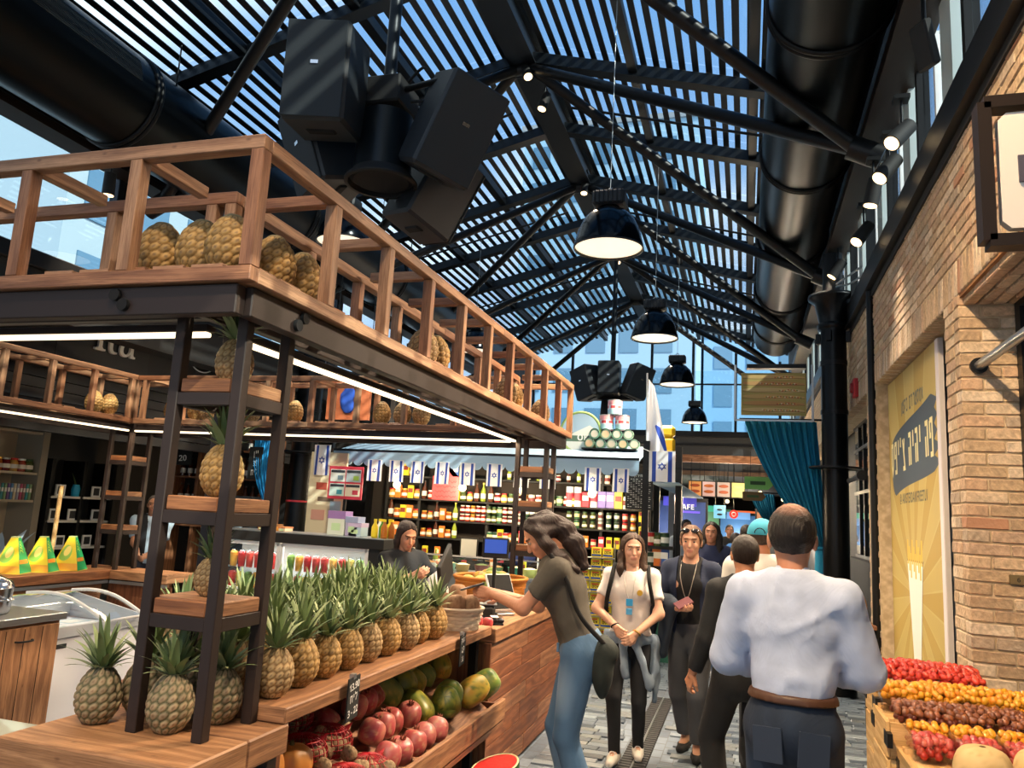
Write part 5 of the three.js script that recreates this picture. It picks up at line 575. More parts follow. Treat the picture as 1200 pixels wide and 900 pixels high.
// basket with coconuts
function weave(R0, R1, H, bandsN, m, name, parent, pos) { const bh = H / bandsN; for (let j = 0; j < bandsN; j++) { const y = bh * (j + 0.5), R = R0 + (R1 - R0) * (j + 0.5) / bandsN, nu = 96, pos2 = [], idx = []; for (let i = 0; i <= nu; i++) { const a = (i / nu) * Math.PI * 2, o = 0.006 * Math.sin(i / nu * Math.PI * 2 * 12 + (j % 2) * Math.PI); for (const [dy, dr] of [[-bh * 0.47, -0.002], [0, 0.004], [bh * 0.47, -0.002]]) pos2.push(Math.cos(a) * (R + o + dr), y + dy, Math.sin(a) * (R + o + dr) * 0.85); } for (let i = 0; i < nu; i++) for (const k of [0, 1]) { const a = i * 3 + k; idx.push(a, a + 1, a + 3, a + 1, a + 4, a + 3); } const g = new THREE.BufferGeometry(); g.setAttribute('position', new THREE.Float32BufferAttribute(pos2, 3)); g.setAttribute('uv', new THREE.Float32BufferAttribute(new Float32Array(pos2.length / 3 * 2), 2)); g.setIndex(idx); g.computeVertexNormals(); P(parent, name, g, m); } }
{
  const b = T('wicker_basket', 'whitewashed woven basket full of coconuts on the end of the shelf', 'basket', [-1.71, 1.01, -4.66], 0.5), wm = std(0xd8c6ae, 0.8, 0, { bumpMap: speck, bumpScale: 0.001 }); weave(0.135, 0.165, 0.125, 6, wm, 'weave_band', b); P(b, 'rim', at(new THREE.TorusGeometry(0.165, 0.011, 8, 48), 0, 0.128, 0, Math.PI / 2, 0, 0, [1, 1, 0.85]), wm); P(b, 'bottom', at(new THREE.CylinderGeometry(0.135, 0.135, 0.01, 32), 0, 0.005, 0, 0, 0, 0, [1, 1, 0.85]), wm);
  const cg = [0, 1].map((i) => fruitGeo(0.056, 0.115, 3, 0.03, 0.5, [[0.24, 0.13, 0.07], [0.34, 0.21, 0.12], [0.16, 0.08, 0.04]], 50 + i, 0.06)); [[-0.08, 0.03], [0.03, 0.07], [0.09, -0.02], [-0.02, -0.07], [0.0, 0.0]].forEach(([x, z], i) => { const c = T('coconut', ['brown coconut in the whitewashed basket near the pineapples', 'brown coconut in the middle front of the whitewashed basket', 'brown coconut by the basket rim next to the counter', 'brown coconut at the back of the whitewashed basket', 'brown coconut lying on top of the other coconuts'][i], 'coconut', [-1.71 + x, i === 4 ? 1.16 : 1.105, -4.66 + z], rnd(0, 3), 'coconuts in the basket'); P(c, 'shell', cg[i % 2], mattFruit, [0, 0, 0], [rnd(-0.3, 0.3), 0, rnd(-0.3, 0.3)]); });
}
// things on the cash counter
{
  const y = 0.99;
  const sc = T('price_scale', 'black shop scale with a pole mounted blue display on the cash counter', 'scale', [-1.86, y, -5.42], 0.35); P(sc, 'base', box(0.3, 0.09, 0.32, 0.02), M.blackMatt, [0, 0.045, 0]); P(sc, 'pan', box(0.32, 0.012, 0.3, 0.004), M.steel, [0, 0.1, 0]); rod(sc, 'pole', [0.13, 0.09, 0.1], [0.13, 0.42, 0.1], 0.014, M.blackMatt); P(sc, 'display_case', box(0.19, 0.145, 0.04, 0.008), M.blackMatt, [0.13, 0.49, 0.1]);
  P(sc, 'screen', box(0.158, 0.095, 0.004), std(0x0b1020, 0.3, 0, { emissive: 0xffffff, emissiveIntensity: 0.85, emissiveMap: canvasTex(160, 96, (g) => { g.fillStyle = '#3f62c8'; g.fillRect(0, 0, 160, 96); g.fillStyle = '#1a2f78'; for (let i = 0; i < 3; i++) for (let j = 0; j < 3; j++) g.fillRect(12 + i * 50, 12 + j * 28, 34, 12); }) }), [0.13, 0.5, 0.1215]);
  const tb = T('tablet_stand', 'black touch terminal tilted on a stand behind the scale', 'terminal', [-2.12, y, -5.4], 0.5); P(tb, 'foot', box(0.2, 0.03, 0.2, 0.008), M.blackMatt, [0, 0.015, 0]); beam(tb, 'arm', [0, 0.03, 0], [0.04, 0.26, -0.04], 0.06, 0.03, M.blackMatt); P(tb, 'screen_case', box(0.34, 0.26, 0.03, 0.008), M.blackMatt, [0.03, 0.3, 0], [0, 1.2, 0.5]);
  const tg = T('touch_screen', 'silver edged touch screen beside the mango basket', 'terminal', [-1.72, y, -5.62], 0.9); P(tg, 'foot', box(0.16, 0.02, 0.16, 0.005), M.steel, [0, 0.01, 0]); P(tg, 'panel', box(0.22, 0.28, 0.02, 0.005), M.white, [0, 0.16, 0], [-0.5, 0, 0]); P(tg, 'glass_face', box(0.2, 0.26, 0.004), M.dark, [0, 0.166, 0.011], [-0.5, 0, 0]);
  const dt = T('date_pack', 'clear pack of dark dates with white label on the cash counter', 'package', [-1.64, y, -5.1], 0.4); P(dt, 'tray', box(0.2, 0.012, 0.1, 0.004), M.dark, [0, 0.006, 0]); for (let i = 0; i < 10; i++) P(dt, 'date', at(new THREE.SphereGeometry(0.017, 10, 8), 0, 0, 0, 0, 0, 0, [1.5, 0.85, 0.9]), std(0x2a140c, 0.35), [-0.08 + (i % 5) * 0.04, 0.028, (i < 5 ? -0.024 : 0.024)]); P(dt, 'lid', box(0.2, 0.038, 0.1, 0.006), M.glass, [0, 0.032, 0]); P(dt, 'price_label', box(0.05, 0.001, 0.09), M.white, [0.04, 0.052, 0]);
  const cp = T('paper_cup', 'white paper cup on the cash counter beside the mango basket', 'cup', [-1.62, y, -6.02]); P(cp, 'cup', lathe([[0.0, 0], [0.026, 0], [0.036, 0.09], [0.038, 0.092]], 24), M.white);
  const ap = fruitGeo(0.034, 0.062, 5, 0.02, 0.5, [[0.45, 0.03, 0.05], [0.55, 0.08, 0.08]], 71); [['small red plum beside the coconut basket', -1.6, -4.97], ['small red plum behind the date pack', -1.68, -5.01]].forEach(([l, x, z]) => { const p = T('plum', l, 'plum', [x, y, z]); P(p, 'fruit', ap, fruitM); P(p, 'stem', new THREE.CylinderGeometry(0.002, 0.002, 0.012, 6), M.dark, [0, 0.062, 0]); });
  // mango basket at the back of the counter
  const wm = std(0xb8792f, 0.75), b = T('mango_basket', 'wide golden wicker basket of mangoes behind the scale', 'basket', [-2.02, y, -6.28], 0.2); const bw = new THREE.Group(); weave(0.26, 0.3, 0.2, 8, wm, 'weave_band', b); P(b, 'rim', at(new THREE.TorusGeometry(0.3, 0.016, 8, 48), 0, 0.205, 0, Math.PI / 2, 0, 0, [1, 1, 0.85]), wm); P(b, 'bottom', at(new THREE.CylinderGeometry(0.26, 0.26, 0.1, 32), 0, 0.06, 0, 0, 0, 0, [1, 1, 0.85]), wm); void bw;
  const mg = [[[0.28, 0.36, 0.06], [0.5, 0.42, 0.06]], [[0.55, 0.4, 0.05], [0.6, 0.22, 0.06]], [[0.16, 0.3, 0.05], [0.3, 0.4, 0.08]]].map((c, i) => fruitGeo(0.058, 0.13, 2, 0.08, 0.55, c, 80 + i)); for (let i = 0; i < 12; i++) { const a = i * 2.4, r = 0.05 + 0.018 * i; const p = T('mango', ['green and yellow mango in the golden wicker basket', 'orange mango in the golden wicker basket', 'dark green mango in the golden wicker basket'][i % 3], 'mango', [-2.02 + Math.cos(a) * r * 0.85, y + 0.25 - r * 0.2, -6.28 + Math.sin(a) * r * 0.75], 0, 'mangoes in the wicker basket'); P(p, 'fruit', mg[i % 3], fruitM, [0, -0.05, 0], [1.3, a, 0.3]); }
}
// ---------------------------------------------------------------- tomato crates by the brick pier
{
  const cr = (l, x0, x1, z0, z1, y1) => { const c = T('wooden_crate', l, 'crate', [(x0 + x1) / 2, 0, (z0 + z1) / 2], 0, 'tomato crates'); const w = (x1 - x0) / 2, d = (z1 - z0) / 2; for (const s of [-1, 1]) for (let i = 0; i < Math.round(y1 / 0.16); i++) { const a = y1 - 0.15 - i * 0.16; if (a < 0) break; B(c, 'side_board', s * w - 0.008, s * w + 0.008, a, a + 0.15, -d, d, M.pine, 0.002); B(c, 'end_board', -w + 0.009, w - 0.009, a, a + 0.15, s * d - 0.008, s * d + 0.008, M.pine, 0.002); } for (const sx of [-1, 1]) for (const sz of [-1, 1]) { B(c, 'corner_post', sx * (w - 0.03) - 0.02, sx * (w - 0.03) + 0.02, 0, y1 + 0.012, sz * (d - 0.03) - 0.02, sz * (d - 0.03) + 0.02, M.pine); B(c, 'corner_bracket', sx * w - 0.011, sx * w + 0.011, y1 - 0.1, y1 - 0.04, sz * d - 0.05, sz * d + 0.05, M.black); } B(c, 'top_board', -w + 0.01, w - 0.01, y1 - 0.03, y1 - 0.01, -d + 0.01, d - 0.01, M.pine); return c; };
  cr('tall wooden crate holding red tomatoes against the brick pier', 0.63, 1.14, -4.72, -4.42, 0.97); cr('tall wooden crate holding yellow and brown tomatoes', 0.62, 1.42, -4.4, -4.02, 0.9); cr('tall wooden crate holding the mixed tomato punnets', 0.66, 1.42, -4.0, -3.2, 0.8);
  const clear = new THREE.MeshPhysicalMaterial({ color: 0xffffff, roughness: 0.08, transmission: 1, thickness: 0, ior: 1.3, side: THREE.DoubleSide });
  const tg = (cols, s) => { const g = at(new THREE.SphereGeometry(1, 12, 8), 0, 0, 0, 0, 0, 0, [1.25, 0.95, 1]); const p = g.attributes.position, c = []; for (let i = 0; i < p.count; i++) { const n = fbm3(p.getX(i) * 1.2 + s, p.getY(i) * 1.2, p.getZ(i) * 1.2, 2); c.push(...mixc(cols[0], cols[1], Math.min(1, Math.max(0, (n - 0.35) * 3)))); } g.setAttribute('color', new THREE.Float32BufferAttribute(c, 3)); return g; };
  const tomM = new THREE.MeshPhysicalMaterial({ vertexColors: true, roughness: 0.25, clearcoat: 0.5, clearcoatRoughness: 0.2 });
  const kinds = { red: tg([[0.55, 0.03, 0.02], [0.65, 0.07, 0.03]], 1), yellow: tg([[0.72, 0.36, 0.02], [0.78, 0.27, 0.02]], 3), brown: tg([[0.17, 0.06, 0.03], [0.32, 0.1, 0.03]], 5), rose: tg([[0.5, 0.05, 0.05], [0.6, 0.14, 0.1]], 7) };
  const low = new THREE.SphereGeometry(1, 8, 6);
  const heap = (kind, label, cat, x0, x1, z0, z1, y0, n, r, group, hump = 0.05) => { // even top layer of single fruit over a loose lower layer
    const nz = Math.max(2, Math.round(Math.sqrt(n * (z1 - z0) / (x1 - x0)))), nx = Math.ceil(n / nz), Y = (u, v) => y0 + hump * 4 * v * (1 - v) * (0.6 + 0.8 * u * (1 - u)), g = [];
    for (let i = 0; i < nx * nz && i < n; i++) { const u = ((i % nx) + 0.5 + rnd(-0.35, 0.35)) / nx, v = (Math.floor(i / nx) + 0.5 + rnd(-0.35, 0.35)) / nz; const o = one({ red: 'red_cherry_tomato', rose: 'pink_cherry_tomato', yellow: 'yellow_cherry_tomato', brown: 'brown_cherry_tomato' }[kind], kinds[kind], tomM, [x0 + u * (x1 - x0), Y(u, v) + rnd(-0.004, 0.009), z0 + v * (z1 - z0)], [rnd(0, 6), rnd(0, 6), rnd(0, 6)], label, 'tomato', group); o.scale.setScalar(r * rnd(0.9, 1.15)); }
    for (let i = 0; i < n * 2; i++) { const u = rnd(), v = rnd(); g.push(at(low.clone(), x0 + u * (x1 - x0), Y(u, v) - r * rnd(0.8, 1.6), z0 + v * (z1 - z0), 0, 0, 0, r)); }
    const f = P(scene, numbered('tomatoes_below'), merge(g), std({ red: 0xa81a10, rose: 0xa02418, yellow: 0xc8860c, brown: 0x5a2412 }[kind], 0.35)); f.userData = { kind: 'stuff', label: 'lower layer of ' + { red: 'red cherry tomatoes by the brick pier', rose: 'red tomatoes inside the mixed punnets', yellow: 'yellow cherry tomatoes', brown: 'brown cherry tomatoes' }[kind], category: 'tomatoes' }; void cat; };
  const punnet = (label, x0, x1, z0, z1, y, h) => { const p = T('plastic_punnet', label, 'punnet', [(x0 + x1) / 2, y, (z0 + z1) / 2]); const w = (x1 - x0) / 2, d = (z1 - z0) / 2; B(p, 'tray_base', -w * 0.9, w * 0.9, 0, 0.003, -d * 0.9, d * 0.9, clear); P(p, 'tray_wall', box(0.003, h, d * 1.9), clear, [-w * 0.96, h / 2, 0], [0, 0, 0.12]); P(p, 'tray_wall', box(0.003, h, d * 1.9), clear, [w * 0.96, h / 2, 0], [0, 0, -0.12]); P(p, 'tray_wall', box(w * 1.9, h, 0.003), clear, [0, h / 2, d * 0.96], [0.12, 0, 0]); P(p, 'tray_wall', box(w * 1.9, h, 0.003), clear, [0, h / 2, -d * 0.96], [-0.12, 0, 0]); for (const s of [-1, 1]) { B(p, 'rim', -w - 0.006, w + 0.006, h, h + 0.004, s * d - 0.006, s * d + 0.006, clear); B(p, 'rim', s * w - 0.006, s * w + 0.006, h, h + 0.004, -d, d, clear); } return p; };
  for (let i = 0; i < 3; i++) punnet(['clear punnet of red tomatoes at the aisle corner of the pier crate', 'clear punnet of red tomatoes in the middle of the pier crate', 'clear punnet of red tomatoes touching the brick pier'][i], 0.645 + i * 0.16, 0.8 + i * 0.16, -4.71, -4.44, 0.97, 0.07);
  heap('red', 'shiny red cherry tomato heaped in the punnets against the brick pier', 'tomato', 0.65, 1.12, -4.71, -4.44, 1.035, 170, 0.0165, 'red cherry tomatoes by the pier', 0.06);
  for (let i = 0; i < 5; i++) punnet(['clear punnet of yellow tomatoes at the aisle corner', 'clear punnet of yellow tomatoes next to the corner one', 'clear punnet in the middle of the yellow tomatoes', 'clear punnet of yellow tomatoes by the brick jamb', 'clear punnet of yellow tomatoes by the shop window'][i], 0.63 + i * 0.155, 0.78 + i * 0.155, -4.4, -4.23, 0.9, 0.08);
  heap('yellow', 'yellow cherry tomato heaped between red and brown tomatoes', 'tomato', 0.63, 1.4, -4.4, -4.23, 0.985, 170, 0.0165, 'yellow cherry tomatoes', 0.05);
  heap('brown', 'dark brown cherry tomato heaped between the yellow and mixed tomatoes', 'tomato', 0.66, 1.4, -4.22, -4.03, 0.935, 190, 0.0165, 'brown cherry tomatoes', 0.045);
  for (let i = 0; i < 4; i++) { const x = 0.68 + i * 0.18; punnet(['clear punnet of red and yellow tomatoes at the crate corner', 'clear punnet of mixed tomatoes second from the crate corner', 'clear punnet of mixed tomatoes behind the melons', 'clear punnet of mixed tomatoes by the shop window'][i], x, x + 0.17, -3.99, -3.8, 0.8, 0.1); heap('rose', 'red cherry tomato inside the mixed punnets behind the melons', 'tomato', x + 0.015, x + 0.155, -3.98, -3.81, 0.845, 36, 0.0175, 'red tomatoes in mixed punnets', 0.05); heap('yellow', 'yellow cherry tomato on top of the mixed punnets', 'tomato', x + 0.01, x + 0.16, -4.0, -3.93, 0.905, 12, 0.0165, 'yellow tomatoes in mixed punnets', 0.01); }
  const mel = fruitGeo(0.1, 0.19, 10, 0.008, 0.5, [[0.62, 0.42, 0.18], [0.7, 0.5, 0.24], [0.52, 0.34, 0.14]], 91); [['round beige melon at the crate edge in front of the punnets', 0.84, -3.4], ['round beige melon beside the first melon in front of the punnets', 1.05, -3.45], ['round beige melon by the shop window', 1.27, -3.42]].forEach(([l, x, z]) => { const m = T('melon', l, 'melon', [x, 0.792, z], rnd(0, 3)); P(m, 'fruit', mel, mattFruit); P(m, 'stem_scar', at(new THREE.SphereGeometry(0.012, 8, 6), 0, 0, 0, 0, 0, 0, [1, 0.4, 1]), std(0x6a5430, 0.9), [0, 0.189, 0]); });
}
// ---------------------------------------------------------------- pendants
function pendant(label, x, y, z, r, top, power, group) {
  const t = T('pendant_lamp', label, 'lamp', [x, y, z], 0, group);
  P(t, 'shade', lathe([[r, 0], [r * 1.02, 0.01], [r * 0.985, 0.05], [r * 0.9, 0.16], [r * 0.74, 0.27], [r * 0.5, 0.345], [r * 0.3, 0.375], [r * 0.3, 0.39], [0.001, 0.39]].map(([a, b]) => [a, b * r / 0.31]), 40), std(0x10151b, 0.16, 0.6)); P(t, 'inner_reflector', lathe([[r * 0.97, 0.012], [r * 0.86, 0.15 * r / 0.31], [r * 0.6, 0.27 * r / 0.31], [0.001, 0.33 * r / 0.31]], 40), std(0xf3efe6, 0.5));
  P(t, 'diffuser', new THREE.CylinderGeometry(r * 0.94, r * 0.94, 0.012, 40), std(0xfff6e4, 0.5, 0, { emissive: 0xfff0d6, emissiveIntensity: 1.0 }), [0, 0.02, 0]); P(t, 'rim', at(new THREE.TorusGeometry(r, 0.008, 8, 40), 0, 0, 0, Math.PI / 2), std(0x0c0d0e, 0.4));
  const h = 0.39 * r / 0.31; P(t, 'gear_box', box(0.3 * r / 0.31, 0.14, 0.22 * r / 0.31, 0.02), std(0x14181d, 0.5), [0, h + 0.07, 0]); for (let i = -3; i <= 3; i++) P(t, 'cooling_fin', box(0.008, 0.12, 0.24 * r / 0.31), M.black, [i * 0.04, h + 0.07, 0]); P(t, 'hook', at(new THREE.TorusGeometry(0.025, 0.006, 6, 16), 0, 0, 0), M.steel, [0, h + 0.16, 0]); rod(t, 'cable', [0, h + 0.17, 0], [0, top - y, 0], 0.004, M.steel, 6);
  const l = new THREE.SpotLight(0xffe6c4, power, 0, 1.25, 0.6); l.position.set(0, -0.005, 0); l.target.position.set(0, -2, 0); l.shadow.radius = 10; t.add(l); t.add(l.target); return t;
}
[['black dome pendant lamp hanging nearest the speaker cluster', -1.19, 4.12, -6.6], ['black dome pendant lamp hanging in the middle of the ridge row', -1.18, 4.14, -10.25], ['smaller looking black dome pendant before the far speakers', -1.18, 4.14, -13.9], ['black dome pendant lamp hanging by the glazed gable end', -1.19, 4.12, -19.2]].forEach(([l, x, y, z]) => pendant(l, x, y, z, 0.31, 6.8, 70, 'dome pendants in a row'));
pendant('black dome pendant lamp of the row over the hall entrance', -1.19, 4.12, 0.7, 0.31, 6.8, 75, 'dome pendants in a row');
pendant('black dome pendant lamp seen through the timber canopy', -4.35, 4.62, -7.4, 0.3, 6.7, 60); pendant('black dome pendant lamp over the far corner of the fruit stand', -4.6, 4.5, -12.6, 0.3, 6.6, 60);
// ---------------------------------------------------------------- spotlights
function spot(label, p, target, power, color = 0xffd8a4, angle = 0.55, group) {
  const t = T('spotlight', label, 'spotlight', p, 0, group), d = vnorm(vsub(target, p)), q = new THREE.Quaternion().setFromUnitVectors(V3(0, -1, 0), V3(...d)); const c = P(t, 'housing', new THREE.CylinderGeometry(0.055, 0.06, 0.22, 20), M.blackMatt); c.quaternion.copy(q); c.position.set(d[0] * -0.1, d[1] * -0.1, d[2] * -0.1);
  const g = P(t, 'lens', new THREE.CylinderGeometry(0.05, 0.05, 0.012, 20), M.bulb, [d[0] * 0.012, d[1] * 0.012, d[2] * 0.012]); g.quaternion.copy(q); rod(t, 'bracket', [d[0] * -0.12, d[1] * -0.12 + 0.05, d[2] * -0.12], [d[0] * -0.12, d[1] * -0.12 + 0.24, d[2] * -0.12], 0.01, M.black, 6); P(t, 'mount', box(0.1, 0.03, 0.1), M.black, [d[0] * -0.12, d[1] * -0.12 + 0.25, d[2] * -0.12]);
  const l = new THREE.SpotLight(color, power, 0, angle, 0.7); l.position.set(d[0] * 0.03, d[1] * 0.03, d[2] * 0.03); l.target.position.set(d[0], d[1], d[2]); l.shadow.radius = 2.5; t.add(l); t.add(l.target); return t;
}
spot('lit spotlight of the bright pair by the clerestory, upper one', [0.95, 4.36, -5.42], [-1.8, 0.9, -3.6], 58, 0xffe2bf, 0.6, 'spotlights on the eave track'); spot('lit spotlight of the bright pair by the clerestory, lower one', [0.93, 4.28, -5.8], [-1.7, 0.6, -4.4], 58, 0xffe2bf, 0.6, 'spotlights on the eave track'); spot('downward spotlight on the eave track beyond the bright pair', [0.95, 4.32, -6.4], [0.1, 0, -6.6], 30, 0xffe6c8, 0.6, 'spotlights on the eave track'); spot('downward spotlight on the eave track near the column', [0.95, 4.3, -7.2], [-1.6, 0.5, -5.8], 58, 0xffe2bf, 0.6, 'spotlights on the eave track'); spot('round spotlight glowing on top of the column capital', [0.95, 4.62, -9.25], [-1.4, 1.2, -9.4], 40, 0xffe6c8, 0.7);
spot('spotlight on the ridge aimed down, upper of the ridge pair', [-2.5, 6.86, -8.1], [-0.4, 0.8, -6.0], 55, 0xffe6c8, 0.5); spot('spotlight on the ridge aimed down, lower of the ridge pair', [-2.42, 6.66, -8.5], [-3.6, 1, -7.4], 45, 0xffe6c8, 0.5); spot('spotlight at the second ridge node beyond the first pendant', [-2.5, 6.85, -11.5], [-2.6, 1.2, -10.2], 55, 0xffe6c8, 0.6); spot('spotlight at the third ridge node', [-2.5, 6.85, -15.0], [-0.8, 1, -13], 45, 0xffe6c8, 0.6);
spot('lit spotlight under the left eave beam by the window', [-6.05, 4.62, -5.75], [-6.2, 0.9, -6], 35, 0xffe6c8, 0.6); spot('spotlight under a roof strut aimed at the brick pier', [-0.7, 5.45, -1.3], [1.1, 1.7, -4.3], 120, 0xffdcae, 0.55); spot('spotlight under a roof strut aimed at the front table', [-0.5, 5.2, -0.6], [-1.8, 1.4, -2.6], 32, 0xffe6c8, 0.45);
// square black flood on the eave beam
{ const f = T('flood_light', 'square black flood light hanging under the eave beam', 'light', [0.98, 4.72, -4.55]); P(f, 'body', box(0.05, 0.26, 0.17, 0.01), M.blackMatt, [0, -0.2, 0], [0.2, 0.3, 0.25]); rod(f, 'arm', [0, 0.2, 0], [0, -0.12, 0], 0.014, M.black, 8); P(f, 'bracket', box(0.09, 0.08, 0.1), M.black, [0, 0.18, 0]); }
{ const f = T('flood_light', 'second black flood light further up the eave beam', 'light', [0.98, 4.9, -3.9]); P(f, 'body', box(0.05, 0.2, 0.15, 0.01), M.blackMatt, [0, -0.1, 0], [0.2, 0.3, 0.25]); P(f, 'bracket', box(0.09, 0.08, 0.1), M.black, [0, 0.05, 0]); }
// twin conduit brackets from clerestory to column
{ const w = T('cable_bracket', 'pair of thin bent conduits reaching from the window sill to the column', 'conduit'); P(w, 'conduit', tubeGeo([[1.14, 4.4, -8.2], [1.05, 4.42, -8.6], [0.98, 4.48, -9.1]], 0.012, 12, 6), M.steel); P(w, 'conduit', tubeGeo([[1.14, 4.3, -8.2], [1.06, 4.33, -8.6], [0.98, 4.45, -9.1]], 0.012, 12, 6), M.steel); }
// ---------------------------------------------------------------- loudspeakers
function speaker(label, pos, ry, rx, rz, s = 1, group) { const t = T('loudspeaker', label, 'speaker', pos, 0, group); t.rotation.set(rx, ry, rz, 'YXZ'); P(t, 'cabinet', box(0.34 * s, 0.52 * s, 0.34 * s, 0.018 * s), std(0x20252a, 0.55)); P(t, 'grille', box(0.32 * s, 0.5 * s, 0.012, 0.004), std(0x23282c, 0.8, 0, { bumpMap: fabricBump, bumpScale: 0.002 }), [0, 0, 0.176 * s]); P(t, 'badge', box(0.04 * s, 0.018 * s, 0.004), M.chrome, [0, 0.03 * s, 0.184 * s]); rod(t, 'yoke', [0, 0.1 * s, -0.16 * s], [0, 0.12 * s, -0.4 * s], 0.018, M.black, 8); P(t, 'handle_recess', box(0.16 * s, 0.03 * s, 0.06 * s, 0.01), M.dark, [0, -0.255 * s, 0]); return t; }
speaker('black loudspeaker of the near cluster with sun stripes, facing the stand front', [-2.13, 3.92, -3.3], 0.18, 0.12, -0.05, 1, 'near speaker cluster'); speaker('black loudspeaker of the near cluster tilted towards the aisle', [-1.5, 3.72, -3.55], 0.75, 0.42, -0.25, 1, 'near speaker cluster'); speaker('black loudspeaker of the near cluster behind the timber rail', [-2.34, 3.76, -3.7], -0.6, 0.3, 0.15, 1, 'near speaker cluster'); speaker('black loudspeaker of the near cluster hidden behind the round bass unit', [-1.76, 3.55, -3.95], 2.6, 0.35, 0.2, 0.95, 'near speaker cluster');
{ const t = T('bass_unit', 'round black hanging bass loudspeaker on a pole amid the speaker cluster', 'speaker', [-1.93, 3.6, -3.62]); rod(t, 'pole', [0, 0.5, 0], [0, 3.1, 0], 0.035, M.steelBlue, 16); P(t, 'hub_box', box(0.26, 0.16, 0.26, 0.01), M.blackMatt, [0, 0.38, 0]); P(t, 'drum', new THREE.CylinderGeometry(0.15, 0.16, 0.34, 32), std(0x171d22, 0.3, 0.5), [0, 0.1, 0]); P(t, 'flare', lathe([[0.16, 0], [0.2, -0.05], [0.2, -0.065], [0.18, -0.065]], 36), M.blackMatt, [0, -0.06, 0]); P(t, 'cone', new THREE.CylinderGeometry(0.182, 0.15, 0.02, 32), M.dark, [0, -0.1, 0]); for (const a of [0.4, 2.2, 3.9, 5.4]) rod(t, 'arm', [Math.cos(a) * 0.12, 0.4, Math.sin(a) * 0.12], [Math.cos(a) * 0.42, 0.36, Math.sin(a) * 0.42], 0.018, M.black, 8); P(t, 'cable', tubeGeo([[0.1, 0.46, 0], [0.25, 0.5, 0.08], [0.33, 0.3, 0.1], [0.2, 0.28, 0.12]], 0.008, 20, 6), M.dark); }
speaker('black loudspeaker of the far cluster, tilted one beside the olive tins', [-2.52, 3.92, -12.5], -0.5, 0.1, 0.3, 1.05, 'far speaker cluster'); speaker('black loudspeaker of the far cluster, upright middle one', [-2.16, 4.0, -12.5], 0.05, 0.0, 0, 1.05, 'far speaker cluster'); speaker('black loudspeaker of the far cluster, tilted one beside the flag', [-1.7, 3.94, -12.5], 0.5, 0.1, -0.32, 1.05, 'far speaker cluster');
{ const t = T('speaker_mount', 'black pole carrying the far speaker cluster under the roof', 'mount', [-2.16, 0, -12.8]); rod(t, 'pole', [0, 3.7, 0], [0, 7.2, 0], 0.04, M.steelBlue, 12); P(t, 'hub_box', box(0.7, 0.2, 0.2), M.blackMatt, [0, 3.78, 0]); P(t, 'bass_drum', new THREE.CylinderGeometry(0.17, 0.19, 0.28, 24), M.blackMatt, [0, 3.55, 0]); }
// ---------------------------------------------------------------- cast columns
function column(label, x, z, top, r, group) { const t = T('cast_column', label, 'column', [x, 0, z], 0, group); P(t, 'shaft', lathe([[r * 1.35, 0], [r * 1.35, 0.25], [r * 1.1, 0.32], [r, 0.5], [r, top - 0.42], [r * 1.25, top - 0.4], [r * 1.25, top - 0.34], [r * 1.1, top - 0.33], [r * 1.45, top - 0.1], [r * 1.95, top - 0.04], [r * 1.95, top], [0.001, top]], 32), std(0x101214, 0.32, 0.6)); for (const y of [2.42, 3.05, 3.62]) P(t, 'collar', new THREE.CylinderGeometry(r * 1.06, r * 1.06, 0.05, 32), M.black, [0, y, 0]); P(t, 'disc_collar', new THREE.CylinderGeometry(r * 2.0, r * 2.0, 0.02, 32), M.black, [0, 2.42, 0]); rod(t, 'stub', [0, top, 0], [0, top + 0.5, 0], r * 0.8, M.black, 20); for (let i = 0; i < 4; i++) { const a = i * 1.571 + 0.4; P(t, 'bracket', box(0.05, 0.12, 0.06), M.black, [Math.cos(a) * r * 1.2, top - 0.5, Math.sin(a) * r * 1.2], [0, -a, 0]); } return t; }
column('black cast iron column with flared capital between curtain and brick wall', 0.97, -9.4, 4.42, 0.14); { const c = column('black cast iron column with a red band next to the blue curtain of the wine shop', -6.2, -10.0, 4.3, 0.19); P(c, 'red_band', new THREE.CylinderGeometry(0.194, 0.194, 0.025, 32), std(0xa82a38, 0.6), [0, 1.72, 0]); }
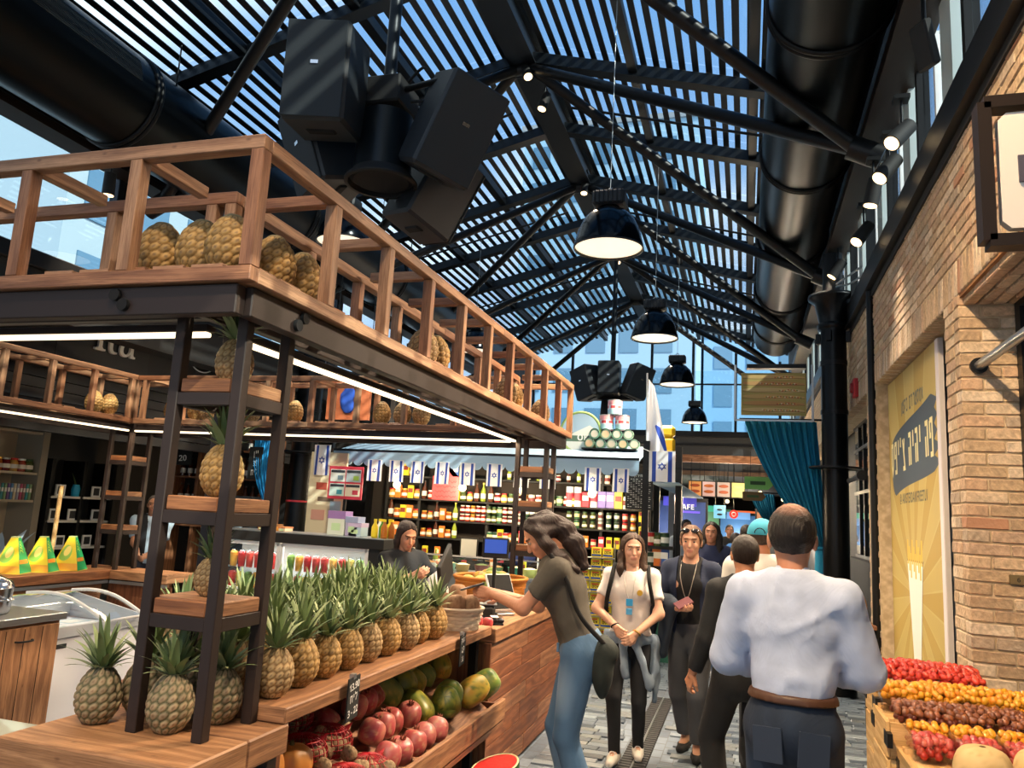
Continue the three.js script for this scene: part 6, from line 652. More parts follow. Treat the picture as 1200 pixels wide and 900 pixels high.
// ---------------------------------------------------------------- curtains
function curtain(label, x0, x1, y1, xt, yt, z, depth, color, tail) { // hangs from x0..x1 at y1, gathered to xt at yt
  const nu = 120, nv = 30, pos = [], idx = []; for (let j = 0; j <= nv; j++) for (let i = 0; i <= nu; i++) { const u = i / nu, v = j / nv, y = y1 + (yt - y1) * v - (tail && v > 0.0 ? 0 : 0), k = Math.pow(v, 1.25), w = (1 - k) * (x1 - x0) + k * 0.13, c = (x0 + (x1 - x0) * u) * (1 - k) + k * (xt + (u - 0.5) * 0.13); void w; pos.push(c, y - 0.08 * Math.sin(v * Math.PI) * Math.abs(c - xt), z + depth * Math.sin(u * 62 + v * 2) * (1 - 0.35 * v) + 0.4 * depth * Math.sin(u * 151 + v * 4) + 0.1 * Math.sin(v * 3)); }
  for (let j = 0; j < nv; j++) for (let i = 0; i < nu; i++) { const a = j * (nu + 1) + i, b = a + nu + 1; idx.push(a, a + 1, b, a + 1, b + 1, b); } const g = new THREE.BufferGeometry(); g.setAttribute('position', new THREE.Float32BufferAttribute(pos, 3)); g.setIndex(idx); g.computeVertexNormals();
  const t = T('curtain', label, 'curtain'); P(t, 'cloth', g, std(color, 0.8)); rod(t, 'rail', [x0 - 0.06, y1 + 0.02, z], [x1 + 0.06, y1 + 0.02, z], 0.012, M.black, 8); P(t, 'tie', at(new THREE.TorusGeometry(0.07, 0.018, 8, 20), 0, 0, 0, Math.PI / 2), std(color, 0.8), [xt, yt + 0.02, z]); if (tail) P(t, 'tail', new THREE.CylinderGeometry(0.06, 0.11, yt - tail, 20), std(color, 0.8), [xt, (yt + tail) / 2, z]); return t;
}
curtain('petrol blue curtain gathered beside the cast column', -0.01, 0.8, 2.97, 0.83, 1.5, -9.62, 0.035, 0x0f7fa4, 0.4); curtain('bright blue curtain lit by sun at the wine shop', -6.75, -6.35, 2.62, -6.42, 1.62, -9.6, 0.03, 0x1487c4, 0.6); curtain('small blue curtain deeper in the passage', 0.08, 0.48, 2.27, 0.46, 1.7, -14, 0.03, 0x0f7fa4);
// ---------------------------------------------------------------- signs on the aisle side
{ const t = T('hanging_sign', 'framed hanging sign with rows of rolled sandwiches above the blue curtain', 'sign', [0.31, 2.99, -9.42]); P(t, 'board', box(0.72, 0.5, 0.03, 0.004), std(0xb9a45c, 0.7), [0.0, 0.27, 0]); P(t, 'print', new THREE.PlaneGeometry(0.71, 0.49), printM(360, 250, (g, w, h) => { g.fillStyle = '#a89a58'; g.fillRect(0, 0, w, h); for (let i = 0; i < 6; i++) { const y = 22 + i * 40; g.fillStyle = ['#c2a468', '#b98e58', '#c9b27c'][i % 3]; g.beginPath(); g.ellipse(w / 2, y, w * 0.49, 15, 0.02, 0, 7); g.fill(); g.strokeStyle = '#7a5a34'; g.lineWidth = 3; g.beginPath(); g.moveTo(5, y + 8); g.bezierCurveTo(100, y + 18, 240, y + 2, 355, y + 10); g.stroke(); for (let k = 0; k < 26; k++) { if (i % 2 === 0 && k < 12) continue; g.fillStyle = ['#a03a2c', '#e3d6b4', '#5a7a3a', '#d8a050'][(k * 7 + i) % 4]; g.fillRect(90 + k * 8 + (i * 13) % 40, y - 6 + (k * 5) % 9, 8, 5); } } }), [0, 0.27, 0.0165]); for (const s of [-1, 1]) B(t, 'frame_bar', s * 0.43 - 0.012, s * 0.43 + 0.012, -0.04, 0.62, -0.012, 0.012, M.steel); B(t, 'frame_bar', -0.43, 0.43, -0.05, -0.03, -0.012, 0.012, M.steel); B(t, 'top_housing', -0.3, 0.36, 0.57, 0.62, -0.06, 0.06, M.black); }
{ const arrow = (l, x, y, z, w, h, c, dir) => { const s = new THREE.Shape(); s.moveTo(-w / 2, -h / 2); s.lineTo(w / 2 - h * 0.5, -h / 2); s.lineTo(w / 2, 0); s.lineTo(w / 2 - h * 0.5, h / 2); s.lineTo(-w / 2, h / 2); const t = T('arrow_sign', l, 'sign', [x, y, z]); P(t, 'board', new THREE.ExtrudeGeometry(s, { depth: 0.02, bevelEnabled: false }), std(c, 0.7)); P(t, 'word', new THREE.PlaneGeometry(w * 0.5, h * 0.28), std(0x2c4a2c, 0.8), [-w * 0.06, 0, 0.0225]); for (const q of [-0.3, 0.2]) rod(t, 'hanger', [w * q, h / 2, 0.01], [w * q, h / 2 + 0.4, 0.01], 0.004, M.black, 6); void dir; }; arrow('green arrow sign hanging in the passage', 0.22, 2.4, -13, 0.46, 0.2, 0x6fae5e); arrow('brown arrow sign under the green one', 0.14, 2.19, -13.05, 0.36, 0.14, 0x5b4526); }
{ // square shop sign on the brick wall
  const t = T('shop_sign', 'square pale sign in a steel frame projecting from the brick wall', 'sign', [0.87, 2.78, -2.4]), c = 0.21; for (const s of [-1, 1]) { B(t, 'frame_bar', s * c - 0.018, s * c + 0.018, -c, c, -0.03, 0.03, M.brownSteel); B(t, 'frame_bar', -c, c, s * c - 0.018, s * c + 0.018, -0.03, 0.03, M.brownSteel); }
  const sh = new THREE.Shape(), k = 0.175, q = 0.022; [[-k + q, -k], [k - q, -k], [k - q, -k + q], [k, -k + q], [k, k - q], [k - q, k], [-k + q, k], [-k, k - q], [-k, -k + q]].forEach(([x, y], i) => (i ? sh.lineTo(x, y) : sh.moveTo(x, y))); P(t, 'panel', new THREE.ExtrudeGeometry(sh, { depth: 0.03, bevelEnabled: false }), std(0xe9ded2, 0.6), [0, 0, -0.01]); const L = std(0x4a4654, 0.6); B(t, 'emblem', -0.13, 0.0, 0.015, 0.04, 0.02, 0.026, L); B(t, 'emblem', -0.13, -0.105, -0.04, 0.015, 0.02, 0.026, L); B(t, 'emblem', -0.075, -0.045, -0.03, -0.005, 0.02, 0.026, L); B(t, 'emblem', -0.03, 0.0, -0.03, -0.005, 0.02, 0.026, L); for (const s of [-1, 1]) B(t, 'clip', -0.06, -0.035, s * 0.185 - 0.014, s * 0.185 + 0.014, -0.02, 0.04, M.steel); rod(t, 'bracket', [0.21, 0.15, 0], [0.3, 0.15, 0], 0.015, M.black); rod(t, 'bracket', [0.21, -0.15, 0], [0.3, -0.15, 0], 0.015, M.black); t.rotation.y = 0.0; }
{ const t = T('wall_rail', 'round steel rail fixed to the brick pier', 'rail', [1.24, 2.68, -4.77]); rod(t, 'tube', [0, 0, 0], [0.13, 0.12, 1.6], 0.026, M.steel, 16); P(t, 'flange', at(new THREE.CylinderGeometry(0.045, 0.045, 0.02, 20), 0, 0, 0, Math.PI / 2), M.black, [0, 0, 0]); const r = T('wall_rail', 'round steel rail fixed to the far brick pier behind the column', 'rail', [1.1, 2.28, -8.3]); rod(r, 'tube', [0, 0, 0], [0.0, -0.0, -1.4], 0.026, M.steel, 12); P(r, 'flange', at(new THREE.CylinderGeometry(0.05, 0.05, 0.02, 20), 0, 0, 0, Math.PI / 2), M.black); }
{ const t = T('number_plate', 'small bronze plate with the number 6 on the brick pier', 'sign', [1.375, 1.53, -4.772]); P(t, 'plate', box(0.075, 0.05, 0.008, 0.002), std(0x6b5a3a, 0.4, 0.7)); P(t, 'numeral', new THREE.PlaneGeometry(0.07, 0.046), printM(96, 64, (g) => { g.fillStyle = '#6d5c3c'; g.fillRect(0, 0, 96, 64); g.fillStyle = '#15120c'; g.font = 'bold 44px sans-serif'; g.textAlign = 'center'; g.fillText('6', 56, 48); }), [0, 0, 0.0045]); }
{ const t = T('alarm_bell', 'red fire alarm box on the brick wall behind the column', 'alarm', [1.13, 3.25, -8.9]); P(t, 'box', box(0.05, 0.2, 0.16, 0.01), std(0xb01f26, 0.5)); P(t, 'horn', at(new THREE.CylinderGeometry(0.05, 0.06, 0.03, 18), 0, 0, 0, 0, 0, Math.PI / 2), std(0x8c171d, 0.5), [-0.035, 0, 0]); }
{ // big poster in the blocked shop opening
  const t = T('shop_poster', 'tall mustard poster with dark brush stroke lettering in the blocked shop opening', 'poster', [1.27, 1.62, -6.73]); t.rotation.y = -Math.PI / 2; P(t, 'board', box(1.96, 2.9, 0.03), std(0xcfc8c2, 0.8));
  P(t, 'print', new THREE.PlaneGeometry(1.86, 2.9), printM(760, 1160, (g, w, h) => {
    g.fillStyle = '#bfae6c'; g.fillRect(0, 0, w, h); g.save(); g.translate(w * 0.5, h * 0.62); for (let i = 0; i < 28; i++) { g.rotate(Math.PI / 14); g.fillStyle = i % 2 ? '#b0944a' : '#bba560'; g.beginPath(); g.moveTo(0, 0); g.lineTo(w * 1.4, -110); g.lineTo(w * 1.4, 110); g.fill(); } g.restore();
    g.save(); g.translate(w * 0.52, h * 0.235); g.rotate(-0.03); g.fillStyle = '#43505c'; g.beginPath(); g.moveTo(-330, -60); g.bezierCurveTo(-250, -110, 100, -100, 280, -125); for (let i = 0; i < 11; i++) g.lineTo(300 + (i % 2 ? 55 : 0) + (i * 17) % 40, -125 + i * 22); g.bezierCurveTo(100, 110, -100, 95, -280, 125); g.bezierCurveTo(-370, 110, -350, -10, -330, -60); g.fill(); g.strokeStyle = '#ddd29a'; heb(g, "פה יהיה צ'יפס", -25, -58, 108, 16, 0.345); g.restore();
    g.strokeStyle = '#5b6258'; heb(g, 'אמסטרדם בקטן', w * 0.55, h * 0.085, 40, 8, 0.56); g.textAlign = 'center'; g.font = 'bold 44px sans-serif'; g.fillStyle = '#3b3f3a'; g.fillText('@ AMSTERDAMFREETLV', w * 0.52, h * 0.375, 430);
    // plain paper cone of chips, no face
    g.fillStyle = '#e9e6dc'; g.beginPath(); g.moveTo(w * 0.37, h * 0.53); g.lineTo(w * 0.68, h * 0.53); g.lineTo(w * 0.525, h * 1.0); g.fill(); g.strokeStyle = '#2c2c2a'; g.lineWidth = 6; g.stroke(); g.fillStyle = '#d9b33c'; for (let i = 0; i < 10; i++) { g.fillRect(w * 0.375 + i * 23, h * (0.475 + (i % 3) * 0.018), 18, h * 0.065); } 
  }), [-0.04, 0, 0.0165]); P(t, 'white_edge', box(0.08, 2.9, 0.01), std(0xd9d2d4, 0.7), [0.93, 0, 0.014]);
}
{ const t = T('notice_sheet', 'white paper notice on the dark shop front behind the column', 'notice', [1.38, 1.9, -8.6]); t.rotation.y = -Math.PI / 2; P(t, 'sheet', box(0.22, 0.3, 0.003), M.offwhite); for (let i = 0; i < 5; i++) P(t, 'text_line', box(0.16, 0.008, 0.001), M.darkGrey, [0, 0.1 - i * 0.045, 0.002]); const u = T('notice_sheet', 'second white paper notice lower on the dark shop front', 'notice', [1.38, 1.58, -8.75]); u.rotation.y = -Math.PI / 2; P(u, 'sheet', box(0.26, 0.3, 0.003), M.offwhite); const v = T('notice_sheet', 'small pink sticker on the dark shop front', 'notice', [1.38, 1.3, -8.5]); v.rotation.y = -Math.PI / 2; P(v, 'sheet', box(0.14, 0.12, 0.003), std(0xb8305c, 0.6)); }
{ // stool table with sack by the shop front
  const t = T('side_table', 'dark side table with a burlap sack behind the tomato crates', 'table', [0.92, 0, -7.9]); P(t, 'top', box(0.4, 0.04, 0.4, 0.006), M.panel, [0, 0.9, 0]); for (const a of [-1, 1]) for (const b of [-1, 1]) B(t, 'leg', a * 0.16 - 0.02, a * 0.16 + 0.02, 0, 0.88, b * 0.16 - 0.02, b * 0.16 + 0.02, M.black); const s = T('burlap_sack', 'crumpled burlap sack on the dark side table', 'sack', [0.92, 0.92, -8.0]); P(s, 'cloth', netMesh(fold(ell([0, 0.14, 0], [0.15, 0.17, 0.13]), 0.03, 18), [-0.22, -0.06, -0.2], [0.22, 0.36, 0.2], 0.016, (x, y, z) => lin('#8a6a48').map((v) => v * (0.6 + 0.7 * noise3(x * 30, y * 30, z * 30)))), CL); const g = T('glass_jar', 'small glass jar with green herb on the side table', 'jar', [0.9, 0.92, -7.76]); P(g, 'jar', lathe([[0, 0], [0.035, 0], [0.038, 0.07], [0.034, 0.09]], 18), M.white); P(g, 'herb', netMesh(fold(ell([0, 0.11, 0], [0.03, 0.03, 0.03]), 0.012, 60), [-0.06, 0.05, -0.06], [0.06, 0.17, 0.06], 0.008, () => [0.1, 0.3, 0.08]), CL); }
// ---------------------------------------------------------------- grocery under the awning
const jarKinds = [];
{
  const mk = (name, cat, desc, parts) => jarKinds.push({ name, cat, desc, parts });
  const jar = (c, lid, d) => mk('jar', 'jar', d, (t) => { P(t, 'glass_body', lathe([[0, 0], [0.034, 0], [0.037, 0.008], [0.037, 0.075], [0.03, 0.09], [0.03, 0.095]], 16), std(c, 0.2)); P(t, 'lid', new THREE.CylinderGeometry(0.033, 0.033, 0.016, 16), std(lid, 0.35, 0.4), [0, 0.102, 0]); P(t, 'label', new THREE.CylinderGeometry(0.0378, 0.0378, 0.034, 16, 1, true), M.offwhite, [0, 0.042, 0]); });
  const tin = (c, band, d, h = 0.11) => mk('tin_can', 'can', d, (t) => { P(t, 'can', new THREE.CylinderGeometry(0.037, 0.037, h, 16), std(c, 0.35), [0, h / 2, 0]); P(t, 'rim', at(new THREE.TorusGeometry(0.036, 0.0025, 6, 16), 0, 0, 0, Math.PI / 2), M.steel, [0, h, 0]); P(t, 'label_band', new THREE.CylinderGeometry(0.0376, 0.0376, h * 0.4, 16, 1, true), std(band, 0.5), [0, h * 0.5, 0]); });
  const bottle = (c, capc, d) => mk('bottle', 'bottle', d, (t) => { P(t, 'bottle_body', lathe([[0, 0], [0.03, 0], [0.032, 0.01], [0.032, 0.13], [0.012, 0.18], [0.012, 0.215]], 16), std(c, 0.15)); P(t, 'cap', new THREE.CylinderGeometry(0.014, 0.014, 0.02, 12), std(capc, 0.4), [0, 0.222, 0]); P(t, 'label', new THREE.CylinderGeometry(0.0325, 0.0325, 0.06, 16, 1, true), M.offwhite, [0, 0.07, 0]); });
  const packet = (c, band, d) => mk('packet', 'packet', d, (t) => { P(t, 'box_body', box(0.075, 0.15, 0.04, 0.004), std(c, 0.45), [0, 0.075, 0]); P(t, 'front_print', box(0.06, 0.05, 0.002), std(band, 0.5), [0, 0.09, 0.0205]); });
  jar(0x6a1414, 0xb8b8b0, 'red relish jar'); jar(0xa3551c, 0xc9a23a, 'amber honey jar'); jar(0x3f4a1e, 0x2a4a2a, 'green pickle jar'); jar(0x8a2a1a, 0xd8d8d0, 'tomato sauce jar'); jar(0xb98a3a, 0xb02020, 'golden mustard jar'); jar(0x3a1a12, 0xd8d0c0, 'dark jam jar');
  tin(0x2f5a3a, 0xd8cf9a, 'green olive tin'); tin(0xc8c4b8, 0x6a2a2a, 'white labelled tin'); tin(0xa82222, 0xe8dcc0, 'red tin'); tin(0x24402c, 0xe0e0d8, 'dark green tin'); bottle(0x4a2410, 0x20160e, 'brown sauce bottle'); bottle(0x7a8a2a, 0xd8c040, 'yellow green oil bottle'); packet(0xd23a4a, 0xf0e8e0, 'pink and white packet'); packet(0xcfc02a, 0x7a2a20, 'yellow packet'); packet(0x6a5aa8, 0xe0d8f0, 'violet packet'); packet(0x2a5aa8, 0xf0f0f0, 'blue packet'); packet(0xe07a28, 0xf0e8d0, 'orange packet'); tin(0xe7e2e4, 0xc43a4c, 'tall white and pink tube', 0.2);
  jarKinds.forEach((k) => { k.cache = null; });
}
const goods = (k, pos, where, group, s = 1, turn = 0) => { const K = jarKinds[k]; let o; if (!K.cache) { o = T(K.name, K.desc + ' ' + where, K.cat, pos, turn, group); K.parts(o); K.cache = o; } else { o = dup(K.cache, pos, turn, K.desc + ' ' + where, group); o.userData.category = K.cat; } o.scale.setScalar(s); o.position.set(...pos); o.rotation.y = turn; return o; };
{
  const sh = T('grocery_shelves', 'dark wall shelving full of jars and tins under the awning', 'shelf', [0, 0, -11.1]); B(sh, 'back_board', -5.75, -1.25, 0.0, 2.75, -0.2, -0.17, std(0x2a241f, 0.85)); const lv = [1.0, 1.3, 1.56, 1.86, 2.2, 2.5]; for (const y of lv) B(sh, 'shelf_board', -5.3, -1.25, y - 0.025, y, -0.17, 0.12, M.blackMatt); for (const x of [-5.3, -4.75, -3.65, -2.75, -1.95, -1.27]) B(sh, 'upright', x - 0.02, x + 0.02, 0, 2.72, -0.17, 0.1, M.blackMatt);
  // two stacked rows of small jars
  const pal = [0, 3, 1, 0, 3, 2, 2, 6, 0, 5, 7, 7, 9, 9, 2, 4, 8, 8]; for (let i = 0; i < 17; i++) for (let r = 0; r < 2; r++) goods(pal[i % 18], [-4.05 + i * 0.083, 1.56 + r * 0.125, -11.03], r ? 'on top of the lower jar row in the awning shop' : 'in the lower jar row of the awning shop', 'stacked jars of the awning shop');
  for (let i = 0; i < 13; i++) goods([10, 0, 4, 2, 5, 1, 7, 3, 10, 2, 6, 0, 4][i], [-3.62 + i * 0.105, 1.86, -11.03], 'on the shelf behind the hanging bulbs', 'jars behind the bulbs', 1.25); for (let i = 0; i < 9; i++) goods([10, 11, 10, 5, 11, 10, 0, 10, 11][i], [-3.5 + i * 0.15, 2.2, -11.03], 'on the top shelf above the flags', 'bottles on the top shelf', 0.9);
  for (let i = 0; i < 9; i++) goods([17, 17, 12, 17, 14, 14, 13, 7, 7][i], [-2.42 + i * 0.118, 1.86, -11.02], 'on the snack shelf beside the steel tower', 'snack shelf', i < 4 ? 1.4 : 1.55); for (let i = 0; i < 6; i++) goods([7, 7, 16, 16, 7, 8][i], [-2.0 + i * 0.12, 2.2, -11.02], 'on the shelf under the awning beside the chalkboard', 'upper snack shelf', 1.1);
  for (let i = 0; i < 10; i++) for (let r = 0; r < 2; r++) goods([2, 6, 2, 2, 7, 9, 9, 8, 4, 13][i], [-2.42 + i * 0.115, 1.56 + r * (i === 9 ? 0.152 : 0.125), -11.03], r ? 'on top of the pickle row beside the chalkboard' : 'in the pickle row beside the chalkboard', 'pickle rows'); for (let i = 0; i < 11; i++) goods([15, 10, 15, 16, 8, 12, 13, 13, 6, 9, 8][i], [-2.5 + i * 0.112, 1.3, -11.02], 'on the shelf above the shop counter', 'packets above the counter', 1.05); for (let i = 0; i < 16; i++) goods([13, 16, 9, 6, 1, 4, 12, 8, 15, 3, 2, 11, 13, 9, 14, 16][i], [-4.6 + i * 0.2, 1.0, -11.0], 'on the lowest shelf of the awning shop', 'lowest shelf goods', 1.1);
  for (let i = 0; i < 6; i++) for (let r = 0; r < 2; r++) goods([1, 4, 10, 16, 1, 11][i], [-4.66 + i * 0.1, 1.3 + r * 0.26, -11.02], 'in the dim spice corner by the menu board', 'spice corner goods', 1.15);
  for (const [y, ks] of [[1.0, [16, 13, 4, 1, 10]], [1.3, [1, 16, 4, 13, 1]], [1.56, [10, 1, 13, 16, 4]], [1.86, [4, 16, 1, 13, 4]], [2.2, [16, 1, 13, 4, 16]]]) ks.forEach((k, i) => goods(k, [-5.22 + i * 0.105, y, -11.02], 'in the corner bay behind the menu board', 'corner bay goods', 1.3));
  for (const [y, ks] of [[1.86, [10, 3, 0, 1, 16, 13, 2, 4, 10, 11]], [2.5, [15, 8, 12, 15, 8, 16, 13, 15, 8, 12, 6, 16, 15, 8]]]) ks.forEach((k, i) => goods(k, [-4.68 + i * (y > 2.3 ? 0.23 : 0.105), y, -11.02], y > 2.3 ? 'on the topmost board under the awning' : 'between the red note and the spice bay', y > 2.3 ? 'topmost board goods' : 'note bay goods', y > 2.3 ? 1.0 : 1.2));
  for (let i = 0; i < 14; i++) goods([6, 9, 13, 8, 4, 2, 12, 16, 3, 0, 7, 15, 5, 1][i], [-3.6 + i * 0.082, 1.3, -11.02], 'on the low jar board behind the scale', 'low jar board goods', 1.15);
  // hanging dried strings and blue packets left of the red note
  for (let i = 0; i < 4; i++) goods([15, 15, 13, 16][i], [-4.3 + i * 0.11, 2.2, -11.02], 'behind the red paper note', 'packets behind the note', 1.3);
  // service counter
  const c = T('shop_counter', 'steel shop counter with glass front under the awning', 'counter', [0, 0, -9.95]); B(c, 'body', -5.0, -1.35, 0, 0.88, -0.3, 0.25, std(0x8a8f92, 0.4, 0.6)); B(c, 'worktop', -5.05, -1.3, 0.88, 0.92, -0.32, 0.28, M.steel, 0.004); B(c, 'glass_front', -5.0, -1.35, 0.92, 1.12, 0.24, 0.246, M.glass); B(c, 'trim', -5.0, -1.35, 1.12, 1.14, 0.2, 0.25, M.chrome);
  const bc = [0x2e8f7a, 0xd8d070, 0x3a9a86, 0xe8e4da, 0x74b8a8, 0xc9a050, 0x8a3a30, 0x4f6a3a]; for (let i = 0; i < 15; i++) { const x = -4.7 + i * 0.23; const b = T('salad_tub', ['teal tub of salad', 'pale yellow tub of spread', 'white tub of cheese', 'green tub of olives'][i % 4] + ' on the steel shop counter', 'tub', [x, 0.92, -9.9 + (i % 2) * 0.1], 0, 'tubs on the shop counter'); P(b, 'tub', lathe([[0, 0], [0.075, 0], [0.095, 0.1], [0.1, 0.105]], 20), std(bc[i % 8], 0.4)); P(b, 'filling', at(new THREE.SphereGeometry(0.09, 16, 8), 0, 0.09, 0, 0, 0, 0, [1, 0.35, 1]), std([0xd6c68a, 0xefe6c8, 0x5a6a2a, 0xb0702a][i % 4], 0.7)); }
  for (let i = 0; i < 7; i++) goods([11, 4, 16, 13, 11, 10, 6][i], [-4.1 + i * 0.42, 0.92, -10.2], 'at the back edge of the steel counter', 'bottles on the steel counter', 1.15);
  // paper sheets and dark cases behind the counter
  for (const [x, l] of [[-3.85, 'dark framed price list leaning behind the shop counter'], [-3.5, 'grey framed price list leaning behind the shop counter']]) { const f = T('price_list', l, 'sign', [x, 1.18, -10.85]); P(f, 'frame', box(0.28, 0.3, 0.02, 0.004), M.blackMatt); P(f, 'sheet', box(0.24, 0.26, 0.004), std(0x9a9a94, 0.7), [0, 0, 0.012]); }
  { const f = T('blue_bag', 'folded navy blue bag behind the shop counter', 'bag', [-3.0, 1.0, -10.7]); P(f, 'cloth', netMesh(fold(ell([0, 0.12, 0], [0.2, 0.13, 0.1]), 0.02, 14), [-0.28, -0.05, -0.2], [0.28, 0.32, 0.2], 0.018, () => [0.02, 0.04, 0.16]), CL); }
  // white door panels between the tower posts
  { const f = T('fridge_cabinet', 'white fridge cabinet with double doors beyond the steel tower', 'fridge', [-2.45, 0, -10.55]); P(f, 'body', box(0.5, 1.5, 0.3, 0.01), M.white, [0, 0.75, 0]); for (const s of [-1, 1]) P(f, 'door', box(0.23, 1.4, 0.02, 0.006), std(0xdfe6ec, 0.4), [s * 0.122, 0.76, 0.16]), P(f, 'handle', box(0.012, 0.3, 0.02), M.steel, [s * 0.02, 0.9, 0.18]); }
}
// awning
{
  const t = T('awning', 'pale blue awning with a scalloped valance over the grocery', 'awning', [0, 0, 0]); const am = std(0x9dbcd4, 0.75), x0 = -5.6, x1 = -1.28, zf = -9.8, n = 27;
  const roof = P(t, 'canopy', box(x1 - x0, 0.012, 1.25), am, [(x0 + x1) / 2, 2.6, zf - 0.6], [0.25, 0, 0]); void roof; const sh = new THREE.Shape(); sh.moveTo(x0, 0.13); const w = (x1 - x0) / n; sh.lineTo(x0, 0); for (let i = 0; i < n; i++) sh.absarc(x0 + w * (i + 0.5), 0, w / 2, Math.PI, Math.PI * 2, false); sh.lineTo(x1, 0.13); P(t, 'valance', new THREE.ExtrudeGeometry(sh, { depth: 0.006, bevelEnabled: false, curveSegments: 8 }), am, [0, 2.34, zf]); B(t, 'front_bar', x0, x1, 2.46, 2.49, zf - 0.02, zf + 0.01, M.steelBlue); for (const x of [x0 + 0.05, x1 - 0.03]) rod(t, 'arm', [x, 2.45, zf], [x, 2.7, zf - 1.15], 0.015, M.black, 8);
  B(t, 'back_box', x0, x1, 2.62, 2.78, zf - 1.3, zf - 1.1, M.blackMatt);
  // support posts and ceiling of the stall
  const s = T('market_stall', 'dark steel market stall structure holding the awning', 'stall'); for (const [x, z] of [[-5.7, -9.9], [-1.2, -9.9], [-1.2, -11.2], [-5.7, -11.2], [-0.85, -10.6]]) B(s, 'post', x - 0.04, x + 0.04, 0, 2.72, z - 0.04, z + 0.04, M.black); B(s, 'roof_board', -5.75, -1.1, 2.72, 2.78, -11.3, -10.9, M.blackMatt); B(s, 'side_beam', -1.24, -1.16, 2.3, 2.42, -16, -9.9, M.brownSteel); B(s, 'side_awning', -1.16, -0.8, 2.2, 2.215, -16, -10.0, am);
}
// flags
const flagTex = (v) => canvasTex(220, 300, (g, w, h) => { g.fillStyle = '#e9edf2'; g.fillRect(0, 0, w, h); g.fillStyle = '#2a4aa8'; g.fillRect(26, 0, 34, h); g.fillRect(w - 60, 0, 34, h); g.strokeStyle = '#2a4aa8'; g.lineWidth = 8; for (const s of [0, Math.PI]) { g.beginPath(); for (let i = 0; i < 4; i++) { const a = s + i * Math.PI * 2 / 3 + (v ? Math.PI / 2 : 0); const X = w / 2 + Math.sin(a) * 34, Y = h / 2 - Math.cos(a) * 34; i ? g.lineTo(X, Y) : g.moveTo(X, Y); } g.closePath(); g.stroke(); } });
const flagM = new THREE.MeshPhysicalMaterial({ map: flagTex(), roughness: 0.85, side: THREE.DoubleSide, transmission: 0.15 });
function flag(label, x, y, z, w, h, ry = 0, sway = 0.02, group) { const g = new THREE.PlaneGeometry(w, h, 12, 14), p = g.attributes.position; for (let i = 0; i < p.count; i++) { const v = 0.5 - p.getY(i) / h; p.setZ(i, sway * v * Math.sin(p.getX(i) / w * 7 + x * 5)); } g.computeVertexNormals(); g.translate(0, -h / 2, 0); const t = T('flag', label, 'flag', [x, y, z], ry, group); P(t, 'cloth', g, flagM); rod(t, 'cord', [-w / 2, 0.003, 0], [w / 2, 0.003, 0], 0.004, M.white, 6); return t; }
[-4.93, -4.6, -4.28, -3.92, -3.56, -3.18, -2.8, -2.45, -1.86, -1.5].forEach((x, i) => flag('small blue and white flag hanging from the awning valance', x, 2.345, -9.78, 0.21, 0.29, rnd(-0.15, 0.15), 0.02, 'flags along the awning')); flag('blue and white flag hanging at the menu board end of the awning', -5.72, 2.52, -9.7, 0.26, 0.42); { const f = flag('larger blue and white flag at the chalkboard end of the awning', -0.98, 2.57, -9.65, 0.32, 0.37); rod(f, 'line', [-0.16, 0.0, 0], [-0.26, 0.05, -0.22], 0.004, M.white, 6); }
{ // tall drooping flag on a pole
  const t = T('pole_flag', 'tall drooping blue and white flag on a pole above the chalkboard', 'flag', [-1.2, 2.5, -9.9]); rod(t, 'pole', [0, 0, 0], [-0.02, 1.1, 0], 0.01, M.white, 8); const g = new THREE.PlaneGeometry(0.26, 0.95, 14, 24), p = g.attributes.position; for (let i = 0; i < p.count; i++) { const v = 0.5 - p.getY(i) / 0.95, u = p.getX(i) / 0.26 + 0.5; p.setXYZ(i, (u * (0.08 + 0.2 * v)), p.getY(i) - u * 0.1, 0.035 * Math.sin(u * 9 + v * 4)); } g.computeVertexNormals(); P(t, 'cloth', g, new THREE.MeshPhysicalMaterial({ roughness: 0.85, side: THREE.DoubleSide, transmission: 0.2, map: canvasTex(128, 256, (c) => { c.fillStyle = '#e6ebf3'; c.fillRect(0, 0, 128, 256); c.save(); c.translate(64, 128); c.rotate(-0.55); c.fillStyle = '#2f4fb4'; c.fillRect(-14, 20, 40, 160); c.restore(); c.fillRect(0, 120, 128, 26); }) }), [0, 0.55, 0]); }
// hanging bulbs
[[-4.77, 'dim spice corner'], [-3.77, 'red note'], [-2.9, 'jar shelves'], [-1.94, 'snack shelf']].forEach(([x, w]) => { const t = T('hanging_bulb', 'glowing round bulb hanging in front of the ' + w, 'bulb', [x, 2.03, -10.2]); P(t, 'bulb', new THREE.SphereGeometry(0.055, 20, 14), M.bulb); P(t, 'socket', new THREE.CylinderGeometry(0.022, 0.022, 0.06, 12), M.black, [0, 0.075, 0]); rod(t, 'cord', [0, 0.1, 0], [0, 0.5, 0], 0.004, M.black, 6); const l = new THREE.PointLight(0xffe0b4, 5, 0, 2); l.shadow.radius = 3; t.add(l); });
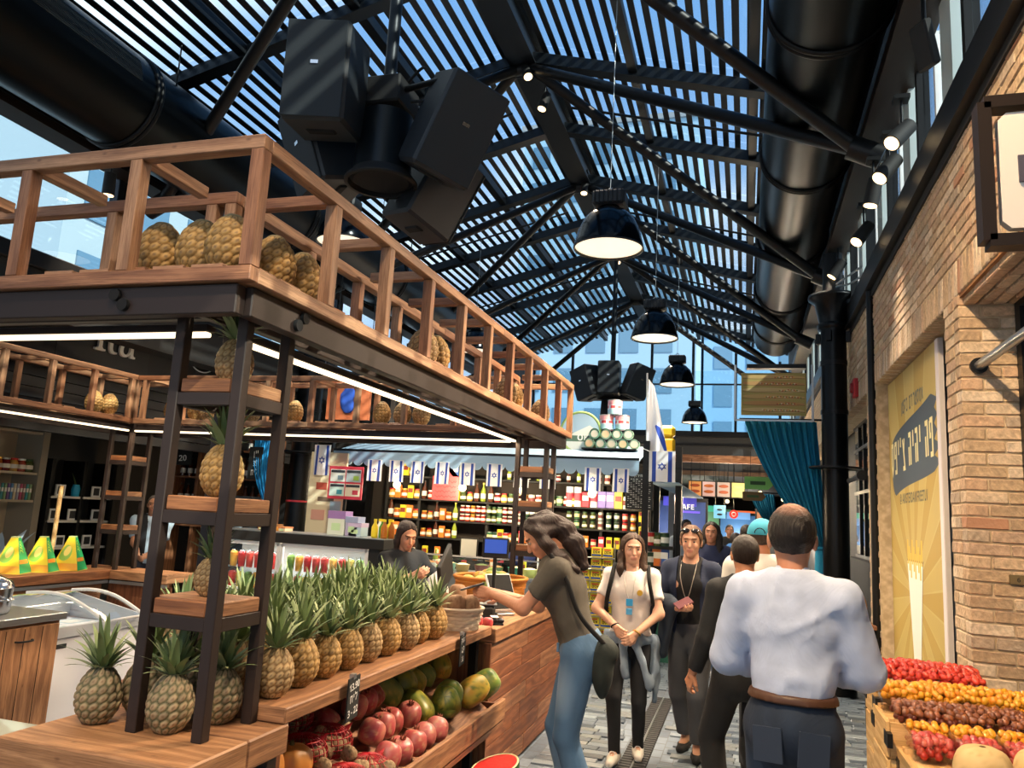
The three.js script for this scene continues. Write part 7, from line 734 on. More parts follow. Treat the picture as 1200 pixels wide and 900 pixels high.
// boards and notes
{ const t = T('chalk_menu', 'black chalk menu board with small handwriting at the awning end', 'sign', [-1.28, 2.08, -9.88]); P(t, 'board', box(0.34, 0.46, 0.015, 0.003), M.blackMatt); P(t, 'writing', new THREE.PlaneGeometry(0.33, 0.45), printM(220, 300, (g) => { g.fillStyle = '#1b1f20'; g.fillRect(0, 0, 220, 300); g.fillStyle = '#e4e8e2'; g.strokeStyle = '#b9bdb8'; heb(g, 'מחירון', 110, 12, 20, 4); for (let r = 0; r < 15; r++) for (let k = 0; k < 9; k++) if ((r * 7 + k * 5) % 4) g.fillRect(14 + k * 22, 48 + r * 16.5, 8 + (r * 3 + k * 7) % 11, 4); }), [0, 0, 0.0085]); }
{ const t = T('red_note', 'red paper note with handwriting among the groceries', 'sign', [-4.1, 2.02, -10.4], 0.05); P(t, 'paper', box(0.4, 0.34, 0.004), std(0xa33a3c, 0.8)); P(t, 'peak', at(new THREE.ConeGeometry(0.2, 0.18, 3), 0, 0, 0, 0, 0, 0, [1, 1, 0.01]), std(0xa33a3c, 0.8), [0.02, 0.25, 0]); P(t, 'writing', new THREE.PlaneGeometry(0.39, 0.33), printM(200, 170, (g) => { g.fillStyle = '#a53a3d'; g.fillRect(0, 0, 200, 170); g.strokeStyle = '#4a1518'; g.lineWidth = 4; for (let r = 0; r < 4; r++) { g.beginPath(); for (let k = 0; k < 16; k++) g.lineTo(18 + k * 11, 30 + r * 36 + ((k * 7 + r * 5) % 5) * 4); g.stroke(); } }), [0, 0, 0.0032]); }
{ const t = T('menu_board', 'red framed menu board with four photo panels', 'sign', [-5.15, 2.0, -9.4], 0.05); P(t, 'frame', box(0.5, 0.44, 0.02, 0.004), std(0xb83246, 0.6)); for (let i = 0; i < 4; i++) { const x = (i % 2 ? 1 : -1) * 0.115, y = (i < 2 ? 1 : -1) * 0.095; P(t, 'photo_panel', box(0.215, 0.165, 0.004), std([0xc8ccc8, 0x9aa8b0, 0xb8d0cc, 0xd0c8b4][i], 0.5), [x, y, 0.012]); P(t, 'panel_heading', box(0.2, 0.035, 0.002), std(0x2a3038, 0.6), [x, y + 0.055, 0.0152]); P(t, 'panel_picture', box(0.08, 0.06, 0.002), std([0x708a9a, 0x8ab04a, 0x3a8a9a, 0xb03a4a][i], 0.6), [x + 0.04, y - 0.03, 0.0152]); } B(t, 'post', -0.02, 0.02, -2.0, -0.22, -0.03, -0.01, M.black); }
{ const t = T('poster_column', 'cream advertising board with red drawings next to the menu board', 'sign', [-5.62, 1.75, -9.75], 0.1); P(t, 'board', box(0.55, 1.35, 0.04, 0.005), std(0xd9cfae, 0.7)); for (const [x, y, w, h, c] of [[-0.08, 0.2, 0.16, 0.1, 0xa84a3a], [0.0, 0.02, 0.24, 0.06, 0x6a5a4a], [-0.1, -0.2, 0.2, 0.14, 0xc99a8a], [0.15, -0.25, 0.16, 0.5, 0x9fc4d4]]) P(t, 'drawing', box(w, h, 0.004), std(c, 0.7), [x, y, 0.022]); }
// goods on top of the awning
{ const bt = std(0x2a49a8, 0.35), proto = T('blue_tin', 'round blue and white tin on the ledge above the awning', 'tin', [-4.9, 2.78, -10.95], 0, 'tins above the awning'); P(proto, 'tin', new THREE.CylinderGeometry(0.15, 0.15, 0.1, 24), bt, [0, 0.05, 0]); P(proto, 'lid', new THREE.CylinderGeometry(0.154, 0.154, 0.025, 24), std(0x3c66c8, 0.3), [0, 0.112, 0]); P(proto, 'label_band', new THREE.CylinderGeometry(0.1508, 0.1508, 0.03, 24, 1, true), std(0xcdd6e6, 0.5), [0, 0.04, 0]); for (let i = 1; i < 9; i++) dup(proto, [-4.9 + i * 0.335 + (i % 2) * 0.03, 2.78, -10.95], i); }
{ const cm = std(0xffffff, 0.4, 0, { map: canvasTex(256, 128, (g) => { g.fillStyle = '#e4e8ea'; g.fillRect(0, 0, 256, 128); g.fillStyle = '#e39aa0'; g.fillRect(0, 0, 256, 44); g.fillStyle = '#a8d4de'; g.fillRect(0, 84, 256, 44); g.fillStyle = '#c94a50'; for (let i = 0; i < 6; i++) g.fillRect(i * 44 + 6, 48, 30, 26); }) }); [['topmost pink and blue can of the can pyramid above the awning', -1.74, 3.14], ['pink and blue can of the pyramid beside the round sign', -1.85, 2.93], ['pink and blue can of the pyramid beside the flag', -1.63, 2.93]].forEach(([l, x, y]) => { const t = T('paint_can', l, 'can', [x, y, -10.6], x, 'can pyramid'); P(t, 'can', new THREE.CylinderGeometry(0.098, 0.098, 0.195, 24), cm, [0, 0.1, 0]); P(t, 'rim', at(new THREE.TorusGeometry(0.098, 0.006, 6, 24), 0, 0, 0, Math.PI / 2), M.steel, [0, 0.198, 0]); });
  const lg = T('can_ledge', 'dark ledge stacked with round green and white tins above the awning', 'ledge', [-1.75, 2.66, -10.6]); B(lg, 'board', -0.4, 0.35, -0.02, 0.0, -0.2, 0.2, M.black); for (let i = 0; i < 9; i++) { const r = i < 5 ? 0 : 1, k = r ? i - 5 : i; const t = T('round_tin', 'shallow green and white round tin stacked under the can pyramid', 'tin', [-2.06 + k * 0.155 + r * 0.07, 2.66 + r * 0.132, -10.5], 0, 'round tins under the pyramid'); t.rotation.x = 0.0; P(t, 'tin', at(new THREE.CylinderGeometry(0.072, 0.072, 0.06, 22), 0, 0, 0, Math.PI / 2), std(i % 2 ? 0x5f8f78 : 0x86a890, 0.35), [0, 0.066, 0]); P(t, 'face', at(new THREE.CylinderGeometry(0.05, 0.05, 0.064, 22), 0, 0, 0, Math.PI / 2), std(i % 3 ? 0xd9d4c2 : 0xe6c7a0, 0.5), [0, 0.066, 0]); P(t, 'handle', at(new THREE.TorusGeometry(0.06, 0.004, 6, 16, 3.14), 0, 0, 0), M.dark, [0, 0.08, 0.036]); } }
{ const t = T('round_sign', 'round green rimmed sign partly hidden behind the timber canopy', 'sign', [-2.2, 2.88, -10.55]); P(t, 'disc', at(new THREE.CylinderGeometry(0.28, 0.28, 0.03, 40), 0, 0, 0, Math.PI / 2), std(0x7fa08a, 0.5)); P(t, 'rim', new THREE.TorusGeometry(0.28, 0.022, 10, 48), std(0x9db86a, 0.5)); P(t, 'face', new THREE.CircleGeometry(0.265, 40), printM(256, 256, (g) => { g.fillStyle = '#a9c8de'; g.fillRect(0, 0, 256, 256); g.fillStyle = '#5b7a68'; g.fillRect(0, 130, 256, 60); g.fillStyle = '#e6ece6'; g.fillRect(0, 190, 256, 66); g.beginPath(); g.moveTo(0, 170); g.lineTo(190, 80); g.lineTo(256, 130); g.lineTo(256, 150); g.lineTo(0, 150); g.fill(); g.fillStyle = '#f4f6f2'; g.font = 'bold 58px sans-serif'; g.textAlign = 'center'; g.fillText('OKO', 168, 182); }), [0, 0, 0.018]); rod(t, 'stand', [0, -0.5, -0.03], [0, -0.26, -0.03], 0.015, M.black, 8); }
{ const t = T('yellow_figure', 'bright yellow plastic display figure above the larger flag', 'ornament', [-1.0, 2.62, -10.4]); P(t, 'body', box(0.22, 0.2, 0.14, 0.03), std(0xe2b414, 0.4), [0, 0.1, 0]); P(t, 'head', box(0.2, 0.16, 0.14, 0.04), std(0xe8bc1a, 0.4), [0.01, 0.28, 0]); P(t, 'arm', box(0.14, 0.04, 0.05, 0.01), std(0xd9a810, 0.4), [-0.15, 0.08, 0], [0, 0, -0.4]); }
// rack of yellow packets in front of the shop
{ const t = T('snack_rack', 'wire rack column filled with yellow packets in front of the grocery', 'rack', [-1.62, 0, -8.95], 0.1); for (const x of [-0.2, 0.2]) rod(t, 'post', [x, 0, -0.08], [x, 1.45, -0.08], 0.008, M.steel, 6); for (let r = 0; r < 10; r++) B(t, 'tray', -0.2, 0.2, 0.12 + r * 0.128, 0.126 + r * 0.128, -0.08, 0.1, M.steel); const ym = printM(96, 96, (g) => { g.fillStyle = '#e2d02a'; g.fillRect(0, 0, 96, 96); g.fillStyle = '#24408c'; g.fillRect(0, 66, 96, 22); g.fillStyle = '#c83a2a'; g.fillRect(10, 12, 70, 14); g.strokeStyle = '#3a2a14'; heb(g, 'אסם', 48, 32, 26, 6); });
  for (let r = 0; r < 10; r++) for (let k = 0; k < 3; k++) { if (r > 7 && k === 0) continue; const p = T('snack_packet', r > 5 ? 'yellow packet on an upper tray of the snack rack' : 'yellow packet on a lower tray of the snack rack', 'packet', [-1.62 + (k - 1) * 0.128, 0.126 + r * 0.128, -8.93 - (k - 1) * 0.013], 0.1, 'yellow packets in the rack'); P(p, 'pack', box(0.118, 0.115, 0.06, 0.008), std(0xd8c524, 0.4), [0, 0.058, 0]); P(p, 'front_print', new THREE.PlaneGeometry(0.108, 0.105), ym, [0, 0.058, 0.0305]); } const b = T('rack_sign', 'yellow sign with red lettering at the foot of the snack rack', 'sign', [-1.5, 0.36, -8.78], 0.1); for (const q of [-0.14, 0.14]) rod(b, 'leg', [q, -0.36, 0], [q, -0.08, 0], 0.006, M.steel, 6); P(b, 'panel', box(0.34, 0.2, 0.01), std(0xe2d02a, 0.5)); P(b, 'print', new THREE.PlaneGeometry(0.33, 0.19), printM(180, 104, (g) => { g.fillStyle = '#e4d32c'; g.fillRect(0, 0, 180, 104); g.strokeStyle = '#7a2418'; heb(g, 'אסם', 90, 26, 52, 11); }), [0, 0, 0.0056]);
  const w = T('white_card', 'pale blue price card clipped beside the snack rack', 'sign', [-1.78, 1.05, -9.0], 0.1); P(w, 'card', box(0.18, 0.16, 0.006), std(0xc9d8e6, 0.7)); P(w, 'clip', box(0.03, 0.03, 0.015), M.steel, [0, 0.08, 0]); }
// more goods stacked in front of the shop beside the rack
for (let i = 0; i < 12; i++) goods([9, 6, 11, 8, 6, 9, 16, 15, 13, 8, 2, 9][i], [-1.25 + (i % 4) * 0.09, 0.9 + Math.floor(i / 4) * 0.25, -10.2], 'on the end display beside the passage', 'end display goods', 1.6);
{ const t = T('end_display', 'narrow dark display stand at the passage end of the grocery', 'shelf', [-1.12, 0, -10.25]); for (const y of [0.6, 0.88, 1.14, 1.39]) B(t, 'shelf_board', -0.2, 0.25, y - 0.02, y + 0.02, -0.1, 0.12, M.blackMatt); for (const x of [-0.2, 0.25]) B(t, 'upright', x - 0.015, x + 0.015, 0, 1.7, -0.1, -0.07, M.blackMatt); B(t, 'base', -0.2, 0.25, 0, 0.58, -0.1, 0.12, std(0x2f6a58, 0.5)); }
// ---------------------------------------------------------------- inside of the stand: left counter, freezer, cabinet, shake case
{
  const c = T('rear_counter', 'wooden corner counter along the far sides of the fruit stand', 'counter'); B(c, 'top_plank', -6.75, -6.45, 0.84, 0.93, -7.0, -2.6, M.shelf, 0.006); B(c, 'top_plank', -6.448, -6.2, 0.84, 0.93, -6.6, -2.6, M.shelf2, 0.006); B(c, 'top_plank', -6.448, -5.5, 0.84, 0.93, -7.0, -6.6, M.shelf, 0.006); B(c, 'front_panel', -6.3, -6.27, 0, 0.8, -6.58, -2.6, M.panel); B(c, 'front_panel', -6.27, -5.5, 0, 0.8, -6.7, -6.67, M.panel2); B(c, 'led_channel', -6.24, -6.21, 0.8, 0.83, -6.6, -2.6, M.steel); B(c, 'led_channel', -6.2, -5.5, 0.8, 0.83, -6.62, -6.6, M.steel); B(c, 'back_panel', -6.74, -6.7, 0, 0.84, -7, -2.6, M.blackMatt);
  // pyramid cartons
  const yel = canvasTex(128, 192, (g) => { g.fillStyle = '#e6cf22'; g.fillRect(0, 0, 128, 192); g.fillStyle = '#8fc24a'; g.beginPath(); g.ellipse(60, 90, 30, 46, 0.2, 0, 7); g.fill(); g.fillStyle = '#e0a020'; g.fillRect(0, 150, 128, 42); g.fillStyle = '#f2e27a'; g.beginPath(); g.ellipse(70, 80, 14, 30, 0.3, 0, 7); g.fill(); }), grn = canvasTex(128, 192, (g) => { g.fillStyle = '#1f9a58'; g.fillRect(0, 0, 128, 192); g.strokeStyle = '#b8d84a'; g.lineWidth = 6; for (let i = 0; i < 4; i++) { g.beginPath(); g.arc(64, 40 + i * 16, 20, 3.4, 6); g.stroke(); } g.fillStyle = '#e6902a'; g.fillRect(20, 118, 88, 22); });
  [[-6.5, -5.72, 'yellow and green pyramid carton beside the steel pot'], [-6.47, -6.0, 'middle yellow and green pyramid carton on the corner counter'], [-6.45, -6.32, 'yellow and green pyramid carton next to the corner tower']].forEach(([x, z, l]) => { const t = T('pyramid_carton', l, 'carton', [x, 0.93, z], 0.45, 'pyramid cartons'); const w = 0.13, h = 0.32, q = 0.03; const face = (a, b, m) => { const g = new THREE.BufferGeometry(); g.setAttribute('position', new THREE.Float32BufferAttribute([...a[0], ...a[1], ...b[1], ...a[0], ...b[1], ...b[0]], 3)); g.setAttribute('uv', new THREE.Float32BufferAttribute([0, 0, 1, 0, 0.75, 1, 0, 0, 0.75, 1, 0.25, 1], 2)); g.computeVertexNormals(); P(t, 'side_panel', g, m); }; const lo = [[-w, 0, w], [w, 0, w], [w, 0, -w], [-w, 0, -w]], hi = [[-q, h, q], [q, h, q], [q, h, -q], [-q, h, -q]]; for (let i = 0; i < 4; i++) face([lo[i], lo[(i + 1) % 4]], [hi[i], hi[(i + 1) % 4]], std(0xffffff, 0.45, 0, { map: i % 2 ? grn : yel })); P(t, 'top_fold', box(0.06, 0.012, 0.06), std(0xcfe0a0, 0.6), [0, h + 0.004, 0]); P(t, 'base', box(0.26, 0.004, 0.26), std(0xd8c030, 0.6), [0, 0.003, 0]); });
  // cabinet with plank doors and steel top
  const k = T('steel_top_cabinet', 'wooden cabinet with plank doors and a steel worktop inside the stand', 'cabinet', [-4.6, 0, -3.55]); B(k, 'body', -0.29, 0.27, 0.1, 0.88, -0.68, 1.0, M.panel); B(k, 'worktop', -0.32, 0.31, 0.88, 0.925, -0.7, 1.02, M.steel, 0.004); B(k, 'plinth', -0.25, 0.22, 0, 0.1, -0.62, 0.95, M.dark); for (let i = 0; i < 3; i++) { const z = -0.67 + i * 0.55, d = P(k, 'door', box(0.022, 0.76, 0.53, 0.004), i % 2 ? M.oak : M.shelf, [0.282, 0.48, z + 0.27]); for (let q = 1; q < 4; q++) P(d, 'plank_joint', box(0.004, 0.74, 0.004), M.dark, [0.0105, 0, -0.265 + q * 0.13]); const hd = P(d, 'handle', tubeGeo([[0.01, 0, -0.06], [0.035, 0, -0.05], [0.035, 0, 0.05], [0.01, 0, 0.06]], 0.006, 16, 8), M.black, [0.006, 0.3, 0]); void hd; }
  // freezer chest
  const f = T('chest_freezer', 'white chest freezer with curved sliding glass lids', 'freezer', [-4.85, 0, -4.65]); B(f, 'body', -0.36, 0.36, 0.05, 0.72, -0.52, 0.36, std(0xe6e7ec, 0.45), 0.012); const rs = new THREE.Shape(); rs.moveTo(-0.38, 0); rs.lineTo(0.38, 0); rs.lineTo(0.38, 0.07); rs.lineTo(-0.38, 0.2); P(f, 'rim', at(new THREE.ExtrudeGeometry(rs, { depth: 0.02, bevelEnabled: false }), 0, 0, 0), std(0xc9ccd2, 0.4), [0, 0.72, -0.54]); P(f, 'rim', new THREE.ExtrudeGeometry(rs, { depth: 0.02, bevelEnabled: false }), std(0xc9ccd2, 0.4), [0, 0.72, 0.36]); B(f, 'rim_rail', 0.35, 0.385, 0.72, 0.79, -0.54, 0.38, std(0xc0c4ca, 0.4)); B(f, 'rim_rail', -0.385, -0.35, 0.72, 0.92, -0.54, 0.38, std(0xc0c4ca, 0.4));
  for (const [z0, z1, dy] of [[-0.52, -0.06, 0], [-0.1, 0.36, 0.012]]) { const pos = [], idx = [], n = 12; for (let i = 0; i <= n; i++) { const u = i / n, x = 0.36 - 0.72 * u, y = 0.79 + 0.13 * u + 0.07 * Math.sin(u * Math.PI) + dy; pos.push(x, y, z0, x, y, z1); } for (let i = 0; i < n; i++) idx.push(i * 2, i * 2 + 1, i * 2 + 2, i * 2 + 1, i * 2 + 3, i * 2 + 2); const g = new THREE.BufferGeometry(); g.setAttribute('position', new THREE.Float32BufferAttribute(pos, 3)); g.setIndex(idx); g.computeVertexNormals(); P(f, 'glass_lid', g, M.glass); P(f, 'lid_edge', tubeGeo(Array.from({ length: 9 }, (_, i) => { const u = i / 8; return [0.36 - 0.72 * u, 0.795 + 0.13 * u + 0.07 * Math.sin(u * Math.PI) + dy, z0]; }), 0.012, 20, 6), M.white); } P(f, 'grip', tubeGeo([[0.37, 0.78, -0.42], [0.43, 0.8, -0.4], [0.43, 0.8, -0.2], [0.37, 0.78, -0.18]], 0.01, 16, 6), M.white); P(f, 'brand_plate', box(0.004, 0.03, 0.12), M.darkGrey, [0.362, 0.66, 0.24]); B(f, 'inner_tub', -0.3, 0.3, 0.55, 0.6, -0.45, 0.3, std(0xcfe2ea, 0.5));
  for (let i = 0; i < 6; i++) { const t = T('frozen_box', ['white and blue frozen food box inside the chest freezer', 'pale green frozen food box inside the chest freezer'][i % 2], 'box', [-4.98 + (i % 2) * 0.24, 0.6, -4.98 + Math.floor(i / 2) * 0.27], 0.1 * i, 'boxes in the freezer'); P(t, 'carton', box(0.2, 0.12, 0.23, 0.01), std([0xb8d4e4, 0x9ac8b8][i % 2], 0.6), [0, 0.06, 0]); P(t, 'label', box(0.12, 0.002, 0.16), M.white, [0, 0.121, 0]); }
  // stock pot
  const p = T('stock_pot', 'polished steel pot with domed lid on the steel worktop', 'pot', [-4.62, 0.925, -3.88]); P(p, 'pot', lathe([[0, 0], [0.16, 0], [0.17, 0.02], [0.17, 0.16], [0.178, 0.165]], 32), M.chrome); P(p, 'lid', lathe([[0.178, 0.165], [0.16, 0.2], [0.09, 0.235], [0.001, 0.245]], 32), M.chrome); P(p, 'knob', new THREE.SphereGeometry(0.018, 12, 8), M.black, [0, 0.26, 0]); P(p, 'side_handle', tubeGeo([[0.17, 0.1, -0.05], [0.22, 0.1, -0.04], [0.22, 0.1, 0.04], [0.17, 0.1, 0.05]], 0.008, 14, 6), M.chrome);
  const ws = T('pale_worktop', 'low pale stone worktop behind the front table', 'worktop', [-2.95, 0, -2.6]); B(ws, 'slab', -0.6, 0.62, 0.57, 0.62, -0.5, 0.55, std(0x8f9488, 0.5), 0.005); B(ws, 'base', -0.55, 0.57, 0, 0.57, -0.45, 0.5, M.panel2);
}
{ // refrigerated case with cut fruit cups
  const z = -7.2, t = T('fruit_cup_case', 'lit refrigerated case with cut fruit cups under a black worktop', 'display case', [0, 0, z]); B(t, 'worktop', -5.4, -3.45, 1.29, 1.39, -0.45, 0.02, M.blackMatt, 0.004); B(t, 'worktop_surface', -5.4, -3.45, 1.39, 1.398, -0.45, 0.02, M.steel); B(t, 'base', -5.38, -3.5, 0, 0.78, -0.42, -0.02, M.blackMatt); B(t, 'back', -5.38, -3.5, 0.78, 1.29, -0.42, -0.4, M.white); B(t, 'case_floor', -5.38, -3.5, 0.78, 0.8, -0.4, -0.02, M.white); B(t, 'glass_shelf', -5.36, -3.62, 1.0, 1.008, -0.36, -0.04, M.glass); B(t, 'end_post', -3.62, -3.5, 0.78, 1.29, -0.42, -0.0, M.blackMatt); for (const [a, b] of [[-5.38, -4.66], [-4.62, -3.64]]) { for (const x of [a, b]) B(t, 'window_frame', x - 0.018, x + 0.018, 0.8, 1.28, -0.03, 0.0, M.white); B(t, 'window_frame', a, b, 1.25, 1.285, -0.03, 0.0, M.white); B(t, 'front_glass', a, b, 0.82, 1.25, -0.012, -0.006, M.glass); }
  const led = P(t, 'case_light', box(1.7, 0.02, 0.03), M.led, [-4.5, 1.27, -0.08]); void led; const l = new THREE.RectAreaLight(0xfff0dc, 45, 1.7, 0.04); l.position.set(-4.5, 1.255, -0.08); l.rotation.x = -Math.PI / 2; t.add(l);
  const cols = [0xc8322c, 0xe09a3a, 0xc83a34, 0xd8b84a, 0xb82a2a, 0xe0a850, 0x6a8a3a, 0xd24a3e], names = ['red watermelon', 'orange melon', 'red watermelon', 'yellow pineapple', 'dark red berry', 'golden mango', 'green grape', 'pink grapefruit']; for (let r = 0; r < 2; r++) for (let i = 0; i < 17; i++) { const k = (i * 3 + r) % 8, x = -5.27 + i * 0.1; if (Math.abs(x + 4.64) < 0.06) continue; const c = T('fruit_cup', 'clear cup of cut ' + names[k] + (r ? ' on the upper glass shelf of the lit case' : ' on the floor of the lit case'), 'cup', [x, r ? 1.008 : 0.8, z - 0.12], 0, r ? 'fruit cups on the glass shelf' : 'fruit cups on the case floor'); P(c, 'cut_fruit', lathe([[0, 0], [0.033, 0], [0.042, 0.135], [0.03, 0.155], [0, 0.16]], 14), std(cols[k], 0.45, 0, { bumpMap: speck, bumpScale: 0.006 })); P(c, 'dome_lid', at(new THREE.SphereGeometry(0.043, 14, 8, 0, 6.29, 0, 1.57), 0, 0.14, 0), M.glass); }
  // things on the worktop
  const bx = (l, x, w, h, c1, c2, y = 1.398) => { const o = T('promo_box', l, 'box', [x, y, z - 0.2]); P(o, 'carton', box(w, h, 0.16, 0.006), std(c1, 0.5), [0, h / 2, 0]); P(o, 'top_band', box(w + 0.004, h * 0.32, 0.164), std(c2, 0.5), [0, h * 0.84, 0]); P(o, 'print', box(w * 0.5, h * 0.3, 0.002), std(0xbfe0b0, 0.6), [0, h * 0.35, 0.0815]); }; bx('white and violet promotional box on the black worktop', -4.08, 0.2, 0.25, 0xd6e0d4, 0x9a78b8); bx('pale blue promotional box on the black worktop', -3.86, 0.15, 0.14, 0xb4cfe0, 0xc8b8dc); bx('lavender box standing behind the pale blue one', -3.9, 0.14, 0.2, 0xb0a8cc, 0x9aa8cc); bx('small amber box at the tower end of the worktop', -4.85, 0.08, 0.07, 0xc98a2a, 0x8a5a1a); bx('small tan box next to the amber box', -4.98, 0.07, 0.05, 0xa87a4a, 0x7a5430); bx('small cream box next to the amber box', -4.72, 0.08, 0.05, 0xd8c8a8, 0xc07a4a);
  const lm = std(0xe2cf2a, 0.4), gm = std(0x3a8a34, 0.5); for (let i = 0; i < 6; i++) { const o = T('lemon_bottle', ['tall yellow lemon juice bottle on the black worktop', 'green lime bottle on the black worktop', 'small yellow bottle beside the lime bottle', 'amber juice bottle with yellow cap', 'second amber juice bottle with yellow cap', 'white blossom bottle by the violet box'][i], 'bottle', [-3.62 + i * 0.035 - (i === 5 ? 0.22 : 0), 1.398, z - 0.1 - (i % 3) * 0.1]); P(o, 'bottle_body', lathe([[0, 0], [0.03, 0], [0.034, 0.02], [0.034, 0.11], [0.015, 0.15], [0.015, 0.17]], 16), [lm, gm, lm, std(0xa8641a, 0.3), std(0x9a5a18, 0.3), M.white][i]); P(o, 'cap', new THREE.CylinderGeometry(0.017, 0.017, 0.025, 12), lm, [0, 0.18, 0]); }
}
// ---------------------------------------------------------------- left shops
{
  const w = S('wall_left_shops'); B(w, 'back_wall', -10.6, -10.4, 0, 3.6, -14, 3.2, std(0x3a3632, 0.9)); B(w, 'shop_ceiling', -10.6, LX - 0.2, 3.55, 3.7, ZB, 3.2, M.darkGrey); B(w, 'end_wall', -10.6, -5.8, 0, 4.0, -12.1, -11.9, std(0x24211f, 0.9)); B(w, 'fascia', -7.0, -6.86, 2.95, 3.72, -11.8, 3.0, std(0x1a1d20, 0.6)); for (let i = 0; i < 6; i++) B(w, 'shutter_slat', -7.06, -6.98, 2.3 + i * 0.11, 2.4 + i * 0.11, -11.8, 2.0, std(0x151617, 0.55)); B(w, 'outer_wall', -14, -13.8, 0, 3.7, ZB, 3.2, M.plaster);
  const sg = T('script_sign', 'white script letters on the black fascia above the shutters', 'sign', [-6.85, 3.25, -6.6]); sg.rotation.y = Math.PI / 2; const font = await new FontLoader().loadAsync('fonts/droid/droid_serif_regular.typeface.json'); const tx = new TextGeometry('ita', { font, size: 0.36, depth: 0.03, curveSegments: 5 }); P(sg, 'letters', at(tx, 0, 0, 0, 0, 0, 0, 1), M.white); P(sg, 'plate', box(1.3, 0.6, 0.01), std(0x1d2125, 0.5), [0.2, 0.06, -0.008]);
  const rs = T('round_badge_sign', 'round black badge sign with white ring on the shop fascia', 'sign', [-6.82, 3.5, -8.36]); rs.rotation.y = Math.PI / 2 - 0.4; P(rs, 'disc', at(new THREE.CylinderGeometry(0.2, 0.2, 0.03, 36), 0, 0, 0, Math.PI / 2), M.blackMatt); P(rs, 'ring', new THREE.TorusGeometry(0.185, 0.008, 8, 40), M.white, [0, 0, 0.016]); P(rs, 'lettering', new THREE.PlaneGeometry(0.32, 0.2), printM(200, 126, (g) => { g.fillStyle = '#141414'; g.fillRect(0, 0, 200, 126); g.fillStyle = '#dcdcdc'; g.font = 'bold 36px sans-serif'; g.textAlign = 'center'; g.fillText('HOMEMADE', 100, 62, 190); g.fillRect(30, 84, 140, 6); }), [0, 0, 0.0165]);
  // beige jar shelf with coloured spines
  const b = T('beige_shelf', 'beige wall shelf with jars above a row of coloured packets', 'shelf', [-9.0, 0, -7.0]); const bm2 = std(0xb8a78c, 0.7); B(b, 'back', -0.2, -0.17, 0.9, 2.5, -0.96, 0.85, bm2); for (const y of [0.95, 1.55, 1.9, 2.42]) B(b, 'shelf_board', -0.17, 0.25, y - 0.03, y, -0.9, 0.85, bm2); B(b, 'side', -0.2, 0.27, 0.9, 2.5, -0.96, -0.86, std(0x8f8675, 0.7)); B(b, 'base', -0.2, 0.25, 0, 0.9, -0.96, 0.85, std(0x77706a, 0.7));
  for (let i = 0; i < 16; i++) goods([2, 3, 4, 0, 1, 11, 2, 3][i % 8], [-8.85, 1.9, -7.8 + i * 0.11], 'on the beige shelf', 'jars on the beige shelf', 1.5); const sp = [0x7a9a6a, 0x3a8a8a, 0x8a5a5a, 0xb04a6a, 0x9a9aa8, 0xc8b89a, 0x4a7aa8, 0x6a4a7a].map((c) => std(c, 0.5)), sg2 = box(0.14, 0.2, 0.032, 0.004), sb = box(0.002, 0.05, 0.03); for (let i = 0; i < 34; i++) { const o = T('slim_packet', ['sage green', 'teal', 'dusty red', 'rose', 'silver', 'cream', 'blue', 'plum'][i % 8] + ' slim packet standing in the row on the beige shelf', 'packet', [-8.82, 1.55, -7.8 + i * 0.044], 0, 'slim packets on the beige shelf'); P(o, 'pack', sg2, sp[i % 8], [0, 0.1, 0]); P(o, 'spine_label', sb, M.offwhite, [0.071, 0.12, 0]); }
  // dark shelf with framed pictures
  const d = T('dark_shelf', 'dark shelving with small framed pictures beside the beige shelf', 'shelf', [-8.9, 0, -8.55]); B(d, 'back', -0.2, -0.17, 0, 2.9, -0.55, 0.5, M.darkGrey); for (const y of [0.95, 1.3, 1.62]) B(d, 'shelf_board', -0.17, 0.2, y - 0.03, y, -0.55, 0.5, M.offwhite); for (const z of [-0.55, -0.02, 0.5]) B(d, 'upright', -0.17, 0.2, 0, 2.1, z - 0.025, z + 0.025, M.black); for (const [y, z] of [[1.62, 0.3], [1.62, -0.3], [1.3, 0.35], [1.3, 0.05], [1.3, -0.35], [0.95, 0.2], [0.95, -0.25]]) { const o = T('picture_frame', y > 1.5 ? 'small white picture frame on the top board of the dark shelf' : y > 1.1 ? 'small white picture frame on the middle board of the dark shelf' : 'small white picture frame on the low board of the dark shelf', 'frame', [-8.75, y, -8.55 + z], Math.PI / 2, 'frames on the dark shelf'); P(o, 'frame', box(0.15, 0.15, 0.02), M.white, [0, 0.075, 0]); P(o, 'picture', box(0.1, 0.1, 0.004), M.darkGrey, [0, 0.075, 0.01]); } { const v = T('turquoise_vase', 'turquoise vase with a green sprig on the dark shelf', 'vase', [-8.75, 1.62, -8.5]); P(v, 'vase', lathe([[0, 0], [0.05, 0], [0.055, 0.1], [0.04, 0.16]], 18), std(0x1fa0c8, 0.4)); P(v, 'sprig', leafGeo(0.2, 0.02, 0.5, 0.3), leafM[0], [0, 0.14, 0]); }
  const lf = T('light_sculpture', 'pale leaf shaped paper ornament in front of the shelves', 'ornament', [-8.3, 0.7, -7.0]); for (let i = 0; i < 6; i++) P(lf, 'petal', at(leafGeo(0.62, 0.16, 0.5, 0.5), 0, 0, 0), std(0xb8cede, 0.6), [0, 0, 0], [0, i * 1.05, 0]); P(lf, 'foot', new THREE.CylinderGeometry(0.08, 0.1, 0.7, 16), M.darkGrey, [0, -0.35, 0]);
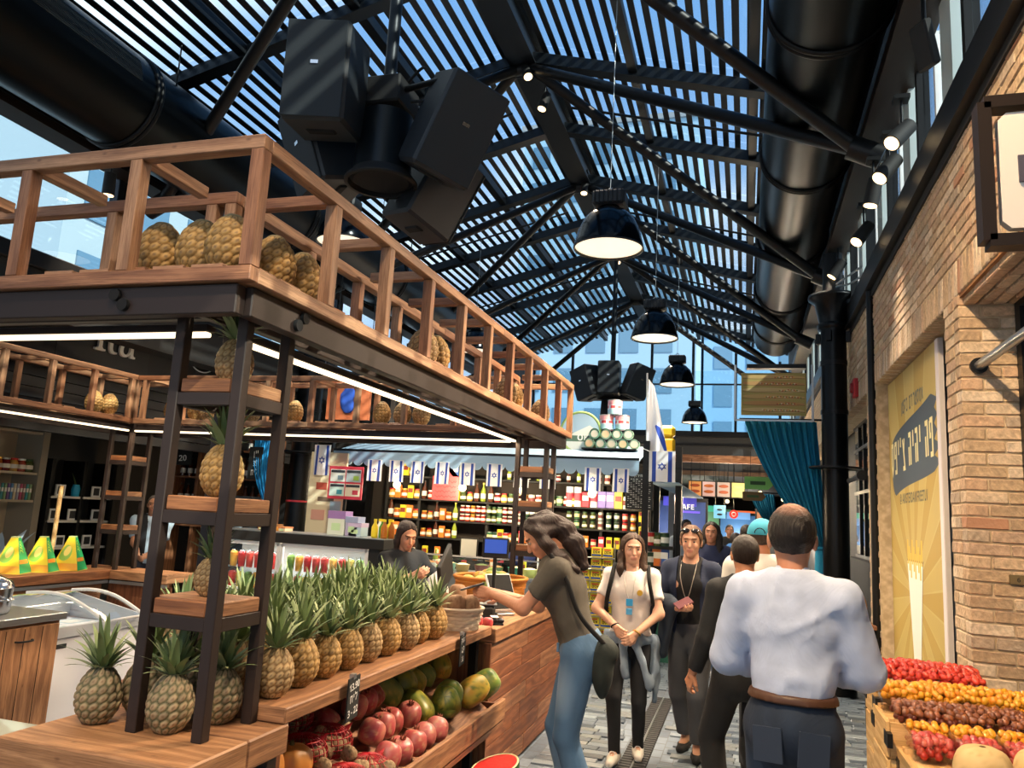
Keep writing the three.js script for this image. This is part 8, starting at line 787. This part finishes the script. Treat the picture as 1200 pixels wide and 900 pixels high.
  // wine shelves on the end wall
  const v = T('wine_shelf', 'dark shelving with rows of wine bottles behind the near tower', 'shelf', [-7.35, 0, -9.75]); B(v, 'back', -0.85, 0.85, 0, 2.75, -0.22, -0.19, std(0x16130f, 0.9)); for (const y of [1.3, 1.62, 2.0, 2.4]) B(v, 'shelf_board', -0.85, 0.85, y - 0.025, y, -0.19, 0.1, M.panel); for (const x of [-0.85, -0.4, 0.2, 0.85]) B(v, 'upright', x - 0.025, x + 0.025, 0, 2.75, -0.19, 0.08, M.panel); let wi = 0; for (const y of [1.3, 1.62, 2.0, 2.4]) for (let i = 0; i < 13; i++) { const x = -7.35 - 0.76 + i * 0.125; if (Math.abs(x + 7.75) < 0.05 || Math.abs(x + 7.15) < 0.05) continue; goods(10, [x, y, -9.8], y < 1.5 ? 'on the lowest wine shelf' : y < 1.8 ? 'on the second wine shelf' : y < 2.2 ? 'on the third wine shelf' : 'on the top wine shelf', 'wine bottles', 1.2); wi++; } void wi;
  [['chalk board with a large price hanging at the wine shelves', -7.9, 2.33, ['מבצע', '20'], 0.32, 0.36], ['narrow chalk price board near the blue curtain', -6.66, 2.22, ['יין', '35', 'ליח'], 0.22, 0.46]].forEach(([l, x, y, t, ww, hh]) => { const o = T('chalk_board', l, 'sign', [x, y, -9.5]); P(o, 'board', box(ww, hh, 0.02, 0.004), M.blackMatt); P(o, 'writing', new THREE.PlaneGeometry(ww * 0.95, hh * 0.95), chalk(t, 128, 160), [0, 0, 0.0105]); });
  for (const [x, y, l] of [[-6.75, 1.55, 'upper pale blue notice on the dark cabinet by the curtain'], [-6.75, 1.25, 'lower pale blue notice on the dark cabinet by the curtain']]) { const o = T('notice_card', l, 'notice', [x, y, -9.3]); P(o, 'card', box(0.26, 0.22, 0.006), std(0xa8c0d0, 0.7)); P(o, 'heading', box(0.18, 0.03, 0.002), M.darkGrey, [0, 0.06, 0.004]); } { const o = T('dark_cabinet', 'dark cabinet carrying notices beside the wine shelves', 'cabinet', [-6.75, 0, -9.42]); P(o, 'body', box(0.45, 1.75, 0.2, 0.01), std(0x1d2226, 0.6), [0, 0.875, 0]); P(o, 'door', box(0.4, 0.8, 0.01), M.darkGrey, [0, 0.5, 0.105]); }
  // orange panels above
  const o = T('orange_panels', 'orange signboards with a blue figure hanging above the menu board', 'sign', [0, 0, -9.2]); for (const [x0, x1] of [[-6.22, -6.02], [-5.42, -4.78]]) { B(o, 'panel', x0, x1, 2.83, 3.42, -0.02, 0.02, std(0xc8744a, 0.7)); for (const x of [x0 + 0.05, x1 - 0.05]) rod(o, 'hanger', [x, 3.42, 0], [x, 6.4, 0], 0.005, M.black, 6); } P(o, 'blue_shape', netMesh(fold(ell([0, 0, 0], [0.12, 0.2, 0.03]), 0.03, 14), [-0.2, -0.3, -0.1], [0.2, 0.3, 0.1], 0.02, () => [0.02, 0.09, 0.5]), CL, [-5.1, 3.1, 0.04]);
  { const q = T('stall_wood_pole', 'upright pale wooden pole behind the pyramid cartons', 'pole', [-6.9, 0, -6.5]); rod(q, 'pole', [0, 0, 0], [0.02, 1.75, 0], 0.022, M.pine, 10); P(q, 'foot', new THREE.CylinderGeometry(0.1, 0.12, 0.04, 18), M.black, [0, 0.02, 0]); }
}
// ---------------------------------------------------------------- passage beyond the hall
{
  const w = S('wall_passage'); B(w, 'side_wall', 1.6, 1.8, 0, 3.2, -45, -22, M.darkGrey); B(w, 'side_wall', -9, -8.8, 0, 3.2, -45, -22, M.darkGrey); B(w, 'roof', -9, 1.8, 3.1, 3.3, -45, -22, M.darkGrey); B(w, 'end_wall', -9, 1.8, 0, 3.2, -45.2, -45, M.darkGrey); B(w, 'side_stalls', -6.2, -6.0, 0, 3.1, -22, -12.1, M.darkGrey);
  // lit shop fronts
  const shop = (l, x, y, z, ww, hh, c, e, sign) => { const t = T('far_shop', l, 'shop', [x, 0, z]); P(t, 'glazing_frame', box(ww, hh, 0.1), M.blackMatt, [0, y, -0.06]); P(t, 'lit_window', box(ww * 0.92, hh * 0.9, 0.02), std(c, 0.6, 0, { emissive: c, emissiveIntensity: e }), [0, y, 0]); for (let i = 0; i < 6; i++) P(t, 'goods', box(ww * 0.1, hh * (0.2 + (i * 7 % 5) * 0.06), 0.12, 0.01), std([0x2a3a6a, 0x7a2a2a, 0x4a6a2a, 0xb8a050, 0x2a6a7a, 0xd0d0c8][i], 0.6), [-ww * 0.4 + i * ww * 0.16, y - hh * 0.3, 0.08]); if (sign) P(t, 'sign_board', box(ww * 0.6, 0.22, 0.04), std(sign, 0.5, 0, { emissive: sign, emissiveIntensity: 0.5 }), [0, y + hh * 0.5 - 0.1, 0.06]); const L = new THREE.PointLight(0xfff0dc, 6, 0, 2); L.position.set(0, y, 0.5); L.shadow.radius = 6; t.add(L); };
  shop('blue lit shop front with white lettering at the end of the passage', -1.5, 1.35, -19.2, 1.3, 1.9, 0x1f3566, 0.3, 0x3a3aa8); shop('greenish lit juice stall deep in the passage', -1.6, 1.4, -30, 2.4, 1.9, 0x4a7a5a, 0.35, 0x3aa88a); shop('bright white lit stall at the very end of the passage', 0.2, 1.4, -38, 2.4, 1.9, 0x9aa8b0, 0.45, 0xd86a3a); shop('warm lit food counter with a red sign in the passage', 0.75, 1.3, -21.0, 1.0, 1.7, 0x6a4630, 0.4, 0x8a2a20); shop('blue lit clothing stall in the passage', -0.2, 1.3, -26, 1.2, 1.6, 0x2a5a8a, 0.35, 0x5a8ac0);
  { const t = T('blue_hanging_sign', 'pale blue lit hanging sign with dark marks in the passage', 'sign', [-0.57, 2.0, -19]); P(t, 'panel', box(0.27, 0.3, 0.03), std(0x6fb6dc, 0.5, 0, { emissive: 0x6fb6dc, emissiveIntensity: 0.5 })); for (let k = 0; k < 2; k++) P(t, 'mark', at(new THREE.SphereGeometry(0.05, 12, 8), 0, 0, 0, 0, 0, 0, [1.3, 0.5, 0.1]), M.darkGrey, [0, 0.05 - k * 0.11, 0.018]); for (const q of [-0.1, 0.1]) rod(t, 'hanger', [q, 0.15, 0], [q, 1.15, 0], 0.006, M.black, 6); }
  { const t = T('cafe_lettering', 'white letters on a violet strip above the blue shop front', 'sign', [-1.55, 2.02, -19.05]); const f = await new FontLoader().loadAsync('fonts/droid/droid_sans_bold.typeface.json'); P(t, 'letters', new TextGeometry('CAFE', { font: f, size: 0.12, depth: 0.02, curveSegments: 3 }), M.white); P(t, 'strip', box(0.62, 0.05, 0.02), std(0x5a4ac8, 0.5, 0, { emissive: 0x5a4ac8, emissiveIntensity: 0.5 }), [0.22, -0.06, 0]); }
  // illuminated menu panels under the fascia
  [[-1.08, 0xc98a4a, 'illuminated menu panel with burgers'], [-0.78, 0xb89a98, 'illuminated menu panel with a sandwich'], [-0.46, 0xb0a098, 'illuminated menu panel with a hot dog'], [-0.15, 0xc9c07a, 'illuminated plain yellow menu panel']].forEach(([x, c, l], i) => { const t = T('menu_display', l + ' over the passage', 'sign', [x, 2.48, -18], 0, 'menu panels'); P(t, 'frame', box(0.3, 0.36, 0.04), M.blackMatt); P(t, 'panel', box(0.27, 0.32, 0.01), std(c, 0.5, 0, { emissive: c, emissiveIntensity: 0.4 }), [0, 0, 0.025]); for (let k = 0; k < 2; k++) P(t, 'dish', at(new THREE.SphereGeometry(0.09, 16, 8), 0, 0, 0, 0, 0, 0, [1.2, 0.4, 0.06]), std([0xa8481a, 0xb8602a, 0xc06a4a, 0xd8cf9a][i], 0.6), [0, 0.07 - k * 0.13, 0.035]); for (const q of [-0.1, 0.1]) rod(t, 'hanger', [q, 0.18, 0], [q, 0.7, 0], 0.006, M.black, 6); });
  { const t = T('passage_lintel', 'dark timber lintel carrying the menu panels over the passage', 'beam', [-0.4, 3.1, -18]); P(t, 'beam', box(3.8, 0.16, 0.2), M.panel, [0, 0.05, 0]); }
  [[-1.0, -15.5], [0.3, -17], [-0.4, -19], [0.9, -20.5], [-2.4, -19.8]].forEach(([x, z], i) => { const t = T('string_bulb', ['small round bulb over the passage near the green arrow sign', 'small round bulb over the passage behind the blue curtain', 'small round bulb in front of the pale blue kiosk', 'small round bulb by the red sign', 'small round bulb over the blue shop front'][i], 'bulb', [x, 2.25 + (i % 2) * 0.15, z]); P(t, 'bulb', new THREE.SphereGeometry(0.045, 14, 10), M.bulb); rod(t, 'cord', [0, 0.06, 0], [0, 0.7, 0], 0.006, M.black, 6); const L = new THREE.PointLight(0xffe2b8, 7, 0, 2); L.shadow.radius = 4; t.add(L); });
  { const t = T('round_red_sign', 'glowing round red sign in the passage', 'sign', [-0.25, 1.96, -18.9]); P(t, 'disc', at(new THREE.CylinderGeometry(0.1, 0.1, 0.05, 28), 0, 0, 0, Math.PI / 2), std(0xd8281c, 0.5, 0, { emissive: 0xd8281c, emissiveIntensity: 0.7 })); P(t, 'emblem', new THREE.TorusGeometry(0.045, 0.01, 8, 20), M.white, [0, 0, 0.03]); rod(t, 'hanger', [0, 0.1, 0], [0, 1.15, 0], 0.01, M.black, 6); }
  // potted greenery and kiosks at mid distance
  { const t = T('passage_kiosk', 'dark kiosk with steel posts beside the grocery passage', 'kiosk', [-1.5, 0, -14.2]); for (const [x, z] of [[-0.4, 0.6], [0.3, 0.6], [0.3, -1.2], [-0.4, -1.2]]) B(t, 'post', x - 0.05, x + 0.05, 0, 2.4, z - 0.05, z + 0.05, M.steel); B(t, 'counter', -0.6, 0.4, 0, 1.0, -1.2, 0.4, M.darkGrey); B(t, 'worktop', -0.65, 0.45, 1.0, 1.04, -1.25, 0.45, M.steel); }
  { const t = T('potted_plant', 'round leafy plant in a grey pot by the far kiosk', 'plant', [-1.1, 0, -12.6]); P(t, 'pot', lathe([[0, 0], [0.18, 0], [0.22, 0.4], [0.2, 0.4]], 20), std(0x6a6a68, 0.7)); for (let i = 0; i < 40; i++) P(t, 'leaf', leafV[1], leafM[i % 3], [0, 0.4, 0], [0, i * 2.4, 0]).scale.setScalar(1.6 + (i % 5) * 0.3); P(t, 'stem', new THREE.CylinderGeometry(0.02, 0.03, 0.3, 8), M.panel, [0, 0.5, 0]); }
}
// ---------------------------------------------------------------- town outside
{
  const bld = (l, x0, x1, y1, z0, z1, c, faces) => { const t = T('building', l, 'building', [(x0 + x1) / 2, 0, (z0 + z1) / 2]); P(t, 'wall', box(x1 - x0, y1, z1 - z0), std(c, 0.8), [0, y1 / 2, 0]); P(t, 'roof', box(x1 - x0 + 0.4, 0.4, z1 - z0 + 0.4), std(0x8a9298, 0.8), [0, y1 + 0.2, 0]); const gm = std(0x5f86a0, 0.12, 0.3), g = box(1.3, 1.7, 0.08), g2 = box(0.08, 1.7, 1.3); if (faces === 'z') for (let y = 2; y < y1 - 2; y += 2.8) for (let x = x0 + 1.4; x < x1 - 1; x += 2.3) P(t, 'window', g, gm, [x - (x0 + x1) / 2, y + 0.6, (z1 - z0) / 2 + 0.02]); else { const s = faces === 'x' ? 1 : -1; for (let y = 2; y < y1 - 2; y += 2.8) for (let z = z0 + 1.4; z < z1 - 1; z += 2.3) P(t, 'window', g2, gm, [s * ((x1 - x0) / 2 + 0.02), y + 0.6, z - (z0 + z1) / 2]); } };
  bld('tall blue glass building beyond the glazed gable', -16, -3.2, 30, -62, -52, 0x8fb4cc, 'z'); bld('low pale building beyond the gable end', -3, 14, 15.5, -70, -58, 0x7ba6c4, 'z'); bld('grey tiled building outside the left windows', -30, -20, 16, -34, -17.5, 0x9fb2bb, 'x'); bld('pale concrete building outside the right clerestory', 18, 26, 13, -34, -12, 0xa9b8bc, '-x');
}
// ---------------------------------------------------------------- look-alikes in rows: say which one, counted from a thing one can find
{
  const ord = ['nearest', 'second', 'third', 'fourth', 'fifth', 'sixth', 'seventh', 'eighth', 'ninth', 'tenth', 'eleventh', 'twelfth'];
  const anchor = { 'front row of shelf pineapples': ['the basket', -1.7, -4.66], 'second row of shelf pineapples': ['the basket', -1.8, -4.66], 'third row of shelf pineapples': ['the basket', -2, -4.66], 'rear row of shelf pineapples': ['the basket', -2.2, -4.66], 'pineapples at the near canopy corner': ['the speakers', -1.6, -3.4], 'pineapples on the rear canopy side': ['the aisle', -1, -6.85], 'pineapples on the far left canopy side': ['the corner', -6.4, -7], 'middle canopy pair': ['the near corner', -1.55, -2], 'far canopy pair': ['the near corner', -1.55, -2], 'flags along the awning': ['the chalkboard', -1.2, -9.8], 'tins above the awning': ['the round sign', -2.2, -10.9], 'stacked jars of the awning shop': ['the passage', -1, -11], 'jars behind the bulbs': ['the passage', -1, -11], 'bottles on the top shelf': ['the passage', -1, -11], 'snack shelf': ['the chalkboard', -1.2, -11], 'upper snack shelf': ['the chalkboard', -1.2, -11], 'pickle rows': ['the chalkboard', -1.2, -11], 'packets above the counter': ['the passage', -1, -11], 'lowest shelf goods': ['the passage', -1, -11], 'spice corner goods': ['the passage', -1, -11], 'corner bay goods': ['the passage', -1, -11], 'note bay goods': ['the passage', -1, -11], 'topmost board goods': ['the passage', -1, -11], 'low jar board goods': ['the passage', -1, -11], 'packets behind the note': ['the passage', -1, -11], 'end display goods': ['the passage', -0.6, -10], 'tubs on the shop counter': ['the passage', -1, -10], 'bottles on the steel counter': ['the passage', -1, -10], 'jars on the beige shelf': ['the frames', -8.85, -9], 'slim packets on the beige shelf': ['the frames', -8.8, -9], 'frames on the dark shelf': ['the tower', -8.7, -9.5], 'wine bottles': ['the curtain', -6.4, -9.8], 'fruit cups on the glass shelf': ['the seller', -3, -7.3], 'fruit cups on the case floor': ['the seller', -3, -7.3], 'round tins under the pyramid': ['the flag', -1.2, -10], 'front pomegranates': ['the papayas', -1.5, -4.8] };
  const sets = {}; for (const o of scene.children) { const g = o.userData.group; if (g && anchor[g]) (sets[g + '|' + o.userData.label] ||= []).push(o); }
  for (const k in sets) { const l = sets[k]; if (l.length < 2 || l.length > 12) continue; const [w, x, z] = anchor[l[0].userData.group]; l.sort((a, b) => Math.hypot(a.position.x - x, a.position.z - z) - Math.hypot(b.position.x - x, b.position.z - z)); l.forEach((o, i) => { const t = o.userData.label + ', ' + ord[i] + ' ' + (i ? 'from ' : 'to ') + w; if (t.split(/\s+/).length <= 16) o.userData.label = t; }); }
}
scene.traverse((o) => { if (o.isMesh) { const m = o.material; const clear = m.transmission > 0.9; o.castShadow = !clear; o.receiveShadow = true; } if (o.isPointLight || o.isSpotLight) o.castShadow = true; });

renderer.render(scene, camera);
